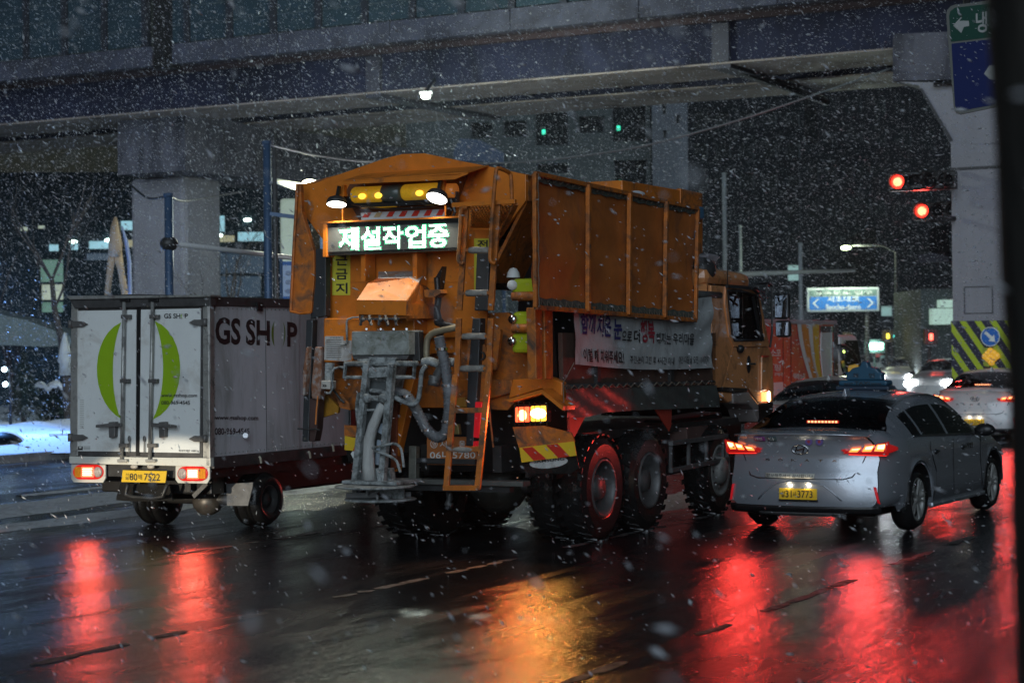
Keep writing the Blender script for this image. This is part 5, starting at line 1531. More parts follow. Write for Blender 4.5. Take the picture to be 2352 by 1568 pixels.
        for y_ in (AX_R, AX_F):
            # arch liner
            m = MB(); n = 14
            vs = []
            for k in range(n + 1):
                a_ = math.pi * k / n
                for x in (.66, .915):
                    vs.append((sx * x, y_ + (WR + .045) * math.cos(a_), .33 + (WR + .045) * math.sin(a_)))
            m.add(vs, [(2 * k, 2 * k + 1, 2 * k + 3, 2 * k + 2) for k in range(n)])
            m.add([(sx * .66, y_ + .40 * math.cos(t), .33 + .40 * math.sin(t)) for t in np.linspace(0, math.pi, 14)] + [(sx * .66, y_ - .4, .2), (sx * .66, y_ + .4, .2)], [tuple(range(16))])
            m.build('arch_liner', BLACK, root)
            w = bpy.data.objects.new('wheel', None); C.objects.link(w); w.parent = root; w.location = (sx * .888, y_, .333)
            tyre_mesh(.333, .215, .225, sx, 0, parent=w)
            m = MB().lathe((0, 0, 0), (-sx, 0, 0), [(.228, .0), (.220, -.008), (.205, .01), (.20, .05)], 36)
            m.build('rim', ALU, w, smooth=True)
            MB().lathe((0, 0, 0), (-sx, 0, 0), [(.2, .06), (0, .07)], 24).build('brake_disc', BLACK, w)
            m = MB()
            for k in range(5):
                for dlt in (-.13, .13):
                    a_ = 2 * math.pi * k / 5
                    p0 = Vector((-sx * .012, .035 * math.cos(a_ + dlt), .035 * math.sin(a_ + dlt)))
                    p1 = Vector((-sx * -.004, .21 * math.cos(a_ + dlt * 1.2), .21 * math.sin(a_ + dlt * 1.2)))
                    m.bar(p0, p1, .020, .02, up=(1, 0, 0))
            m.lathe((sx * .0, 0, 0), (-sx, 0, 0), [(.045, .03), (.045, .0), (.0, -.004)], 16)
            m.build('spokes', ALU, w)
    # shark fin, exhaust
    zf = z_top(1.55)
    MB().prism([(-.03, 1.40, z_top(1.4) - .01), (.03, 1.40, z_top(1.4) - .01), (.006, 1.42, zf + .055), (-.006, 1.42, zf + .055)], (0, .14, 0)).build('roof_fin', paint, root, bevel=.008)
    MB().tube([(.34, .05, .23), (.40, .03, .215), (.48, .05, .225)], .016, 8).build('tow_eye', STEEL, root)
    if plate:
        bk = MB().prism([rp(-.20, .385, .022), rp(.20, .385, .022), rp(.20, .50, .022), rp(-.20, .50, .022)], (0, .015, 0)).build('licence_plate', YELLOW, root, bevel=.003)
        MB().prism([rp(-.205, .365, .020), rp(.205, .365, .020), rp(.205, .386, .020), rp(-.205, .386, .020)], (0, .015, 0)).build('plate_holder', BLACK, root)
        def pt(s, x0, z0, x1, z1, b=.01):
            text_on(s, quad_fn(rp(x0, z0, .0265), rp(x1, z0, .0265), rp(x1, z1, .0265), rp(x0, z1, .0265)), 'lettering', PRINT, bk, b)
        n1, hg, n2 = plate
        pt('서', -.172, .444, -.135, .474); pt('울', -.172, .408, -.135, .438)
        pt(n1, -.128, .406, -.062, .480); pt(hg, -.05, .412, -.012, .470); pt(n2, .0, .406, .158, .480)
        ldp = bpy.data.lights.new('plate_light', 'POINT'); ldp.energy = .35; ldp.color = (1, .86, .62); ldp.shadow_soft_size = .02
        for x in (-.1, .1):
            MB().ball(rp(x, .545, .012), (.02, .012, .006)).build('plate_lamp', emitter('plate_lamp_lit', (1, .85, .55), 3) if not bpy.data.materials.get('plate_lamp_lit') else bpy.data.materials['plate_lamp_lit'], root, smooth=True)
            lo = bpy.data.objects.new('plate_light', ldp); C.objects.link(lo); lo.parent = root; lo.location = rp(x, .538, .04)
    if detail:
        # oval badge with slanted H
        o_ = [rp(.085 * math.cos(t), .90 + .047 * math.sin(t), .012) for t in np.linspace(0, 2 * math.pi, 29)]
        bd = MB().tube(o_, .0065, 6, caps=False).build('badge', CHROME, root, smooth=True)
        for (a_, b_, w) in (((-.052, .872), (-.028, .934), .013), ((.028, .868), (.052, .930), .013), ((-.036, .893), (.036, .910), .011)):
            MB().bar(rp(*a_, .014), rp(*b_, .014), w, .010, up=(0, 1, 0)).build('badge_letter', CHROME, bd)
        for k, ch in enumerate('SONATA'):
            x = -.385 + k * .142
            text_on(ch, quad_fn(rp(x, .775, .010), rp(x + .05, .775, .010), rp(x + .05, .80, .010), rp(x, .80, .010)), 'letter', CHROME, bd, .02)
    if front_lights:
        for sx in (1, -1):
            MB().ball((sx * .62, 4.74, .66), (.26, .18, .15)).build('headlamp', emitter('headlamp', (.9, .96, 1.0), 60) if not bpy.data.materials.get('headlamp') else bpy.data.materials['headlamp'], root, smooth=True)
            ld = bpy.data.lights.new('headlamp_light', 'SPOT'); ld.energy = 5000; ld.color = (.85, .94, 1); ld.spot_size = math.radians(42); ld.spot_blend = .8; ld.shadow_soft_size = .12
            lo = bpy.data.objects.new('headlamp_light', ld); C.objects.link(lo); lo.parent = root; lo.location = (sx * .62, 4.9, .67)
            lo.rotation_euler = Vector((0, 1, -.10)).to_track_quat('-Z', 'Z').to_euler()
    return root, rp, patch

TX = frame_at(ground(2100, 1218), (.90, AX_R), 29)
taxi, rp, patch = make_sedan('silver taxi with a blue roof sign and glowing tail lamps beside the orange truck', SILVER, 'silver and white sedans', TX, plate=('31', '사', '3773'))
taxi.scale = (1.05, 1.03, 1.01)
# stickers
m = MB()
patch([(-.50, .985), (-.37, .985), (-.37, 1.03), (-.50, 1.03)], 'round_sticker', mat('purple_sticker', (.22, .04, .20), .4), taxi, .012, 3, .003)
patch([(-.34, .985), (-.24, .985), (-.24, 1.03), (-.34, 1.03)], 'square_sticker', mat('dark_teal_sticker', (.03, .07, .08), .4), taxi, .012, 3, .003)
for (s, x0, z0, x1, z1) in (('개인', -.485, .993, -.40, 1.022), ('다', -.325, .990, -.26, 1.025)):
    text_on(s, quad_fn(rp(x0, z0, .016), rp(x1, z0, .016), rp(x1, z1, .016), rp(x0, z1, .016)), 'lettering', WL, taxi, .02)
for x in (.10, .21):
    MB().lathe(rp(x, .985, .010), (0, -1, 0), [(.040, 0), (.038, .003), (0, .003)], 20).build('emblem_sticker', mat('violet_sticker', (.14, .10, .28), .4) if x < .2 else bpy.data.materials['violet_sticker'], taxi)
    MB().lathe(rp(x, .985, .014), (0, -1, 0), [(.016, 0), (0, .001)], 14).build('emblem_centre', CRIM, taxi)
st = patch([(-.36, .605), (.17, .605), (.17, .655), (-.36, .655)], 'pale_sticker', mat('sticker_cream', (.55, .53, .47), .5), taxi, .010, 8, .003)
text_on('양보해주셔서 감사합니다', (lambda f: (lambda a_, b_: rp(-.345 + .50 * a_, .612 + .036 * b_, .0145)))(0), 'lettering', PRINT, st, .01)
text_on('개인', quad_fn(*[(half_w(2.9) + .0, y_, z_) for y_, z_ in ((2.72, .79), (2.98, .79), (2.98, .86), (2.72, .86))]), 'lettering', PRINT, taxi, .02)
# taxi roof sign
rs = bpy.data.objects.new('roof_sign', None); C.objects.link(rs); rs.parent = taxi; rs.scale = (.84, 1, .86); rs.location = (0, 0, z_top(2.1) * .14)
SIGNB = mat('blue_sign_plastic', (.025, .09, .15), .4)
zs = z_top(2.1) - .005
MB().bx(-.36, .36, 1.98, 2.24, zs, zs + .055).build('sign_base', mat('sign_base_navy', (.03, .05, .08), .4), rs, bevel=.02)
MB().bx(-.33, .33, 2.0, 2.22, zs + .055, zs + .13).build('sign_lower', SIGNB, rs, bevel=.03)
prof = [(-.32, zs + .13), (-.30, zs + .20), (-.34, zs + .23), (-.25, zs + .245), (-.20, zs + .29), (-.07, zs + .31), (-.05, zs + .36), (.0, zs + .385), (.06, zs + .37), (.08, zs + .31), (.2, zs + .29), (.26, zs + .24), (.34, zs + .22), (.30, zs + .19), (.32, zs + .13)]
prof = [(x * .78, z) for x, z in prof]
MB().prism([(x, 2.05, z) for x, z in prof], (0, .12, 0)).build('sign_top', SIGNB, rs, bevel=.02)
for (s, x0, z0, x1, z1, y_, mm) in (('TAXI', -.10, zs + .065, .10, zs + .118, 1.996, PRINT), ('BEST', -.24, zs + .068, -.12, zs + .095, 1.996, PRINT), ('DRIVER', .12, zs + .068, .26, zs + .095, 1.996, PRINT), ('개', -.15, zs + .16, -.07, zs + .225, 2.045, PRINT), ('인', .07, zs + .16, .15, zs + .225, 2.045, PRINT)):
    text_on(s, quad_fn((x0, y_, z0), (x1, y_, z0), (x1, y_, z1), (x0, y_, z1)), 'lettering', mm, rs, .02)

# second taxi and the others share its shape
p2 = ground(0, 0) if False else None
S2 = Fr((9.1, 39.5), 27)
taxi2, rp2, _ = make_sedan('white sedan with red tail lamps stopped beside the striped bridge pier', WHITE_CAR, 'silver and white sedans', S2, plate=('33', '바', '2763'))
S3 = Fr((4.6, 32.0), 27)
sed3, _, _ = make_sedan('pale silver sedan whose roof rises between the taxi and the red parcel truck', mat('pale_silver_paint', (.50, .50, .48), .3, .2, coat=.8), 'silver and white sedans', S3, rear_on=True, plate=None, detail=False)

def oncoming(x, y, yaw, lab):
    fr_ = Fr((x, y), yaw)
    return make_sedan(lab, WHITE_CAR, 'oncoming cars with headlamps on', fr_, front_lights=True, rear_on=False, detail=False)[0]
p = depth(2066, 875, 78); oncoming(p.x + 2.0, p.y + 4.2, 27 + 180, 'oncoming car whose headlamps glare brightest above the silver taxi roof')
p = depth(2132, 905, 66)
oncoming(p.x + 2.2, p.y + 4.2, 27 + 180, 'oncoming car with headlamps just beside the white sedan under the pier')

p = depth(1975, 850, 96)
oncoming(p.x + 2.0, p.y + 4.2, 27 + 180, 'farthest oncoming car with headlamps glaring just behind the taxi roof sign')
# ------------------------------------------------------------------ red parcel truck
RFr = frame_at(depth(1923, 905, 41.5), (1.0, 5.0), 27)
rt = thing('parcel_truck', 'red parcel box truck with white and orange stripes behind the orange truck cab', 'truck', RFr)
REDP = mat('parcel_red_paint', (.70, .05, .03), .4, var=.15, vs=1.5, coat=.4)
def rs_(x, y, xx=1.0): return RFr.s(T_(x, y), xx)
zt2 = rs_(1100, 588).z; zb2_ = .75
ye = rs_(1470, 700).y; ys_ = ye - 5.2
MB().bx(-1.0, 1.0, ys_, ye, zb2_, zt2).build('cargo_box', REDP, rt, bevel=.01)
MB().bx(-1.02, 1.02, ys_ - .02, ye + .02, zt2 - .06, zt2 + .02).build('roof_rail', mat('pinkish_rail', (.42, .36, .40), .4, .3), rt, bevel=.01)
def rpan(nm, pts, mm, d=.006, off=.004):
    return MB().prism([rs_(*p, 1.0 + off) for p in pts], (d, 0, 0)).build(nm, mm, rt)
STW = mat('stripe_white', (.75, .73, .70), .5); STO = mat('stripe_orange', (.72, .26, .04), .5); STG = mat('stripe_gold', (.75, .45, .04), .5)
def stripe(xs0, xs1, x10, x11, mm):
    a_ = bez((xs0, 598), (xs0 + 10, 800), (x10 - 50, 1000), (x10, 1160), 8); b_ = bez((xs1, 598), (xs1 + 10, 800), (x11 - 50, 1000), (x11, 1160), 8)
    MB().add([rs_(*p, 1.012) for p in a_ + b_], [(i, i + 1, 9 + i, 8 + i) for i in range(7)]).build('stripe', mm, rt)
stripe(1082, 1122, 1205, 1240, STW); stripe(1124, 1190, 1242, 1290, STO); stripe(1192, 1232, 1275, 1300, STW); stripe(1234, 1300, 1300, 1338, STG)
rpan('side_door', [(1315, 705), (1420, 700), (1420, 1250), (1345, 1250), (1310, 900)], mat('grey_door_panel', (.6, .6, .58), .5, var=.1), .02)
rpan('door_header', [(1310, 640), (1440, 640), (1440, 700), (1315, 700)], DIRTY_FRAME, .02)
MB().bar(rs_(1425, 640, 1.03), rs_(1427, 1250, 1.03), .03).build('door_rod', CHROME, rt)
rpan('front_corner_post', [(1445, 620), (1478, 620), (1478, 1250), (1445, 1250)], DIRTY_FRAME, .03)
for x in (940, 1018):
    rpan('panel_seam', [(x, 600), (x + 5, 600), (x + 5, 1250), (x, 1250)], mat('seam_dark_red', (.14, .015, .01), .5) if x < 1000 else bpy.data.materials['seam_dark_red'], .004)
for (s, x0, y0, x1, y1) in (('소포', 818, 935, 920, 870), ('핑', 852, 1085, 918, 1020), ('·', 880, 965, 900, 950), ('택배소포', 1045, 1172, 1165, 1105), ('우체국', 850, 1138, 940, 1102)):
    text_on(s, quad_fn(rs_(x0, y0, 1.014), rs_(x1, y0, 1.014), rs_(x1, y1, 1.014), rs_(x0, y1, 1.014)), 'lettering', STW, rt, .02)
MB().tube([rs_(*p, 1.02) for p in ((905, 1000), (925, 985), (942, 985), (935, 1020))], .014, 6).build('bird_mark', STW, rt)
rpan('white_label', [(850, 1200), (940, 1195), (940, 1320), (850, 1330)], STW, .006)
# its cab with the black mirror loop
MB().prism([(-1.0, ye + .25, .55), (-1.0, ye + 2.0, .55), (-1.0, ye + 1.95, 1.35), (-1.0, ye + 1.5, 2.2), (-1.0, ye + .3, 2.2)], (2.0, 0, 0)).build('cab', WHITE_CAR, rt, bevel=.1)
MB().prism([(1.012, ye + .55, 1.35), (1.012, ye + 1.75, 1.35), (1.012, ye + 1.4, 2.08), (1.012, ye + .55, 2.08)], (.01, 0, 0)).build('cab_window', DARK_GLASS, rt)
mi = [rs_(*p, 1.25) for p in ((1500, 835), (1560, 840), (1620, 880), (1665, 950), (1690, 1020), (1700, 1090), (1690, 1130))]
MB().tube(mi, .04, 8).build('mirror_arm', BLACK, rt, smooth=True)
MB().tube([rs_(*p, 1.25) for p in ((1500, 835), (1520, 900), (1545, 1000), (1560, 1080), (1555, 1120))], .04, 8).build('mirror_arm', BLACK, rt, smooth=True)
m = MB().prism([rs_(*p, 1.27) for p in ((1590, 1035), (1675, 1015), (1690, 1080), (1590, 1110))], (.03, 0, 0)); m.build('amber_patch', mat('amber_reflection', (.5, .3, .05), .3, emit=(1, .6, .1), es=.2, var=.6, vs=8), rt)  # yellow reflections on the cab, put in as a faintly glowing patch
m = MB().prism([rs_(*p, 1.27) for p in ((1505, 985), (1535, 980), (1560, 1085), (1530, 1095))], (.03, 0, 0)); m.build('mirror_face', MG, rt)
MB().ball(rs_(1547, 893, 1.27), .03).build('indicator', emitter('green_yellow_lamp', (.7, 1, .2), 3), rt, smooth=True)
for y_ in (ys_ + 1.2, ye + 1.1):
    for sx in (-1, 1):
        w = bpy.data.objects.new('wheel', None); C.objects.link(w); w.parent = rt; w.location = (sx * .95, y_, .38)
        tyre_mesh(.38, .2, .2, sx, 0, parent=w)
        MB().lathe((0, 0, 0), (-sx, 0, 0), [(.2, 0), (.15, .04), (0, .02)], 24).build('rim', GREY_STEEL, w)
MB().bx(-.9, .9, ys_, ye + 1.9, .45, .74).build('chassis', STEEL, rt)
# ------------------------------------------------------------------ ground
def wet_road():
    m = bpy.data.materials.new('wet_asphalt'); m.use_nodes = True
    nt = m.node_tree; L = nt.links.new; N = nt.nodes.new
    p = nt.nodes['Principled BSDF']
    geo = N('ShaderNodeNewGeometry')
    mp = N('ShaderNodeMapping'); mp.inputs['Rotation'].default_value = (0, 0, math.radians(27))
    L(geo.outputs['Position'], mp.inputs[0])
    st = N('ShaderNodeMapping'); st.inputs['Scale'].default_value = (1.0, .16, 1)
    L(mp.outputs[0], st.inputs[0])
    def noise(src, sc, det, rough=.6, dist=0):
        n = N('ShaderNodeTexNoise'); n.inputs['Scale'].default_value = sc; n.inputs['Detail'].default_value = det
        n.inputs['Roughness'].default_value = rough; n.inputs['Distortion'].default_value = dist
        L(src, n.inputs[0]); return n.outputs[0]
    def ramp(src, a, b, lo, hi):
        r = N('ShaderNodeMapRange'); r.inputs[1].default_value = a; r.inputs[2].default_value = b
        r.inputs[3].default_value = lo; r.inputs[4].default_value = hi; r.interpolation_type = 'SMOOTHSTEP'
        L(src, r.inputs[0]); return r.outputs[0]
    big = noise(st.outputs[0], 1.3, 8, .68, .8)          # tracks and pools along the lanes
    patch_ = noise(mp.outputs[0], .45, 5, .6)
    pool = ramp(big, .47, .60, 0, 1)
    r1 = ramp(big, .42, .57, .26, .12)
    r2 = ramp(patch_, .35, .65, .03, -.03)
    add = N('ShaderNodeMath'); add.operation = 'ADD'; L(r1, add.inputs[0]); L(r2, add.inputs[1])
    L(add.outputs[0], p.inputs['Roughness'])
    col = N('ShaderNodeValToRGB'); L(noise(mp.outputs[0], 3.5, 8, .7), col.inputs[0])
    col.color_ramp.elements[0].position = .35; col.color_ramp.elements[0].color = (.006, .006, .007, 1)
    col.color_ramp.elements[1].position = .72; col.color_ramp.elements[1].color = (.022, .022, .024, 1)
    L(col.outputs[0], p.inputs['Base Color'])
    p.inputs['Specular IOR Level'].default_value = .5
    p.inputs['IOR'].default_value = 1.36
    grit = noise(mp.outputs[0], 30, 5, .8)
    wave = noise(st.outputs[0], 7, 6, .65, .6)
    rip = noise(mp.outputs[0], 16, 3, .6, .3)
    h0 = N('ShaderNodeMath'); h0.operation = 'MULTIPLY_ADD'; L(rip, h0.inputs[0]); h0.inputs[1].default_value = 1.25
    h = N('ShaderNodeMath'); h.operation = 'MULTIPLY_ADD'; L(wave, h.inputs[0]); h.inputs[1].default_value = 1.1; L(h0.outputs[0], h.inputs[2]) 
    g2 = N('ShaderNodeMath'); g2.operation = 'MULTIPLY'; L(grit, g2.inputs[0]); L(ramp(big, .4, .62, .40, .22), g2.inputs[1])
    L(g2.outputs[0], h0.inputs[2])
    b = N('ShaderNodeBump'); b.inputs['Strength'].default_value = .5; b.inputs['Distance'].default_value = .013
    L(h.outputs[0], b.inputs['Height']); L(b.outputs[0], p.inputs['Normal'])
    return m
RD = Fr((0, 0), 27)                 # lane frame: x across the lanes, y along them
def rdpt(l, s, z=0.0): return RD.W((l, s, z))
# road sheet with gentle unevenness close by
m = MB()
m.add([(-260, -60, 0), (300, -60, 0), (300, 420, 0), (-260, 420, 0)], [(0, 1, 2, 3)])
road = m.build('road', wet_road(), kind='structure')
# plaza, its kerb in single stones
kl = RD.loc(ground(80, 1057)).x
m = MB().prism([rdpt(kl, 4, 0), rdpt(kl, 95, 0), rdpt(kl - 60, 95, 0), rdpt(kl - 60, 4, 0)], (0, 0, .14))
plaza = m.build('plaza', mat('snowy_paving', (.40, .47, .56), .55, var=.35, vs=.9, dirt=(.72, .78, .86), dirt_amt=.75, ds=.35, bump=.3, bs=4), kind='structure')
ks = None
KERB = mat('kerb_stone', (.26, .28, .31), .5, var=.3, vs=3)
for k in range(60):
    s = 12 + k * 1.0
    if ks is None:
        mb = MB().bx(0, .18, 0, .985, 0, .155)
        o = mb.build('kerb_stone', KERB, plaza); ks = o
    else:
        o = ks.copy(); C.objects.link(o); o.parent = plaza
    o.location = rdpt(kl + .002, s)
    o.rotation_euler = (0, 0, -math.radians(27))
# slush ridges along the lanes
def slush(l0, l1, s0, s1, h=.02, seed=0, n=260):
    g = np.random.default_rng(seed)
    ph = g.random(8) * 6.28
    def edge(s, k): return .06 * math.sin(s * 1.3 + ph[k]) + .04 * math.sin(s * 3.7 + ph[k + 1]) + .05 * math.sin(s * .5 + ph[k + 2]) + .02 * math.sin(s * 11 + ph[k])
    def fn(u, v):
        s = s0 + (s1 - s0) * u
        a_, b_ = l0 + edge(s, 0), l1 + edge(s, 3)
        e = math.sin(math.pi * v)
        return rdpt(a_ + (b_ - a_) * v, s, -.006 + (h + .008) * e ** .6 + .006 * math.sin(s * 9 + v * 14) * e)
    return MB().grid(fn, n, 7).build('slush_ridge', SLUSH, smooth=True, kind='stuff')
def Lof(u, v): return RD.loc(ground(u, v)).x
slush(Lof(0, 1145), Lof(0, 1141), 22, 75, .012, 1)
slush(Lof(0, 1190), Lof(0, 1157), 18, 75, .03, 2)
slush(Lof(0, 1224), Lof(0, 1205), 14, 75, .025, 3)
slush(Lof(1640, 1112), Lof(1590, 1165), 22.5, 60, .02, 4)
# worn lane lines
def lane(l, s0, s1, w=.13, nm='worn lane line', seed=0):
    g = np.random.default_rng(seed); mb = MB()
    s = s0
    while s < s1:
        e = s + g.uniform(.08, .55)
        if g.random() < .5:
            a_, b_ = g.uniform(-.03, .03), g.uniform(-.03, .03)
            mb.add([rdpt(l - w / 2 + a_, s, .004), rdpt(l + a_, s - .03, .004), rdpt(l + w / 2 + b_, s + .05, .004), rdpt(l + w / 2 + a_ * .5, (s + e) / 2, .004), rdpt(l + w / 2 - abs(a_), e, .004), rdpt(l + b_, e + .03, .004), rdpt(l - w / 2 + abs(b_), e - .04, .004), rdpt(l - w / 2 - b_ * .5, (s + e) / 2, .004)], [tuple(range(8))])
        s = e + g.uniform(.0, .12)
    return mb.build('lane_marking', LM, kind='structure')
LM = mat('worn_lane_paint', (.13, .125, .12), .5, var=.5, vs=9, dirt=(.02, .02, .02), dirt_amt=.6, ds=11)
lane(-12.0, 8, 90, .12, seed=2); lane(-8.68, 6, 90, .10, seed=3); lane(-5.2, 5, 90, .10, seed=5)

# ------------------------------------------------------------------ viaduct
vo = depth(2186, 560, 48)
VF = Fr((vo.x, vo.y), 29)
via = thing('viaduct', 'dark elevated road with panelled noise wall and blue-grey girders crossing the whole top', 'bridge', VF)
zr_ = lambda v, y, u=1176: VF.r((u, v), y).z
YP = -3.2
X0, X1 = VF.r((-500, 200), YP).x, VF.r((2900, 200), YP).x
z_pt, z_pb = zr_(20, YP), zr_(70, YP)
z_br = zr_(97, -2.2); z_gb = zr_(190, -2.2)
JX = VF.r((372, 150), YP).x            # expansion joint
for (a_, b_) in ((X0, JX - .35), (JX + .35, X1)):
    n = max(1, int((b_ - a_) / 3.2))
    for k in range(n):
        q0, q1 = a_ + (b_ - a_) * k / n, a_ + (b_ - a_) * (k + 1) / n
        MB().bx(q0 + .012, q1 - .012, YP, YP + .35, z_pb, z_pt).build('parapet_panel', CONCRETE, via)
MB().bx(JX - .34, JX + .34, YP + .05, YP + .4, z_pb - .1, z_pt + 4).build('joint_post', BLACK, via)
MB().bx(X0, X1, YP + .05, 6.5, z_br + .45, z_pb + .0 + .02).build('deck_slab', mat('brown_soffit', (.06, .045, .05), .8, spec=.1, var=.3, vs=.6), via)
MB().bx(X0, X1, -2.35, -2.2 + 2.35, z_br - .0, z_br + .449).build('girder_haunch', mat('brown_haunch', (.06, .042, .046), .8, spec=.1, var=.3, vs=.7), via)
# box girders with stiffeners
for (y0, y1, nm) in ((-2.2, .05, 'f'), (1.7, 4.1, 'b')):
    MB().bx(X0, X1, y0, y0 + .06, z_gb + .05, z_br - .001).build('girder_web', GIRDER, via)
    MB().bx(X0, X1, y1 - .06, y1, z_gb + .05, z_br - .001).build('girder_web', GIRDER, via)
    MB().bx(X0, X1, y0 - .12, y1 + .12, z_gb, z_gb + .045).build('bottom_flange', GIRDER_BOTTOM, via)
for u in (862, 1660):
    x = VF.r((u, 180), -2.2).x
    MB().bx(x - .22, x + .22, -2.34, -2.21, z_gb + .06, z_br - .05).build('field_splice', mat('dark_splice', (.04, .04, .055), .6) if u == 862 else bpy.data.materials['dark_splice'], via)
    MB().bx(x - .25, x + .25, -2.3, 4.2, z_gb - .10, z_gb - .005).build('cross_frame', bpy.data.materials['dark_splice'], via)
for k in range(26):
    x = X0 + 4 + k * (X1 - X0 - 8) / 25
    MB().bx(x - .1, x + .1, .2, 1.6, z_gb + .15, z_br).build('diaphragm', BLACK, via)
MB().tube([VF.r((1640, 140), -2.3), VF.r((1900, 235), 3.0)], .10, 6).build('drain_pipe', BLACK, via)
# noise wall
dx = (VF.r((627, 40), YP).x - VF.r((526, 40), YP).x)
xp = VF.r((428, 60), YP).x
PD = mat('dark_post', (.02, .022, .03), .5)
RAILM = mat('panel_rail', (.055, .075, .085), .4)
k0 = int((X0 - xp) / dx) ; k1 = int((X1 - xp) / dx)
for k in range(k0, k1):
    x = xp + k * dx
    if abs(x - JX) > .5:
        MB().bx(x - .10, x + .10, YP - .02, YP + .16, z_pt, z_pt + 3.6).build('noise_post', PD, via)
    xa, xb_ = x + .10, x + dx - .10
    if xa < JX + .34 and xb_ > JX - .34:
        if JX - .34 - xa > .3: xb_ = JX - .34
        else: xa = JX + .34
    if xb_ - xa < .2: continue
    q = MB().bx(xa, xb_, YP + .06, YP + .10, z_pt + .04, z_pt + 3.5).build('noise_panel', NOISE_PANEL, via)
    m = MB()
    for j in range(1, 7): m.bx(xa, xb_, YP + .045, YP + .059, z_pt + .5 * j, z_pt + .5 * j + .03)
    m.build('panel_rails', RAILM, q)

# right pier
_po = VF.W((VF.r((2186, 560), -2.7).x, -2.7, 0))
PF = Fr((_po.x, _po.y), 29)
zp_ = lambda v, y, u=1176: PF.r((u, v), y).z
PW = 1.95
pr = thing('bridge_pier', 'pale concrete pier with yellow chevrons round its foot beside the white sedan', 'pier', PF, group=None)
zs1 = zp_(332, 0, 2180)
MB().bx(0, PW, 0, 1.9, 0, zs1).build('shaft', PIER, pr, bevel=.02)
MB().prism([PF.r(p, 0) for p in ((2062, 188), (2110, 196), (2184, 332), (2480, 332), (2480, 180), (2190, 190))], (0, 1.9, 0)).build('haunch', PIER, pr)
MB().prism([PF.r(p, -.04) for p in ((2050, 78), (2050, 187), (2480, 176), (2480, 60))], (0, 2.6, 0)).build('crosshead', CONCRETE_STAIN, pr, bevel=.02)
MB().prism([PF.r(p, -.02) for p in ((2112, 205), (2117, 203), (2188, 322), (2182, 326))], (0, .02, 0)).build('haunch_groove', mat('groove_shadow', (.05, .05, .055), .8), pr)
MB().tube([PF.r(p, -.12) for p in ((2145, 195), (2208, 190), (2212, 178))], .05, 6).build('drain_elbow', BLACK, pr)
MB().bx(-.02, PW + .02, -.02, 1.92, zp_(388, 0, 2200) - .03, zp_(388, 0, 2200) + .03).build('shaft_joint', mat('joint_shadow', (.06, .06, .065), .8), pr)
hx0, hz0, hx1, hz1 = PF.r(L_(1897, 1015), 0), None, PF.r(L_(2097, 820), 0), None
m = MB()
hz0, hz1 = hx0.z, hx1.z; hx0, hx1 = hx0.x, hx1.x
for (a_, b_, c_, d_) in ((hx0, hx1, hz0, hz0 + .02), (hx0, hx1, hz1 - .02, hz1), (hx0, hx0 + .02, hz0, hz1), (hx1 - .02, hx1, hz0, hz1)):
    m.bx(a_, b_, -.012, .0, c_, d_)
m.build('hatch_outline', bpy.data.materials['joint_shadow'], pr)
# chevron sheet
cz1 = PF.r(L_(1840, 1065), -.03).z
cs_ = MB().bx(-.03, PW + .03, -.03, -.001, .35, cz1).build('chevron_sheet', mat('navy_sheet', (.02, .022, .05), .5), pr)
MB().bx(PW + .001, PW + .03, 0, 1.9, .35, cz1).build('chevron_sheet', bpy.data.materials['navy_sheet'], pr)
CHV = mat('lime_yellow_reflective', (.42, .52, .03), .4)
def clip_quad(pts, x0, x1, z0, z1):
    def cl(poly, f):
        out = []
        for i in range(len(poly)):
            a_, b_ = poly[i], poly[(i + 1) % len(poly)]
            fa, fb = f(a_), f(b_)
            if fa >= 0: out.append(a_)
            if (fa >= 0) != (fb >= 0):
                t = fa / (fa - fb); out.append((a_[0] + (b_[0] - a_[0]) * t, a_[1] + (b_[1] - a_[1]) * t))
        return out
    for f in (lambda p: p[0] - x0, lambda p: x1 - p[0], lambda p: p[1] - z0, lambda p: z1 - p[1]):
        pts = cl(pts, f)
        if not pts: return []
    return pts
for k in range(-2, 12):
    z0 = cz1 + 2.0 - k * .50
    pts = clip_quad([(-.03, z0), (PW, z0 - 2.9), (PW, z0 - 3.12), (-.03, z0 - .22)], -.02, PW + .02, .36, cz1 - .005)
    if len(pts) > 2:
        MB().prism([(x, -.034, z) for x, z in pts], (0, .003, 0)).build('chevron_stripe', CHV, pr)
# round blue arrow sign and amber dot sign on it
sg = thing('arrow_sign', 'round blue sign with a white arrow pointing down right on the striped pier', 'sign', PF)
sc_ = PF.r(N_(2018, 182), -.12)
rr_ = abs(PF.r(N_(2113, 182), -.12).x - sc_.x)
MB().lathe(sc_, (0, -1, 0), [(0, -.02), (rr_, -.02), (rr_, 0), (rr_ * .9, .002)], 32).build('rim', WHITE, sg)
MB().lathe(sc_, (0, -1, 0), [(rr_ * .92, .002), (0, .004)], 32).build('face', mat('sign_blue', (.02, .12, .42), .4, emit=(.02, .2, .8), es=.06), sg)
def q2(x, y): return PF.r(N_(x, y), -.13)
MB().prism([q2(*p) for p in ((1957, 150), (1975, 125), (2038, 180), (2056, 160), (2066, 232), (2000, 225), (2018, 205))], (0, .004, 0)).build('arrow', WHITE, sg)
MB().cyl(sc_ + Vector((0, .02, 0)), sc_ + Vector((0, .12, 0)), .03).build('bracket', STEEL, sg)
ds_ = thing('dot_sign', 'small yellow-green plate with a diamond of amber dots below the blue arrow sign', 'sign', PF)
MB().prism([PF.r(N_(*p), -.09) for p in ((1945, 290), (2020, 292), (2030, 380), (2010, 480), (1950, 470))], (0, .02, 0)).build('plate', mat('olive_plate', (.30, .36, .04), .5), ds_)
DOT = mat('amber_dot', (.8, .42, .03), .3, emit=(1, .5, .05), es=.35)
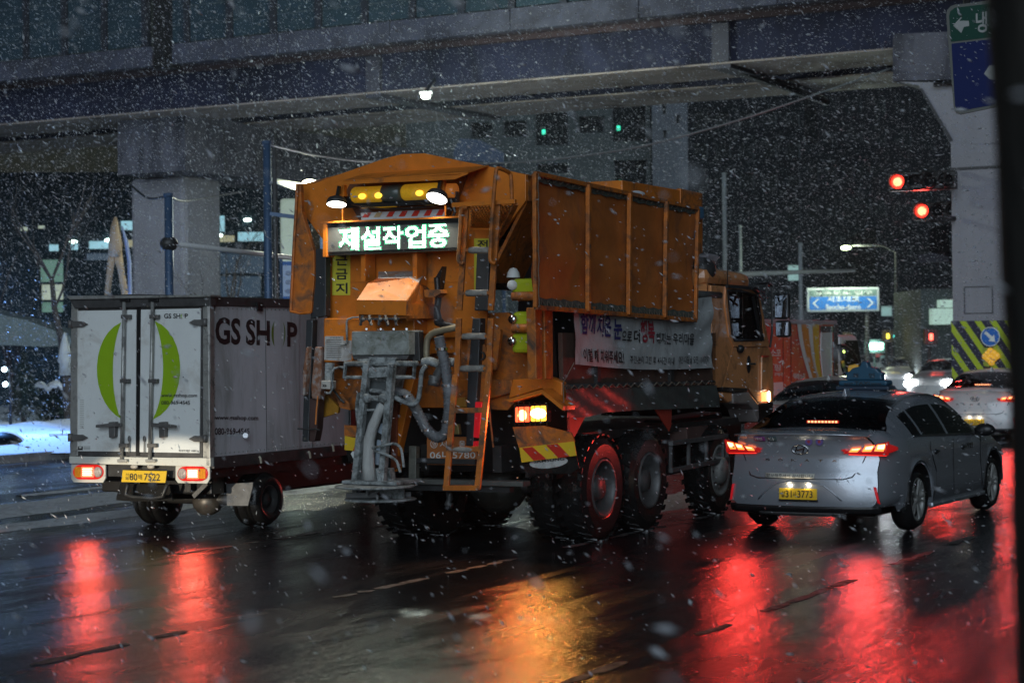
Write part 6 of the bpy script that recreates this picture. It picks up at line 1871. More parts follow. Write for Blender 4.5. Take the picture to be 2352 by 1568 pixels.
for (x, y) in ((2018, 323), (1995, 350), (2048, 345), (1968, 378), (2024, 375), (2078, 368), (2000, 405), (2052, 398), (2028, 435), (2080, 375)):
    MB().lathe(PF.r(N_(x, y), -.10), (0, -1, 0), [(.075, -.02), (.075, .0), (.06, .02), (0, .03)], 14).build('dot', DOT, ds_, smooth=True)

# left pier
sx0, sx1 = VF.r((300, 600), 0).x, VF.r((425, 600), 0).x
pl2 = thing('bridge_pier', 'violet-grey concrete pier with a broad crosshead above the white box truck', 'pier', VF)
zc0, zc1 = zr_(400, -1.2, 300), zr_(272, -1.2, 300)
MB().bx(sx0, sx1, 0, 1.8, 0, zc0 - .001).build('shaft', PIER, pl2, bevel=.15)
cxa, cxb = VF.r((270, 340), -1.2).x, VF.r((425, 340), -1.2).x
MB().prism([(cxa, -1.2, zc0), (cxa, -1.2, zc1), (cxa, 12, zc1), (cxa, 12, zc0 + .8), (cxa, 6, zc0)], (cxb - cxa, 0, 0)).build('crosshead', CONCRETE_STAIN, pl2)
for y_ in (.6, 3.2, 5.9, 8.6):
    MB().bx(cxb, cxb + .035, y_, y_ + .06, zc0 + .05, zc1 - .02).build('crosshead_joint', bpy.data.materials['joint_shadow'], pl2)
bxa, bxb = VF.r((302, 240), -.8).x, VF.r((425, 240), -.8).x
MB().bx(bxa, bxb, -.8, 3.8, zc1, zr_(214, -.8, 302)).build('bearing_block', CONCRETE, pl2, bevel=.01)

# ------------------------------------------------------------------ signals and poles
def signal(label, u, v, Y, n=4, dirn=1, red=True):
    o = depth(u, v, Y)
    f = Fr((o.x, o.y), 20)
    s = thing('traffic_signal', label, 'traffic light', f, group='red traffic signals on the pier arm')
    z = o.z
    MB().bx(-.22, .36 * (n - 1) + .22, .02, .22, z - .20, z + .20).build('housing', BLACK, s, bevel=.03)
    for k in range(n):
        x = .36 * k
        MB().lathe((x, -.0, z), (0, -1, 0), [(.155, -.02), (.165, .0), (.165, .17)], 24).build('visor', BLACK, s, smooth=True)
        if k == 0:
            MB().ball((x, .0, z), (.15, .03, .15), 24, 12).build('red_lens', emitter('signal_red', (1, .03, .015), 4) if not bpy.data.materials.get('signal_red') else bpy.data.materials['signal_red'], s, smooth=True)
            MB().ball((x, -.02, z), (.10, .03, .10), 20, 10).build('red_core', emitter('signal_core', (1, .16, .07), 7) if not bpy.data.materials.get('signal_core') else bpy.data.materials['signal_core'], s, smooth=True)
        else:
            MB().ball((x, .0, z), (.14, .02, .14), 20, 10).build('dark_lens', DARK_GLASS, s, smooth=True)
    ld = bpy.data.lights.new('signal_light', 'SPOT'); ld.energy = 130; ld.color = (1, .05, .04); ld.shadow_soft_size = .15; ld.spot_size = math.radians(150); ld.spot_blend = .7
    lo = bpy.data.objects.new('signal_light', ld); C.objects.link(lo); lo.parent = s; lo.location = (0, -.25, z); lo.rotation_euler = Vector((-.2, -1, -.25)).to_track_quat('-Z', 'Z').to_euler()
    return s
signal('upper red traffic light with dark housing reaching to the pale pier', 2062, 418, 45)
signal('lower red traffic light below and nearer the pale pier than the other', 2118, 485, 46)
sarm = thing('signal_arm', 'dark steel arm carrying the two red traffic lights out from the pier', 'pole', PF)
for v, u0 in ((400, 2075), (430, 2090), (505, 2130)):
    a_ = PF.r((u0, v), -1.0); b_ = PF.r((2192, v - 3), -.1)
    MB().tube([a_, b_], .06, 8).build('arm_tube', BLACK, sarm, smooth=True)
for k, (u, v) in enumerate(((2110, 405), (2135, 398), (2160, 404), (2180, 410))):
    MB().lathe(PF.r((u, v), -.8), (0, -1, 0), [(.10, 0), (.13, .0), (.13, .03), (.10, .03)], 14).build('cable_coil', BLACK, sarm)
# green and white panel hanging behind it
pb = VF.r((2150, 545), 8)
bd_ = thing('hanging_panel', 'pale panel glimpsed left of the pier below the red lights', 'panel', VF)
MB().prism([VF.r((u, v), 8) for u, v in ((2138, 522), (2178, 515), (2178, 590), (2135, 578))], (0, .1, 0)).build('panel', DARK_WALL, bd_)
MB().prism([VF.r((u, v), 8) for u, v in ((2108, 585), (2178, 577), (2178, 600), (2112, 604))], (0, .3, 0)).build('beam', CONCRETE, bd_)

def pole(label, u, v0, Y, r=.09, m_=BLUEPOLE, base=None, name='steel_pole'):
    t = depth(u, v0, Y)
    p_ = thing(name, label, 'pole', loc=(t.x, t.y, 0))
    MB().tube([(0, 0, 0), (0, 0, t.z)], [r, r * .85], 12).build('shaft', m_, p_, smooth=True)
    MB().lathe((0, 0, t.z), (0, 0, 1), [(r * .9, -.02), (r * 1.05, 0), (r * 1.05, .04), (0, .06)], 12).build('cap', m_, p_)
    return p_, t
pa, ta = pole('shorter blue steel pole in front of the left pier behind the box truck', 387, 450, 34, .085)
MB().tube([depth(401, 560, 34) - Vector((ta.x, ta.y, 0)), depth(672, 592, 36) - Vector((ta.x, ta.y, 0))], .045, 8).build('side_arm', mat('white_tube', (.5, .5, .5), .4), pa, smooth=True)
MB().ball((0, 0, depth(387, 560, 34).z), (.16, .13, .13)).build('arm_clamp', STEEL, pa, smooth=True)
pb_, tb = pole('taller blue steel pole left of the orange truck carrying the sagging cable', 613, 330, 32, .075)
MB().tube([(.12, 0, 0), (.12, 0, tb.z - .1)], .035, 8).build('conduit', GREY_STEEL, pb_, smooth=True)
MB().bar(depth(610, 490, 32) - Vector((tb.x, tb.y, 0)), depth(690, 500, 32) - Vector((tb.x, tb.y, 0)), .10, .06).build('cross_arm', BLUEPOLE, pb_)
def cable(label, pts, r, m_, name='overhead_cable', grp=None):
    P = [depth(*p) for p in pts]
    out = []
    for i in range(len(P) - 1):
        p0, p1, p2, p3 = P[max(i - 1, 0)], P[i], P[i + 1], P[min(i + 2, len(P) - 1)]
        for k in range(6):
            t = k / 6
            out.append(.5 * ((2 * p1) + (p2 - p0) * t + (2 * p0 - 5 * p1 + 4 * p2 - p3) * t * t + (3 * p1 - p0 - 3 * p2 + p3) * t ** 3))
    out.append(P[-1])
    return tag(MB().tube(out, r, 6).build(name, m_, None, smooth=True), label, 'cable')
cable('pale cable sagging from the taller blue pole over the orange hopper to the viaduct', [(618, 333, 32), (700, 352, 34), (800, 368, 36), (900, 374, 38), (1050, 376, 40), (1200, 372, 41), (1350, 356, 42), (1500, 330, 43), (1700, 275, 44), (1880, 215, 45), (2045, 158, 46)], .022, mat('pale_cable', (.20, .22, .22), .4))
cable('thin dark wire strung between the pier and the shorter blue pole', [(300, 425, 40), (340, 455, 37), (387, 452, 34), (420, 462, 38), (470, 455, 44), (560, 440, 52)], .02, BLACK)

# street lamp hanging in the snow under the viaduct
lp_ = depth(978, 222, 47)
sl = thing('street_lamp', 'bright greenish-white street lamp glaring in the snow above the orange hopper', 'street lamp', loc=(lp_.x, lp_.y, 0))
MB().tube([(0, .1, lp_.z + .1), (0, 2, lp_.z + .5), (0, 10, lp_.z + 1.9)], .05, n=8).build('bracket_arm', BLACK, sl)
MB().prism([(-.16, -.1, lp_.z + .05), (.16, -.1, lp_.z + .07), (.16, .3, lp_.z + .07), (-.16, .3, lp_.z + .05)], (0, 0, .05)).build('lamp_head', GREY_STEEL, sl, bevel=.02)
MB().ball((0, .0, lp_.z), (.11, .11, .06), 18, 10).build('lamp_glass', emitter('lamp_white', (.93, 1, .86), 30), sl, smooth=True)
ld = bpy.data.lights.new('street_lamp_light', 'POINT'); ld.energy = 1300; ld.color = (.86, 1, .88); ld.shadow_soft_size = .2
lo = bpy.data.objects.new('street_lamp_light', ld); C.objects.link(lo); lo.parent = sl; lo.location = (0, -.35, lp_.z - .15)
# second lamp whose lit arm shows left of the hopper
lp_ = depth(706, 420, 42)
sl = thing('street_lamp', 'street lamp with pale lit arm just left of the orange hopper edge', 'street lamp', loc=(lp_.x, lp_.y, 0))
rel = lambda u, v, Y: depth(u, v, Y) - Vector((lp_.x, lp_.y, 0))
MB().tube([rel(620, 412, 42), rel(650, 420, 42), rel(700, 433, 42)], [.05, .07, .10], 8).build('arm', mat('lit_arm', (.55, .58, .50), .4), sl, smooth=True)
MB().tube([(0.3, .2, 0), (.3, .2, lp_.z - .2)], .07, 8).build('pole', BLUEPOLE, sl)
MB().ball((.05, 0, lp_.z), (.16, .1, .07)).build('lamp_glass', emitter('lamp_warm', (1, 1, .72), 14), sl, smooth=True)
ld = bpy.data.lights.new('street_lamp_light', 'POINT'); ld.energy = 160; ld.color = (1, 1, .75); ld.shadow_soft_size = .2
lo = bpy.data.objects.new('street_lamp_light', ld); C.objects.link(lo); lo.parent = sl; lo.location = (0, -.4, lp_.z - .2)
# plaza lamps at the left edge
for (u, v, lab) in ((10, 848, 'upper of two small bluish lamps at the left edge beside the fir'), (12, 882, 'lower of two small bluish lamps at the left edge beside the fir')):
    q_ = depth(u, v, 47)
    s = thing('plaza_lamp', lab, 'lamp', loc=(q_.x, q_.y, .14))
    MB().cyl((.1, .1, 0), (.1, .1, q_.z - .14), .03, n=8).build('post', BLACK, s)
    MB().ball((0, 0, q_.z - .14), .06).build('globe', emitter('cool_globe', (.6, .85, 1), 16) if not bpy.data.materials.get('cool_globe') else bpy.data.materials['cool_globe'], s, smooth=True)
    ld = bpy.data.lights.new('plaza_snow_fill', 'SPOT'); ld.spot_size = math.radians(130); ld.spot_blend = .8; ld.energy = 2200; ld.color = (.14, .38, 1); ld.shadow_soft_size = .25
    lo = bpy.data.objects.new('plaza_snow_fill', ld); C.objects.link(lo); lo.parent = s; lo.location = (.6, -5.5, q_.z + 3.0)  # added spot well in front of and above its lamp, evens the snow light
# low beam of a car waiting behind the box truck
hp = GF.W((-.9, -9.5, .66)); tgt = GF.W((.35, 0, -1.07))
ld = bpy.data.lights.new('low_beam', 'SPOT'); ld.energy = 3200; ld.color = (1, .88, .68); ld.spot_size = math.radians(26); ld.spot_blend = .13; ld.shadow_soft_size = .03
lo = bpy.data.objects.new('low_beam', ld); C.objects.link(lo); lo.location = hp
lo.rotation_euler = (tgt - hp).to_track_quat('-Z', 'Y').to_euler()

# ------------------------------------------------------------------ sign at the top right
SF = Fr((depth(2230, 150, 24).x, 24), 12)
sgn = thing('direction_sign', 'tall direction sign, green above dark blue, cut by the dark trunk at top right', 'sign', SF)
def y_(x, y, d=0.0): return SF.r(Y_(x, y), d)
def roundpoly(pts): return [y_(*p) for p in pts]
MB().prism([y_(*p, .02) for p in ((235, 215), (245, 140), (290, 85), (350, 62), (440, 55), (1150, -40), (1230, 1330), (430, 1500), (370, 1480), (335, 1400), (290, 900))], (0, .04, 0)).build('border', mat('sign_grey', (.13, .135, .125), .6, spec=.2), sgn, bevel=.004)
MB().prism([y_(*p, .012) for p in ((275, 210), (290, 150), (350, 105), (1150, 10), (1180, 450), (298, 548))], (0, .008, 0)).build('green_field', mat('sign_green', (.006, .05, .034), .6, spec=.15), sgn)
MB().prism([y_(*p, .012) for p in ((305, 575), (1180, 478), (1225, 1300), (430, 1452), (385, 1440), (352, 1380))], (0, .008, 0)).build('blue_field', mat('sign_deep_blue', (.004, .012, .085), .6, spec=.15), sgn)
AR = mat('reflective_grey', (.20, .21, .20), .4)
MB().prism([y_(*p, .005) for p in ((328, 340), (375, 285), (430, 225), (442, 235), (410, 275), (532, 275), (538, 345), (470, 355), (432, 435))], (0, .004, 0)).build('arrow', AR, sgn)
MB().prism([y_(*p, .005) for p in ((730, 968), (800, 860), (1000, 850), (1000, 1080), (800, 1035))], (0, .004, 0)).build('arrow', AR, sgn)
text_on('냉', quad_fn(y_(625, 435, .005), y_(775, 425, .005), y_(770, 150, .005), y_(622, 160, .005)), 'lettering', AR, sgn, .02)
MB().tube([y_(500, 100, .08), y_(510, -300, .08)], .04, 8).build('hanger', BLACK, sgn)
MB().tube([y_(900, 60, .08), y_(910, -300, .08)], .04, 8).build('hanger', BLACK, sgn)

# dark trunk close to the camera at the right edge
tk = tag(bpy.data.objects.new('utility_pole', None), 'dark out-of-focus leaning trunk close by, filling the right edge', 'pole'); C.objects.link(tk)
TKM = mat('dark_trunk', (.020, .018, .015), .85, var=.5, vs=18, bump=.6, bs=30, stretch=(1, 1, .3))
def edge(v): return float(np.interp(v, [-400, 0, 400, 760, 1150, 1568, 2100], [2246, 2268, 2292, 2310, 2330, 2348, 2372]))
tp = []
for v in (-400, 0, 300, 600, 900, 1200, 1568, 2000):
    tp.append(depth(edge(v) + 205, v, 4.2))
bp_ = tp[-1]; dd = (tp[-1] - tp[-2]).normalized(); tp.append(bp_ + dd * (bp_.z / -dd.z) if dd.z < 0 else bp_)
tk.location = (tp[-1].x, tp[-1].y, 0)
m = MB().tube([p - tk.location for p in tp], .185, 28)
m.v = [(x + .006 * math.sin(z * 37 + x * 80), y_v, z) for x, y_v, z in m.v]
m.build('trunk', TKM, tk, smooth=True)

# ------------------------------------------------------------------ buildings behind
def slab_building(name, label, fr, x0, x1, z0, z1, depth_, wall, openings, glassm=DARK_GLASS, recess=.3, frames=None, lit=None):
    """openings: (xa, xb, za, zb, material or None) cut into the front wall and glazed"""
    b = thing(name, label, 'building', fr)
    xs_ = sorted({x0, x1} | {o[0] for o in openings} | {o[1] for o in openings})
    zs_ = sorted({z0, z1} | {o[2] for o in openings} | {o[3] for o in openings})
    m = MB()
    for i in range(len(xs_) - 1):
        for j in range(len(zs_) - 1):
            cx_, cz_ = (xs_[i] + xs_[i + 1]) / 2, (zs_[j] + zs_[j + 1]) / 2
            if any(o[0] < cx_ < o[1] and o[2] < cz_ < o[3] for o in openings): continue
            m.bx(xs_[i], xs_[i + 1], 0, recess, zs_[j], zs_[j + 1])
    m.build('wall', wall, b)
    MB().bx(x0, x1, recess + .05, depth_, z0, z1 - .01).build('core', DARK_WALL, b)
    FRM = bpy.data.materials.get('window_frame') or mat('window_frame', (.07, .08, .09), .5)
    for o in openings:
        w = MB().bx(o[0] + .002, o[1] - .002, recess - .06, recess - .04, o[2] + .002, o[3] - .002).build('window', o[4] or glassm, b)
        nx = max(1, int((o[1] - o[0]) / 1.3))
        for k in range(nx + 1):
            x = o[0] + (o[1] - o[0]) * k / nx
            mm_ = MB().bx(max(o[0] + .003, x - .04), min(o[1] - .003, x + .04), recess - .12, recess - .065, o[2] + .004, o[3] - .004)
            mm_.build('mullion', FRM, w)
    return b
def opening(fr, cr, x0, y0, x1, y1, m_=None):
    a_, b_ = fr.r(cr(x0, y1), 0), fr.r(cr(x1, y0), 0)
    return (a_.x, b_.x, a_.z, b_.z, m_)
BC = Fr((0, 84), 3)
bx = lambda fr, u: fr.r((u, 500), 0).x
bz = lambda fr, v, u=1200: fr.r((u, v), 0).z
ops = [opening(BC, I_, 1245, 680, 1455, 915), opening(BC, I_, 1520, 730, 1680, 835), opening(BC, I_, 1730, 645, 1945, 890),
       opening(BC, I_, 1045, 758, 1192, 860), opening(BC, I_, 840, 770, 980, 870),
       opening(BC, I_, 1255, 1025, 1455, 1090), opening(BC, I_, 1745, 1005, 1950, 1176)]
b = slab_building('office_building', 'grey building with square dark windows and green exit lights under the viaduct', BC, bx(BC, 935), bx(BC, 1500), 0, bz(BC, 120), 14, GREY_WALL, ops, recess=.45)
EX = emitter('exit_green', (.03, .85, .50), 1.5)
for (x, y) in ((1300, 830), (1770, 806), (1778, 1152)):
    p = BC.r(I_(x, y), .25)
    MB().bx(p.x - .07, p.x + .07, .2, .3, p.z - .10, p.z + .10).build('exit_light', EX, b, bevel=.02)
BR = Fr((0, 80), 3)
PALE = mat('pale_column_wall', (.13, .145, .165), .8, spec=.1, var=.2, vs=.6)
slab_building('stair_tower', 'pale narrow tower with small dark slits right of the grey building', BR, bx(BR, 1500), bx(BR, 1582), 0, bz(BR, 120), 10, PALE,
              [opening(BR, I_, 2045, 655, 2072, 720), opening(BR, I_, 2130, 720, 2155, 775), opening(BR, I_, 2050, 820, 2072, 870)])
m_blue = mat('blue_tarpaulin', (.05, .085, .16), .6, var=.3)
bt_ = thing('blue_canopy', 'dim blue slanted canopy roof just above the orange hopper peak', 'canopy', Fr((0, 70), 3))
F70 = Fr((0, 70), 3)
MB().prism([F70.r(I_(*p), 0) for p in ((735, 950), (770, 870), (900, 880), (1050, 960), (1050, 1020), (735, 1010))], (0, 4, 0)).build('canopy', m_blue, bt_)
for u in (1050, 1155):
    p = F70.r((u, 380), 1); MB().cyl((p.x, 1, 0), (p.x, 1, p.z), .08, n=8).build('post', BLUEPOLE, bt_)
# dim far blocks to the right
def far_block(label, u0, u1, vt, Y, wall, rows, cols, seed, lit_frac=.06):
    f = Fr((0, Y), 0)
    g = np.random.default_rng(seed)
    x0, x1, z1 = bx(f, u0), bx(f, u1), bz(f, vt, (u0 + u1) / 2)
    ops = []
    LIT = bpy.data.materials.get('dim_lit_window') or emitter('dim_lit_window', (.45, .75, .70), .35)
    for j in range(rows):
        for i in range(cols):
            xa = x0 + (x1 - x0) * (i + .2) / cols; xb_ = x0 + (x1 - x0) * (i + .8) / cols
            za = 3.5 + (z1 - 4.5) * (j + .25) / rows; zb2 = 3.5 + (z1 - 4.5) * (j + .75) / rows
            ops.append((xa, xb_, za, zb2, LIT if g.random() < lit_frac else None))
    return slab_building('far_building', label, f, x0, x1, 0, z1, 12, wall, ops, recess=.25)
far_block('dark far office block between the pale tower and the far blue road sign', 1585, 1850, 60, 118, DARK_WALL, 9, 5, 1, .03)
far_block('lower far block behind the blue hanging road sign', 1850, 2010, 330, 150, DARK_WALL, 5, 4, 2, .08)
far_block('far block with faint windows left of the pale pier', 2012, 2240, 520, 135, DARK_WALL, 4, 5, 3, .12)
far_block('unlit distant tower above the traffic lights', 1880, 2330, 100, 210, mat('far_dark_wall', (.012, .012, .014), .9, spec=.05), 8, 8, 4, .0)
lw = thing('lit_shopfront', 'small pale green lit shopfront just left of the striped pier', 'building', Fr((0, 76), 0))
F76 = Fr((0, 76), 0)
for k, (u0, v0, u1, v1) in enumerate(((2160, 688, 2190, 706), (2142, 708, 2190, 745))):
    a_, b_ = F76.r((u0, v1), 0), F76.r((u1, v0), 0)
    MB().bx(a_.x, b_.x, 0, 3, a_.z, b_.z).build('lit_window', emitter('shop_green_%d' % k if False else 'shop_green', (.55, .80, .68), .55) if k == 0 else bpy.data.materials['shop_green'], lw)
a_ = F76.r((2135, 760), 0); b_ = F76.r((2200, 680), 0)
MB().bx(a_.x - .2, b_.x + 1, .6, 6, 0, b_.z + .3).build('wall', GREY_WALL, lw)

# left building behind the plaza: open lit floors
LB = Fr((0, 72), -4)
lx = lambda u, v=600: LB.r((u, v), 0).x
LITC = mat('lit_cyan_glass', (.10, .16, .18), .3, emit=(.36, .72, .85), es=.75, var=.5, vs=.5)
LITB = mat('lit_beige_ceiling', (.2, .18, .12), .6, emit=(.62, .60, .38), es=.45)
LITG = mat('lit_green_wall', (.10, .16, .13), .6, emit=(.25, .5, .4), es=.35)
LITY = mat('lit_pale_window', (.2, .22, .2), .5, emit=(.55, .66, .52), es=.6, var=.4, vs=.8)
DIMW = mat('dim_blue_glass', (.03, .05, .07), .3, emit=(.08, .16, .26), es=.22, var=.5, vs=.4)
wo_ = []
for (x0, y0, x1, y1, mm_) in ((355, 575, 445, 630, LITC), (515, 570, 595, 620, LITC), (660, 548, 850, 612, LITC), (905, 395, 1020, 470, LITC),
                              (1450, 355, 1715, 482, LITC), (1800, 480, 2020, 555, LITC), (1450, 505, 1790, 562, LITB), (930, 540, 1020, 600, LITB),
                              (290, 690, 480, 865, LITG), (300, 880, 480, 1000, LITY), (300, 1015, 480, 1095, LITG),
                              (1480, 640, 2010, 800, DIMW), (1480, 815, 1990, 980, DIMW), (640, 640, 830, 700, DIMW), (135, 440, 210, 475, LITY), (270, 430, 340, 458, LITY)):
    wo_.append(opening(LB, K_, x0, y0, x1, y1, mm_))
lb_ = slab_building('plaza_building', 'wide dark building with lit cyan office strips behind the left pier', LB, lx(-300), lx(690), 0, bz(LB, 395, 300), 14, mat('blue_dark_wall', (.018, .034, .045), .8, spec=.08, var=.4, vs=.5), wo_, recess=.4)
SP_ = emitter('ceiling_spot', (.75, 1, .9), 8)
for (x, y) in ((560, 558), (826, 547), (1668, 510), (1885, 392), (1482, 906)):
    MB().ball(LB.r(K_(x, y), -.1), (.14, .1, .06)).build('ceiling_lamp', SP_, lb_, smooth=True)
# slanted pale canopy at far left
cn = thing('slanted_canopy', 'long pale slanted canopy on the left above the dark fir', 'canopy', Fr((0, 58), 0))
F58 = Fr((0, 58), 0)
MB().prism([F58.r((u, v), 0) for u, v in ((-120, 690), (0, 722), (60, 735), (160, 772), (170, 792), (100, 796), (0, 792), (-120, 795))], (0, 3, 0)).build('canopy_face', mat('pale_green_cladding', (.13, .17, .18), .6, var=.2), cn)
for u in (-60, 40, 150):
    p = F58.r((u, 790), 1.5); MB().cyl((p.x, 1.5, .14), (p.x, 1.5, p.z), .09, n=8).build('post', STEEL, cn)
# column with its fluorescent light put in as a glow, white-blue banner
col = thing('lit_column', 'tall pale green lit column glimpsed between the blue pole and the orange truck', 'column', Fr((0, 60), 0))
F60 = Fr((0, 60), 0)
a_, b_ = F60.r((645, 700), 0), F60.r((690, 455), 0)
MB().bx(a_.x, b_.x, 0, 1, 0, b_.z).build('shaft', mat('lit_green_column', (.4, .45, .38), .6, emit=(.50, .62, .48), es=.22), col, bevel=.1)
bn = thing('street_banner', 'white and blue vertical banner beside the orange truck hopper', 'banner', Fr((0, 40), 0))
F40 = Fr((0, 40), 0)
a_, b_ = F40.r((650, 692), 0), F40.r((674, 600), 0)
MB().bx(a_.x, b_.x, 0, .03, a_.z, b_.z).build('cloth', mat('banner_white', (.45, .55, .72), .6), bn)
MB().bx(a_.x, b_.x, -.004, -.001, a_.z, a_.z + .10).build('lower_band', mat('banner_blue', (.04, .14, .40), .6), bn)
MB().bx(a_.x, b_.x, -.004, -.001, b_.z - .08, b_.z).build('upper_band', bpy.data.materials['banner_blue'], bn)
for k in range(3):
    z = a_.z + .2 + k * .18
    MB().ball(((a_.x + b_.x) / 2, -.004, z), (.06, .004, .05)).build('print_mark', mat('banner_grey', (.25, .3, .42), .6) if k == 0 else bpy.data.materials['banner_grey'], bn)
MB().cyl((a_.x - .03, .02, 0), (a_.x - .03, .02, b_.z + .05), .03, n=8).build('post', BLUEPOLE, bn)
# sculpture with two legs
sc = thing('leg_sculpture', 'tall tan sculpture of two joined legs standing behind the box truck roof', 'sculpture', Fr((0, 46), 0))
F46 = Fr((0, 46), 0)
TAN = mat('tan_sculpture', (.36, .25, .15), .6, var=.35, vs=2)
def tb_(pts, rs_, nm):
    return MB().tube([F46.r((u, v), .2) for u, v in pts], rs_, 12).build(nm, TAN, sc, smooth=True)
tb_([(265, 498), (264, 520), (265, 560), (264, 590)], [.03, .10, .16, .16], 'body')
tb_([(262, 575), (254, 610), (248, 660), (243, 740), (238, 900), (236, 985)], [.12, .08, .07, .07, .08, .08], 'leg')
tb_([(268, 575), (278, 620), (286, 670), (290, 740), (294, 900), (296, 985)], [.12, .08, .08, .07, .08, .08], 'leg')
ab = thing('curved_post', 'thin curved bluish post just right of the tan leg sculpture', 'post', Fr((0, 47), 0))
F47 = Fr((0, 47), 0)
MB().tube([F47.r(p, 0) for p in ((280, 520), (290, 555), (297, 600), (299, 680), (298, 980))], [.02, .05, .05, .05, .06], 8).build('shaft', mat('pale_blue_post', (.30, .36, .55), .4), ab, smooth=True)

# bare trees, fir, hedge
def bare_tree(label, u, Y, h, seed, group='bare street trees'):
    g = random.Random(seed)
    q_ = depth(u, 900, Y)
    t = thing('bare_tree', label, 'tree', loc=(q_.x, q_.y, .14), group=group)
    tr_, br_ = MB(), MB()
    def grow(p, d, L, r, lev, mb):
        pts, rs_ = [p], [r]
        for k in range(5):
            d = (d + Vector((g.uniform(-.16, .16), g.uniform(-.16, .16), g.uniform(-.02, .12)))).normalized()
            p = p + d * L / 5
            pts.append(p); rs_.append(r * (1 - .11 * (k + 1)))
        mb.tube(pts, rs_, 5 if lev else 8, caps=False)
        if lev < 4:
            for k in range(3 if lev else 5):
                a_ = g.uniform(0, 6.28)
                nd = (d + Vector((math.cos(a_), math.sin(a_), g.uniform(.1, .7))) * .8).normalized()
                grow(pts[g.randint(2, 5)], nd, L * g.uniform(.5, .72), rs_[-1] * .62, lev + 1, br_)
    grow(Vector((0, 0, 0)), Vector((0, 0, 1)), h * .45, .13, 0, tr_)
    tr_.build('trunk', BARK, t, smooth=True)
    br_.build('crown', BARK, t, kind='stuff')
    return t
bare_tree('bare dark tree standing left of the tan leg sculpture', 160, 50, 8.5, 3)
bare_tree('bare tree seen between the left pier and the taller blue pole', 520, 54, 7.5, 8)
bare_tree('thin bare tree at the far left edge behind the fir', 30, 62, 7.0, 12)
q_ = ground(55, 985, .14)
fir = thing('fir_tree', 'small dark conical fir standing on the snowy plaza at left', 'tree', loc=(q_.x, q_.y, .14))
MB().cyl((0, 0, 0), (0, 0, .4), .07, n=8).build('trunk', BARK, fir)
hf = (975 - 812) * q_.y / 4600
mb, mn = MB(), MB()
g = random.Random(5)
for k in range(3800):
    t = g.random() ** .8
    z = .15 + t * hf
    r = (1 - t) * .62 * (.55 + .45 * g.random()) * (1 + .12 * math.sin(z * 22))
    a_ = g.uniform(0, 6.283)
    c_ = Vector((r * math.cos(a_), r * math.sin(a_), z))
    d_ = Vector((math.cos(a_), math.sin(a_), -.35 + g.uniform(-.3, .3))).normalized() * .09
    s_ = Vector((-math.sin(a_), math.cos(a_), g.uniform(-.4, .4))) * .018
    (mn if g.random() < .06 else mb).add([c_ - s_, c_ + s_, c_ + d_], [(0, 1, 2)])
mb.build('crown', FOLIAGE, fir, kind='stuff'); mn.build('snow_on_needles', SNOW, fir, kind='stuff')
hd = thing('snowy_hedge', 'low dark hedge with violet snow on top right of the fir', 'hedge', Fr((0, q_.y + 1), 0))
Fh = Fr((0, q_.y + 1), 0)
a_, b_ = Fh.r((82, 965), 0), Fh.r((215, 885), 0)
mb = MB()
for k in range(3500):
    x, y__, z = g.uniform(a_.x, b_.x), g.uniform(0, 1.2), g.uniform(.14, b_.z)
    d_ = Vector((g.uniform(-.1, .1), g.uniform(-.1, .1), g.uniform(-.04, .1))); s_ = Vector((g.uniform(-.05, .05), g.uniform(-.05, .05), g.uniform(-.03, .03)))
    c_ = Vector((x, y__, z)); mb.add([c_ - s_, c_ + s_, c_ + d_], [(0, 1, 2)])
mb.build('leaves', FOLIAGE, hd, kind='stuff')
MB().grid(lambda u, v: Vector((a_.x + (b_.x - a_.x) * u, -.05 + 1.3 * v, b_.z + .03 + .05 * math.sin(u * 21 + v * 5) + .03 * math.sin(u * 50) - .12 * abs(v - .5))), 60, 8).build('snow_cap', SNOW, hd, smooth=True, kind='stuff', thick=.08)
# bollards, planter, umbrella, snow-covered car
for (u, lab) in ((138, 'dark bollard on the snow nearest the box truck'), (146, 'reddish-dark bollard beside the first by the box truck')):
    q_ = ground(u, 975, .14)
    s = thing('bollard', lab, 'bollard', loc=(q_.x, q_.y, .14))
    MB().lathe((0, 0, 0), (0, 0, 1), [(.07, 0), (.065, .62), (.05, .68), (0, .70)], 12).build('post', BLUEPOLE if u < 140 else BLACK, s, smooth=True)
    MB().lathe((0, 0, .5), (0, 0, 1), [(.068, 0), (.070, .01), (.070, .07), (.068, .08)], 12).build('band', RED_REFL, s)
q_ = ground(165, 1022, .14)
s = thing('stone_bench', 'low stone bench under snow at the plaza edge beside the box truck', 'bench', loc=(q_.x, q_.y, .14))
MB().bx(-.45, 1.4, 0, .5, 0, .16).build('block', KERB, s, bevel=.02)
MB().bx(-.47, 1.42, -.02, .52, .16, .26).build('snow_cap', SNOW, s, bevel=.05)
q_ = depth(150, 900, 50)
s = thing('closed_parasol', 'folded white parasol standing beside the top left of the box truck', 'parasol', loc=(q_.x, q_.y, .14))
zq = lambda v: depth(150, v, 50).z - .14
MB().lathe((0, 0, zq(862)), (0, 0, 1), [(0, 0), (.16, .0), (.14, .3), (.19, .35), (.12, .75), (.04, 1.02), (0, 1.1)], 12).build('canopy', CLOTH, s, smooth=True)
MB().cyl((0, 0, 0), (0, 0, zq(850)), .03, n=8).build('pole', BLUEPOLE, s)
q_ = ground(-8, 1035, .14)
s = thing('snow_mound', 'snow-covered low mound with dark glass at the bottom left edge of the plaza', 'mound', loc=(q_.x, q_.y, .14))
MB().ball((0, .2, .0), (.55, .5, .42), 24, 12).build('snow_cover', SNOW, s, smooth=True)
MB().ball((.12, -.05, .08), (.42, .33, .28), 24, 12).build('dark_body', DARK_GLASS, s, smooth=True)
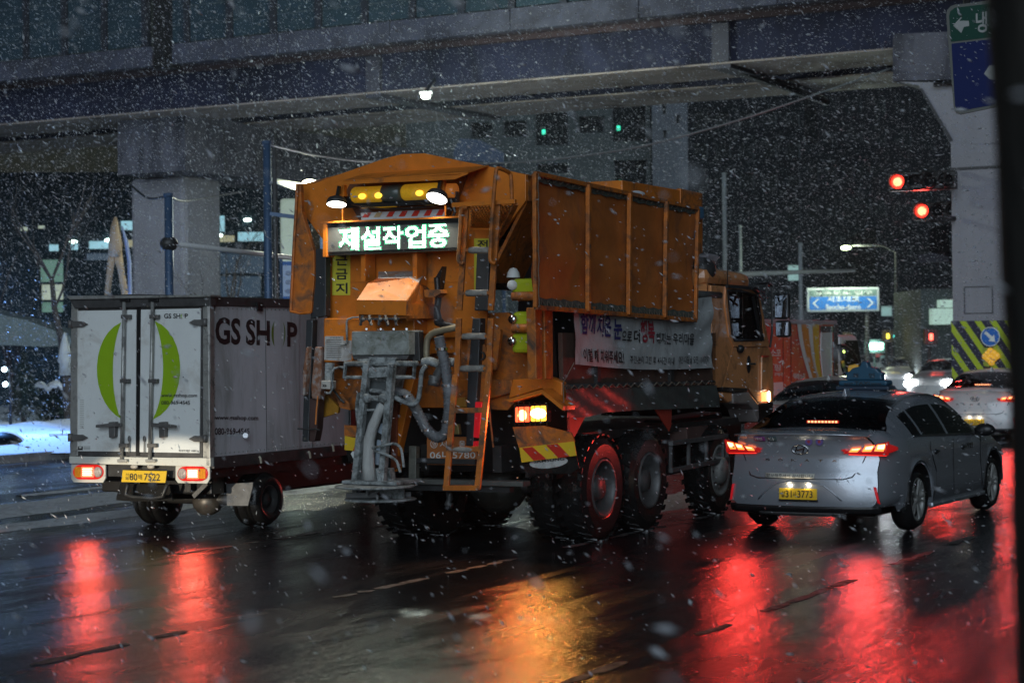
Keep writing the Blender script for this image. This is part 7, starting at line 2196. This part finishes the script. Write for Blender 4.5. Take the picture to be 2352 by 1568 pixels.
# snow heaps on the plaza
g = random.Random(9)
def heap(u, v, rx, ry, h):
    q_ = ground(u, v, .14)
    return MB().grid(lambda a_, b_: Vector((q_.x + rx * (a_ * 2 - 1), q_.y + ry * (b_ * 2 - 1), .13 + h * max(0, 1 - (a_ * 2 - 1) ** 2) * max(0, 1 - (b_ * 2 - 1) ** 2) * (1 + .25 * math.sin(a_ * 17) * math.sin(b_ * 9)))), 40, 16).build('snow_bank', SNOW, smooth=True, kind='stuff')
heap(60, 1030, 2.6, 1.6, .22); heap(120, 1012, 1.8, 2.0, .16); heap(20, 995, 2.2, 2.5, .25); heap(95, 985, 2.4, 2.0, .22)

# ------------------------------------------------------------------ things down the road
RS = Fr((0, 88), 4)
ro = thing('road_sign', 'distant wide blue hanging road sign with white arrows right of the truck cab', 'sign', RS)
a_, b_ = RS.r((1853, 717), 0), RS.r((2020, 659), 0)
MB().bx(a_.x, b_.x, 0, .12, a_.z, b_.z).build('border', mat('sign_pale_border', (.38, .42, .46), .5, emit=(.4, .5, .6), es=.06), ro, bevel=.05)
c_ = RS.r((1936, 681), 0).z
MB().bx(a_.x + .12, b_.x - .12, -.01, -.002, a_.z + .1, c_).build('blue_field', mat('sign_mid_blue', (.02, .13, .42), .5, emit=(.03, .22, .7), es=.22), ro)
MB().bx(a_.x + .12, b_.x - .12, -.01, -.002, c_ + .03, b_.z - .1).build('upper_field', mat('sign_grey_green', (.12, .19, .18), .5, emit=(.2, .35, .32), es=.12), ro)
SW = mat('sign_white_print', (.6, .62, .64), .5, emit=(.7, .75, .8), es=.12)
cz = (a_.z + .1 + c_) / 2
for s_, x in ((-1, a_.x + .45), (1, b_.x - .45)):
    MB().prism([(x + s_ * .12, -.014, cz), (x - s_ * .10, -.014, cz + .2), (x - s_ * .02, -.014, cz + .2), (x + s_ * .2, -.014, cz), (x - s_ * .02, -.014, cz - .2), (x - s_ * .10, -.014, cz - .2)], (0, .003, 0)).build('arrow', SW, ro)
mx_ = (a_.x + b_.x) / 2
text_on('서초대로', quad_fn((mx_ - .7, -.014, cz + .05), (mx_ + .7, -.014, cz + .05), (mx_ + .7, -.014, cz + .3), (mx_ - .7, -.014, cz + .3)), 'lettering', SW, ro, .02)
text_on('Seocho-daero', quad_fn((mx_ - .75, -.014, cz - .28), (mx_ + .75, -.014, cz - .28), (mx_ + .75, -.014, cz - .05), (mx_ - .75, -.014, cz - .05)), 'lettering', SW, ro, .02)
text_on('고속도로 입구', quad_fn((a_.x + .3, -.014, c_ + .08), (b_.x - .3, -.014, c_ + .08), (b_.x - .3, -.014, b_.z - .15), (a_.x + .3, -.014, b_.z - .15)), 'lettering', SW, ro, .02)
for u in (1992,):
    p = RS.r((u, 720), .1); MB().cyl((p.x, .2, 0), (p.x, .2, b_.z), .10, n=8).build('post', GREY_STEEL, ro)
def sig3(label, u0, v0, u1, v1, Y, col, n, es, name='traffic_signal'):
    f = Fr((0, Y), 0)
    a_, b_ = f.r((u0, v1), 0), f.r((u1, v0), 0)
    s = thing(name, label, 'traffic light', f)
    MB().bx(a_.x - .15, b_.x + .15, .05, .3, a_.z - .15, b_.z + .15).build('housing', BLACK, s)
    w = (b_.x - a_.x) / n
    mm_ = emitter('signal_lit', col, es)
    for k in range(n):
        MB().bx(a_.x + k * w + w * .08, a_.x + (k + 1) * w - w * .08, 0, .06, a_.z, b_.z).build('lit_lens', mm_, s, bevel=.08 if n > 1 else .05)
    MB().cyl(((a_.x + b_.x) / 2, .4, 0), ((a_.x + b_.x) / 2, .4, b_.z), .06, n=8).build('post', STEEL, s)
    ld = bpy.data.lights.new('signal_light', 'POINT'); ld.energy = 60 * n if n > 1 else 6; ld.color = col; ld.shadow_soft_size = .3
    lo = bpy.data.objects.new('signal_light', ld); C.objects.link(lo); lo.parent = s; lo.location = ((a_.x + b_.x) / 2, -.6, (a_.z + b_.z) / 2)
    return s
sig3('three bright green-white signal lenses in a row above the taxi roof sign', 1994, 787, 2030, 803, 92, (.45, 1, .80), 3, 9)
sig3('small amber signal left of the green-white row', 1944, 771, 1952, 782, 80, (1, .75, .05), 1, 5)
sig3('small amber signal right of the green-white row', 2036, 766, 2044, 777, 80, (1, .75, .05), 1, 5)
sig3('small red signal light beside the striped pier', 2134, 766, 2144, 781, 70, (1, .08, .05), 1, 8)
sig3('tiny teal signal beside the right-hand amber signal', 2048, 769, 2056, 775, 100, (.1, .8, .7), 1, 2)
sig3('tiny red light low in the distance under the green-white row', 2008, 812, 2012, 820, 100, (1, .1, .08), 1, 3)
sig3('tiny green light just below the tiny red one', 2004, 825, 2014, 830, 102, (.3, .9, .7), 1, 2.5)
f90 = Fr((0, 86), 0)
q_ = depth(1943, 569, 86)
s = thing('street_lamp', 'far small yellow-green street lamp in the dark right of the hopper', 'street lamp', loc=(q_.x, q_.y, 0))
MB().ball((0, 0, q_.z), (.22, .12, .09)).build('lamp_glass', emitter('far_lamp_green', (.80, 1, .55), 12), s, smooth=True)
MB().tube([(2.2, .3, 0), (2.2, .3, q_.z - .2), (1.6, .2, q_.z + .1), (.2, .1, q_.z + .1)], [.10, .07, .05, .04], 8).build('pole', STEEL, s, smooth=True)
ld = bpy.data.lights.new('street_lamp_light', 'POINT'); ld.energy = 700; ld.color = (.85, 1, .7); ld.shadow_soft_size = .3
lo = bpy.data.objects.new('street_lamp_light', ld); C.objects.link(lo); lo.parent = s; lo.location = (0, -.3, q_.z - .3)
# pale mast arm crossing behind the cab, and masts
ma = thing('mast_arm', 'long pale horizontal mast arm behind the orange truck cab', 'pole', Fr((0, 62), 0))
F62 = Fr((0, 62), 0)
MB().tube([F62.r(p, 0) for p in ((1560, 638), (1700, 630), (1860, 624), (1965, 621))], [.10, .085, .06, .05], 8).build('arm', mat('pale_mast', (.45, .48, .46), .4), ma, smooth=True)
MB().cyl((F62.r((1565, 700), 0).x, 0, 0), (F62.r((1565, 700), 0).x, 0, F62.r((1565, 630), 0).z + .3), .13, n=10).build('mast', GREY_STEEL, ma, smooth=True)
for (u, vt, Y, lab) in ((1663, 400, 66, 'tall slim grey mast rising left of the truck cab'), (1838, 560, 74, 'slim grey mast rising just left of the far blue road sign'), (1700, 520, 90, 'faint distant mast right of the slim one beside the cab')):
    pole(lab, u, vt, Y, .085, mat('hazy_mast', (.30, .33, .34), .5) if not bpy.data.materials.get('hazy_mast') else bpy.data.materials['hazy_mast'], name='slim_mast')

# ------------------------------------------------------------------ falling snow
def falling_snow(n, seed, near=380):
    g = np.random.default_rng(seed)
    Y = (g.random(n * 2) ** (1 / 2.4)) * 62 + 4.0
    # even density in a wedge a bit wider than the view
    X = (g.random(n * 2) * 2 - 1) * (Y * .31 + 1.6)
    Z = g.random(n * 2) * np.minimum(11.5, 2.02 + Y * .20 + .6)
    dens = np.clip((Y * .62 + 3.2) * np.minimum(11.5, 2.6 + Y * .20) / Y, 0, None)
    keep = g.random(n * 2) < dens / dens.max()
    X, Y, Z = X[keep][:n], Y[keep][:n], Z[keep][:n]
    yn = g.uniform(2.2, 7, near); X = np.r_[X, (g.random(near) * 2 - 1) * (yn * .3 + .3)]; Z = np.r_[Z, g.random(near) * (2.1 + yn * .2)]; Y = np.r_[Y, yn]
    k = len(X)
    L = g.uniform(.006, .019, k) * (.8 + .5 * g.random(k))
    r = g.uniform(.0026, .0052, k)
    sz = np.exp(g.standard_normal(k) * .42); L *= sz; r *= sz
    ang = np.radians(-32 + 22 * g.standard_normal(k) + 18 * np.sin(X * .25))      # falling slantwise
    tilt = g.standard_normal(k) * .5
    D = np.stack([np.cos(ang), tilt, np.sin(ang)], 1); D /= np.linalg.norm(D, axis=1)[:, None]
    A = np.cross(D, np.array([0, 1, 0.])); A /= np.linalg.norm(A, axis=1)[:, None]
    B = np.cross(D, A)
    P = np.stack([X, Y, Z], 1)
    V = np.stack([P - D * L[:, None], P + A * r[:, None], P + B * r[:, None], P - A * r[:, None], P - B * r[:, None], P + D * L[:, None]], 1).reshape(-1, 3)
    # keep the lens and the solid vehicles clear is not needed: flakes inside bodies stay hidden
    base = (np.arange(k) * 6)[:, None]
    T_ = np.array([0, 2, 1, 0, 3, 2, 0, 4, 3, 0, 1, 4, 5, 1, 2, 5, 2, 3, 5, 3, 4, 5, 4, 1])
    F_ = (base + T_[None, :]).reshape(-1)
    me = bpy.data.meshes.new('falling_snow')
    me.vertices.add(len(V)); me.vertices.foreach_set('co', V.astype(np.float32).ravel())
    nf = len(F_) // 3
    me.loops.add(len(F_)); me.loops.foreach_set('vertex_index', F_.astype(np.int32))
    me.polygons.add(nf); me.polygons.foreach_set('loop_start', np.arange(0, nf * 3, 3, dtype=np.int32))
    me.polygons.foreach_set('loop_total', np.full(nf, 3, dtype=np.int32))
    me.update(calc_edges=True)
    me.materials.append(FLAKE)
    o = bpy.data.objects.new('falling_snow', me); C.objects.link(o)
    o['kind'] = 'stuff'
    return o
# ------------------------------------------------------------------ the snowy air
hz = bpy.data.materials.new('snowy_air'); hz.use_nodes = True
hn = hz.node_tree; hn.nodes.clear()
ho = hn.nodes.new('ShaderNodeOutputMaterial'); hv = hn.nodes.new('ShaderNodeVolumePrincipled')
hv.inputs['Color'].default_value = (.75, .88, 1, 1); hv.inputs['Density'].default_value = .00038; hv.inputs['Anisotropy'].default_value = .35
hn.links.new(hv.outputs[0], ho.inputs['Volume'])
MB().bx(-255, 295, -55, 415, -1, 48).build('haze', hz, kind='stuff')
FLAKE = bpy.data.materials.new('snowflake'); FLAKE.use_nodes = True
nt = FLAKE.node_tree; nt.nodes.clear()
o_ = nt.nodes.new('ShaderNodeOutputMaterial'); d1 = nt.nodes.new('ShaderNodeBsdfDiffuse'); d2 = nt.nodes.new('ShaderNodeBsdfTranslucent'); mx = nt.nodes.new('ShaderNodeMixShader')
d1.inputs[0].default_value = (.62, .64, .68, 1); d2.inputs[0].default_value = (.8, .82, .86, 1); mx.inputs[0].default_value = .32
nt.links.new(d1.outputs[0], mx.inputs[1]); nt.links.new(d2.outputs[0], mx.inputs[2]); nt.links.new(mx.outputs[0], o_.inputs[0])
falling_snow(250000, 4)
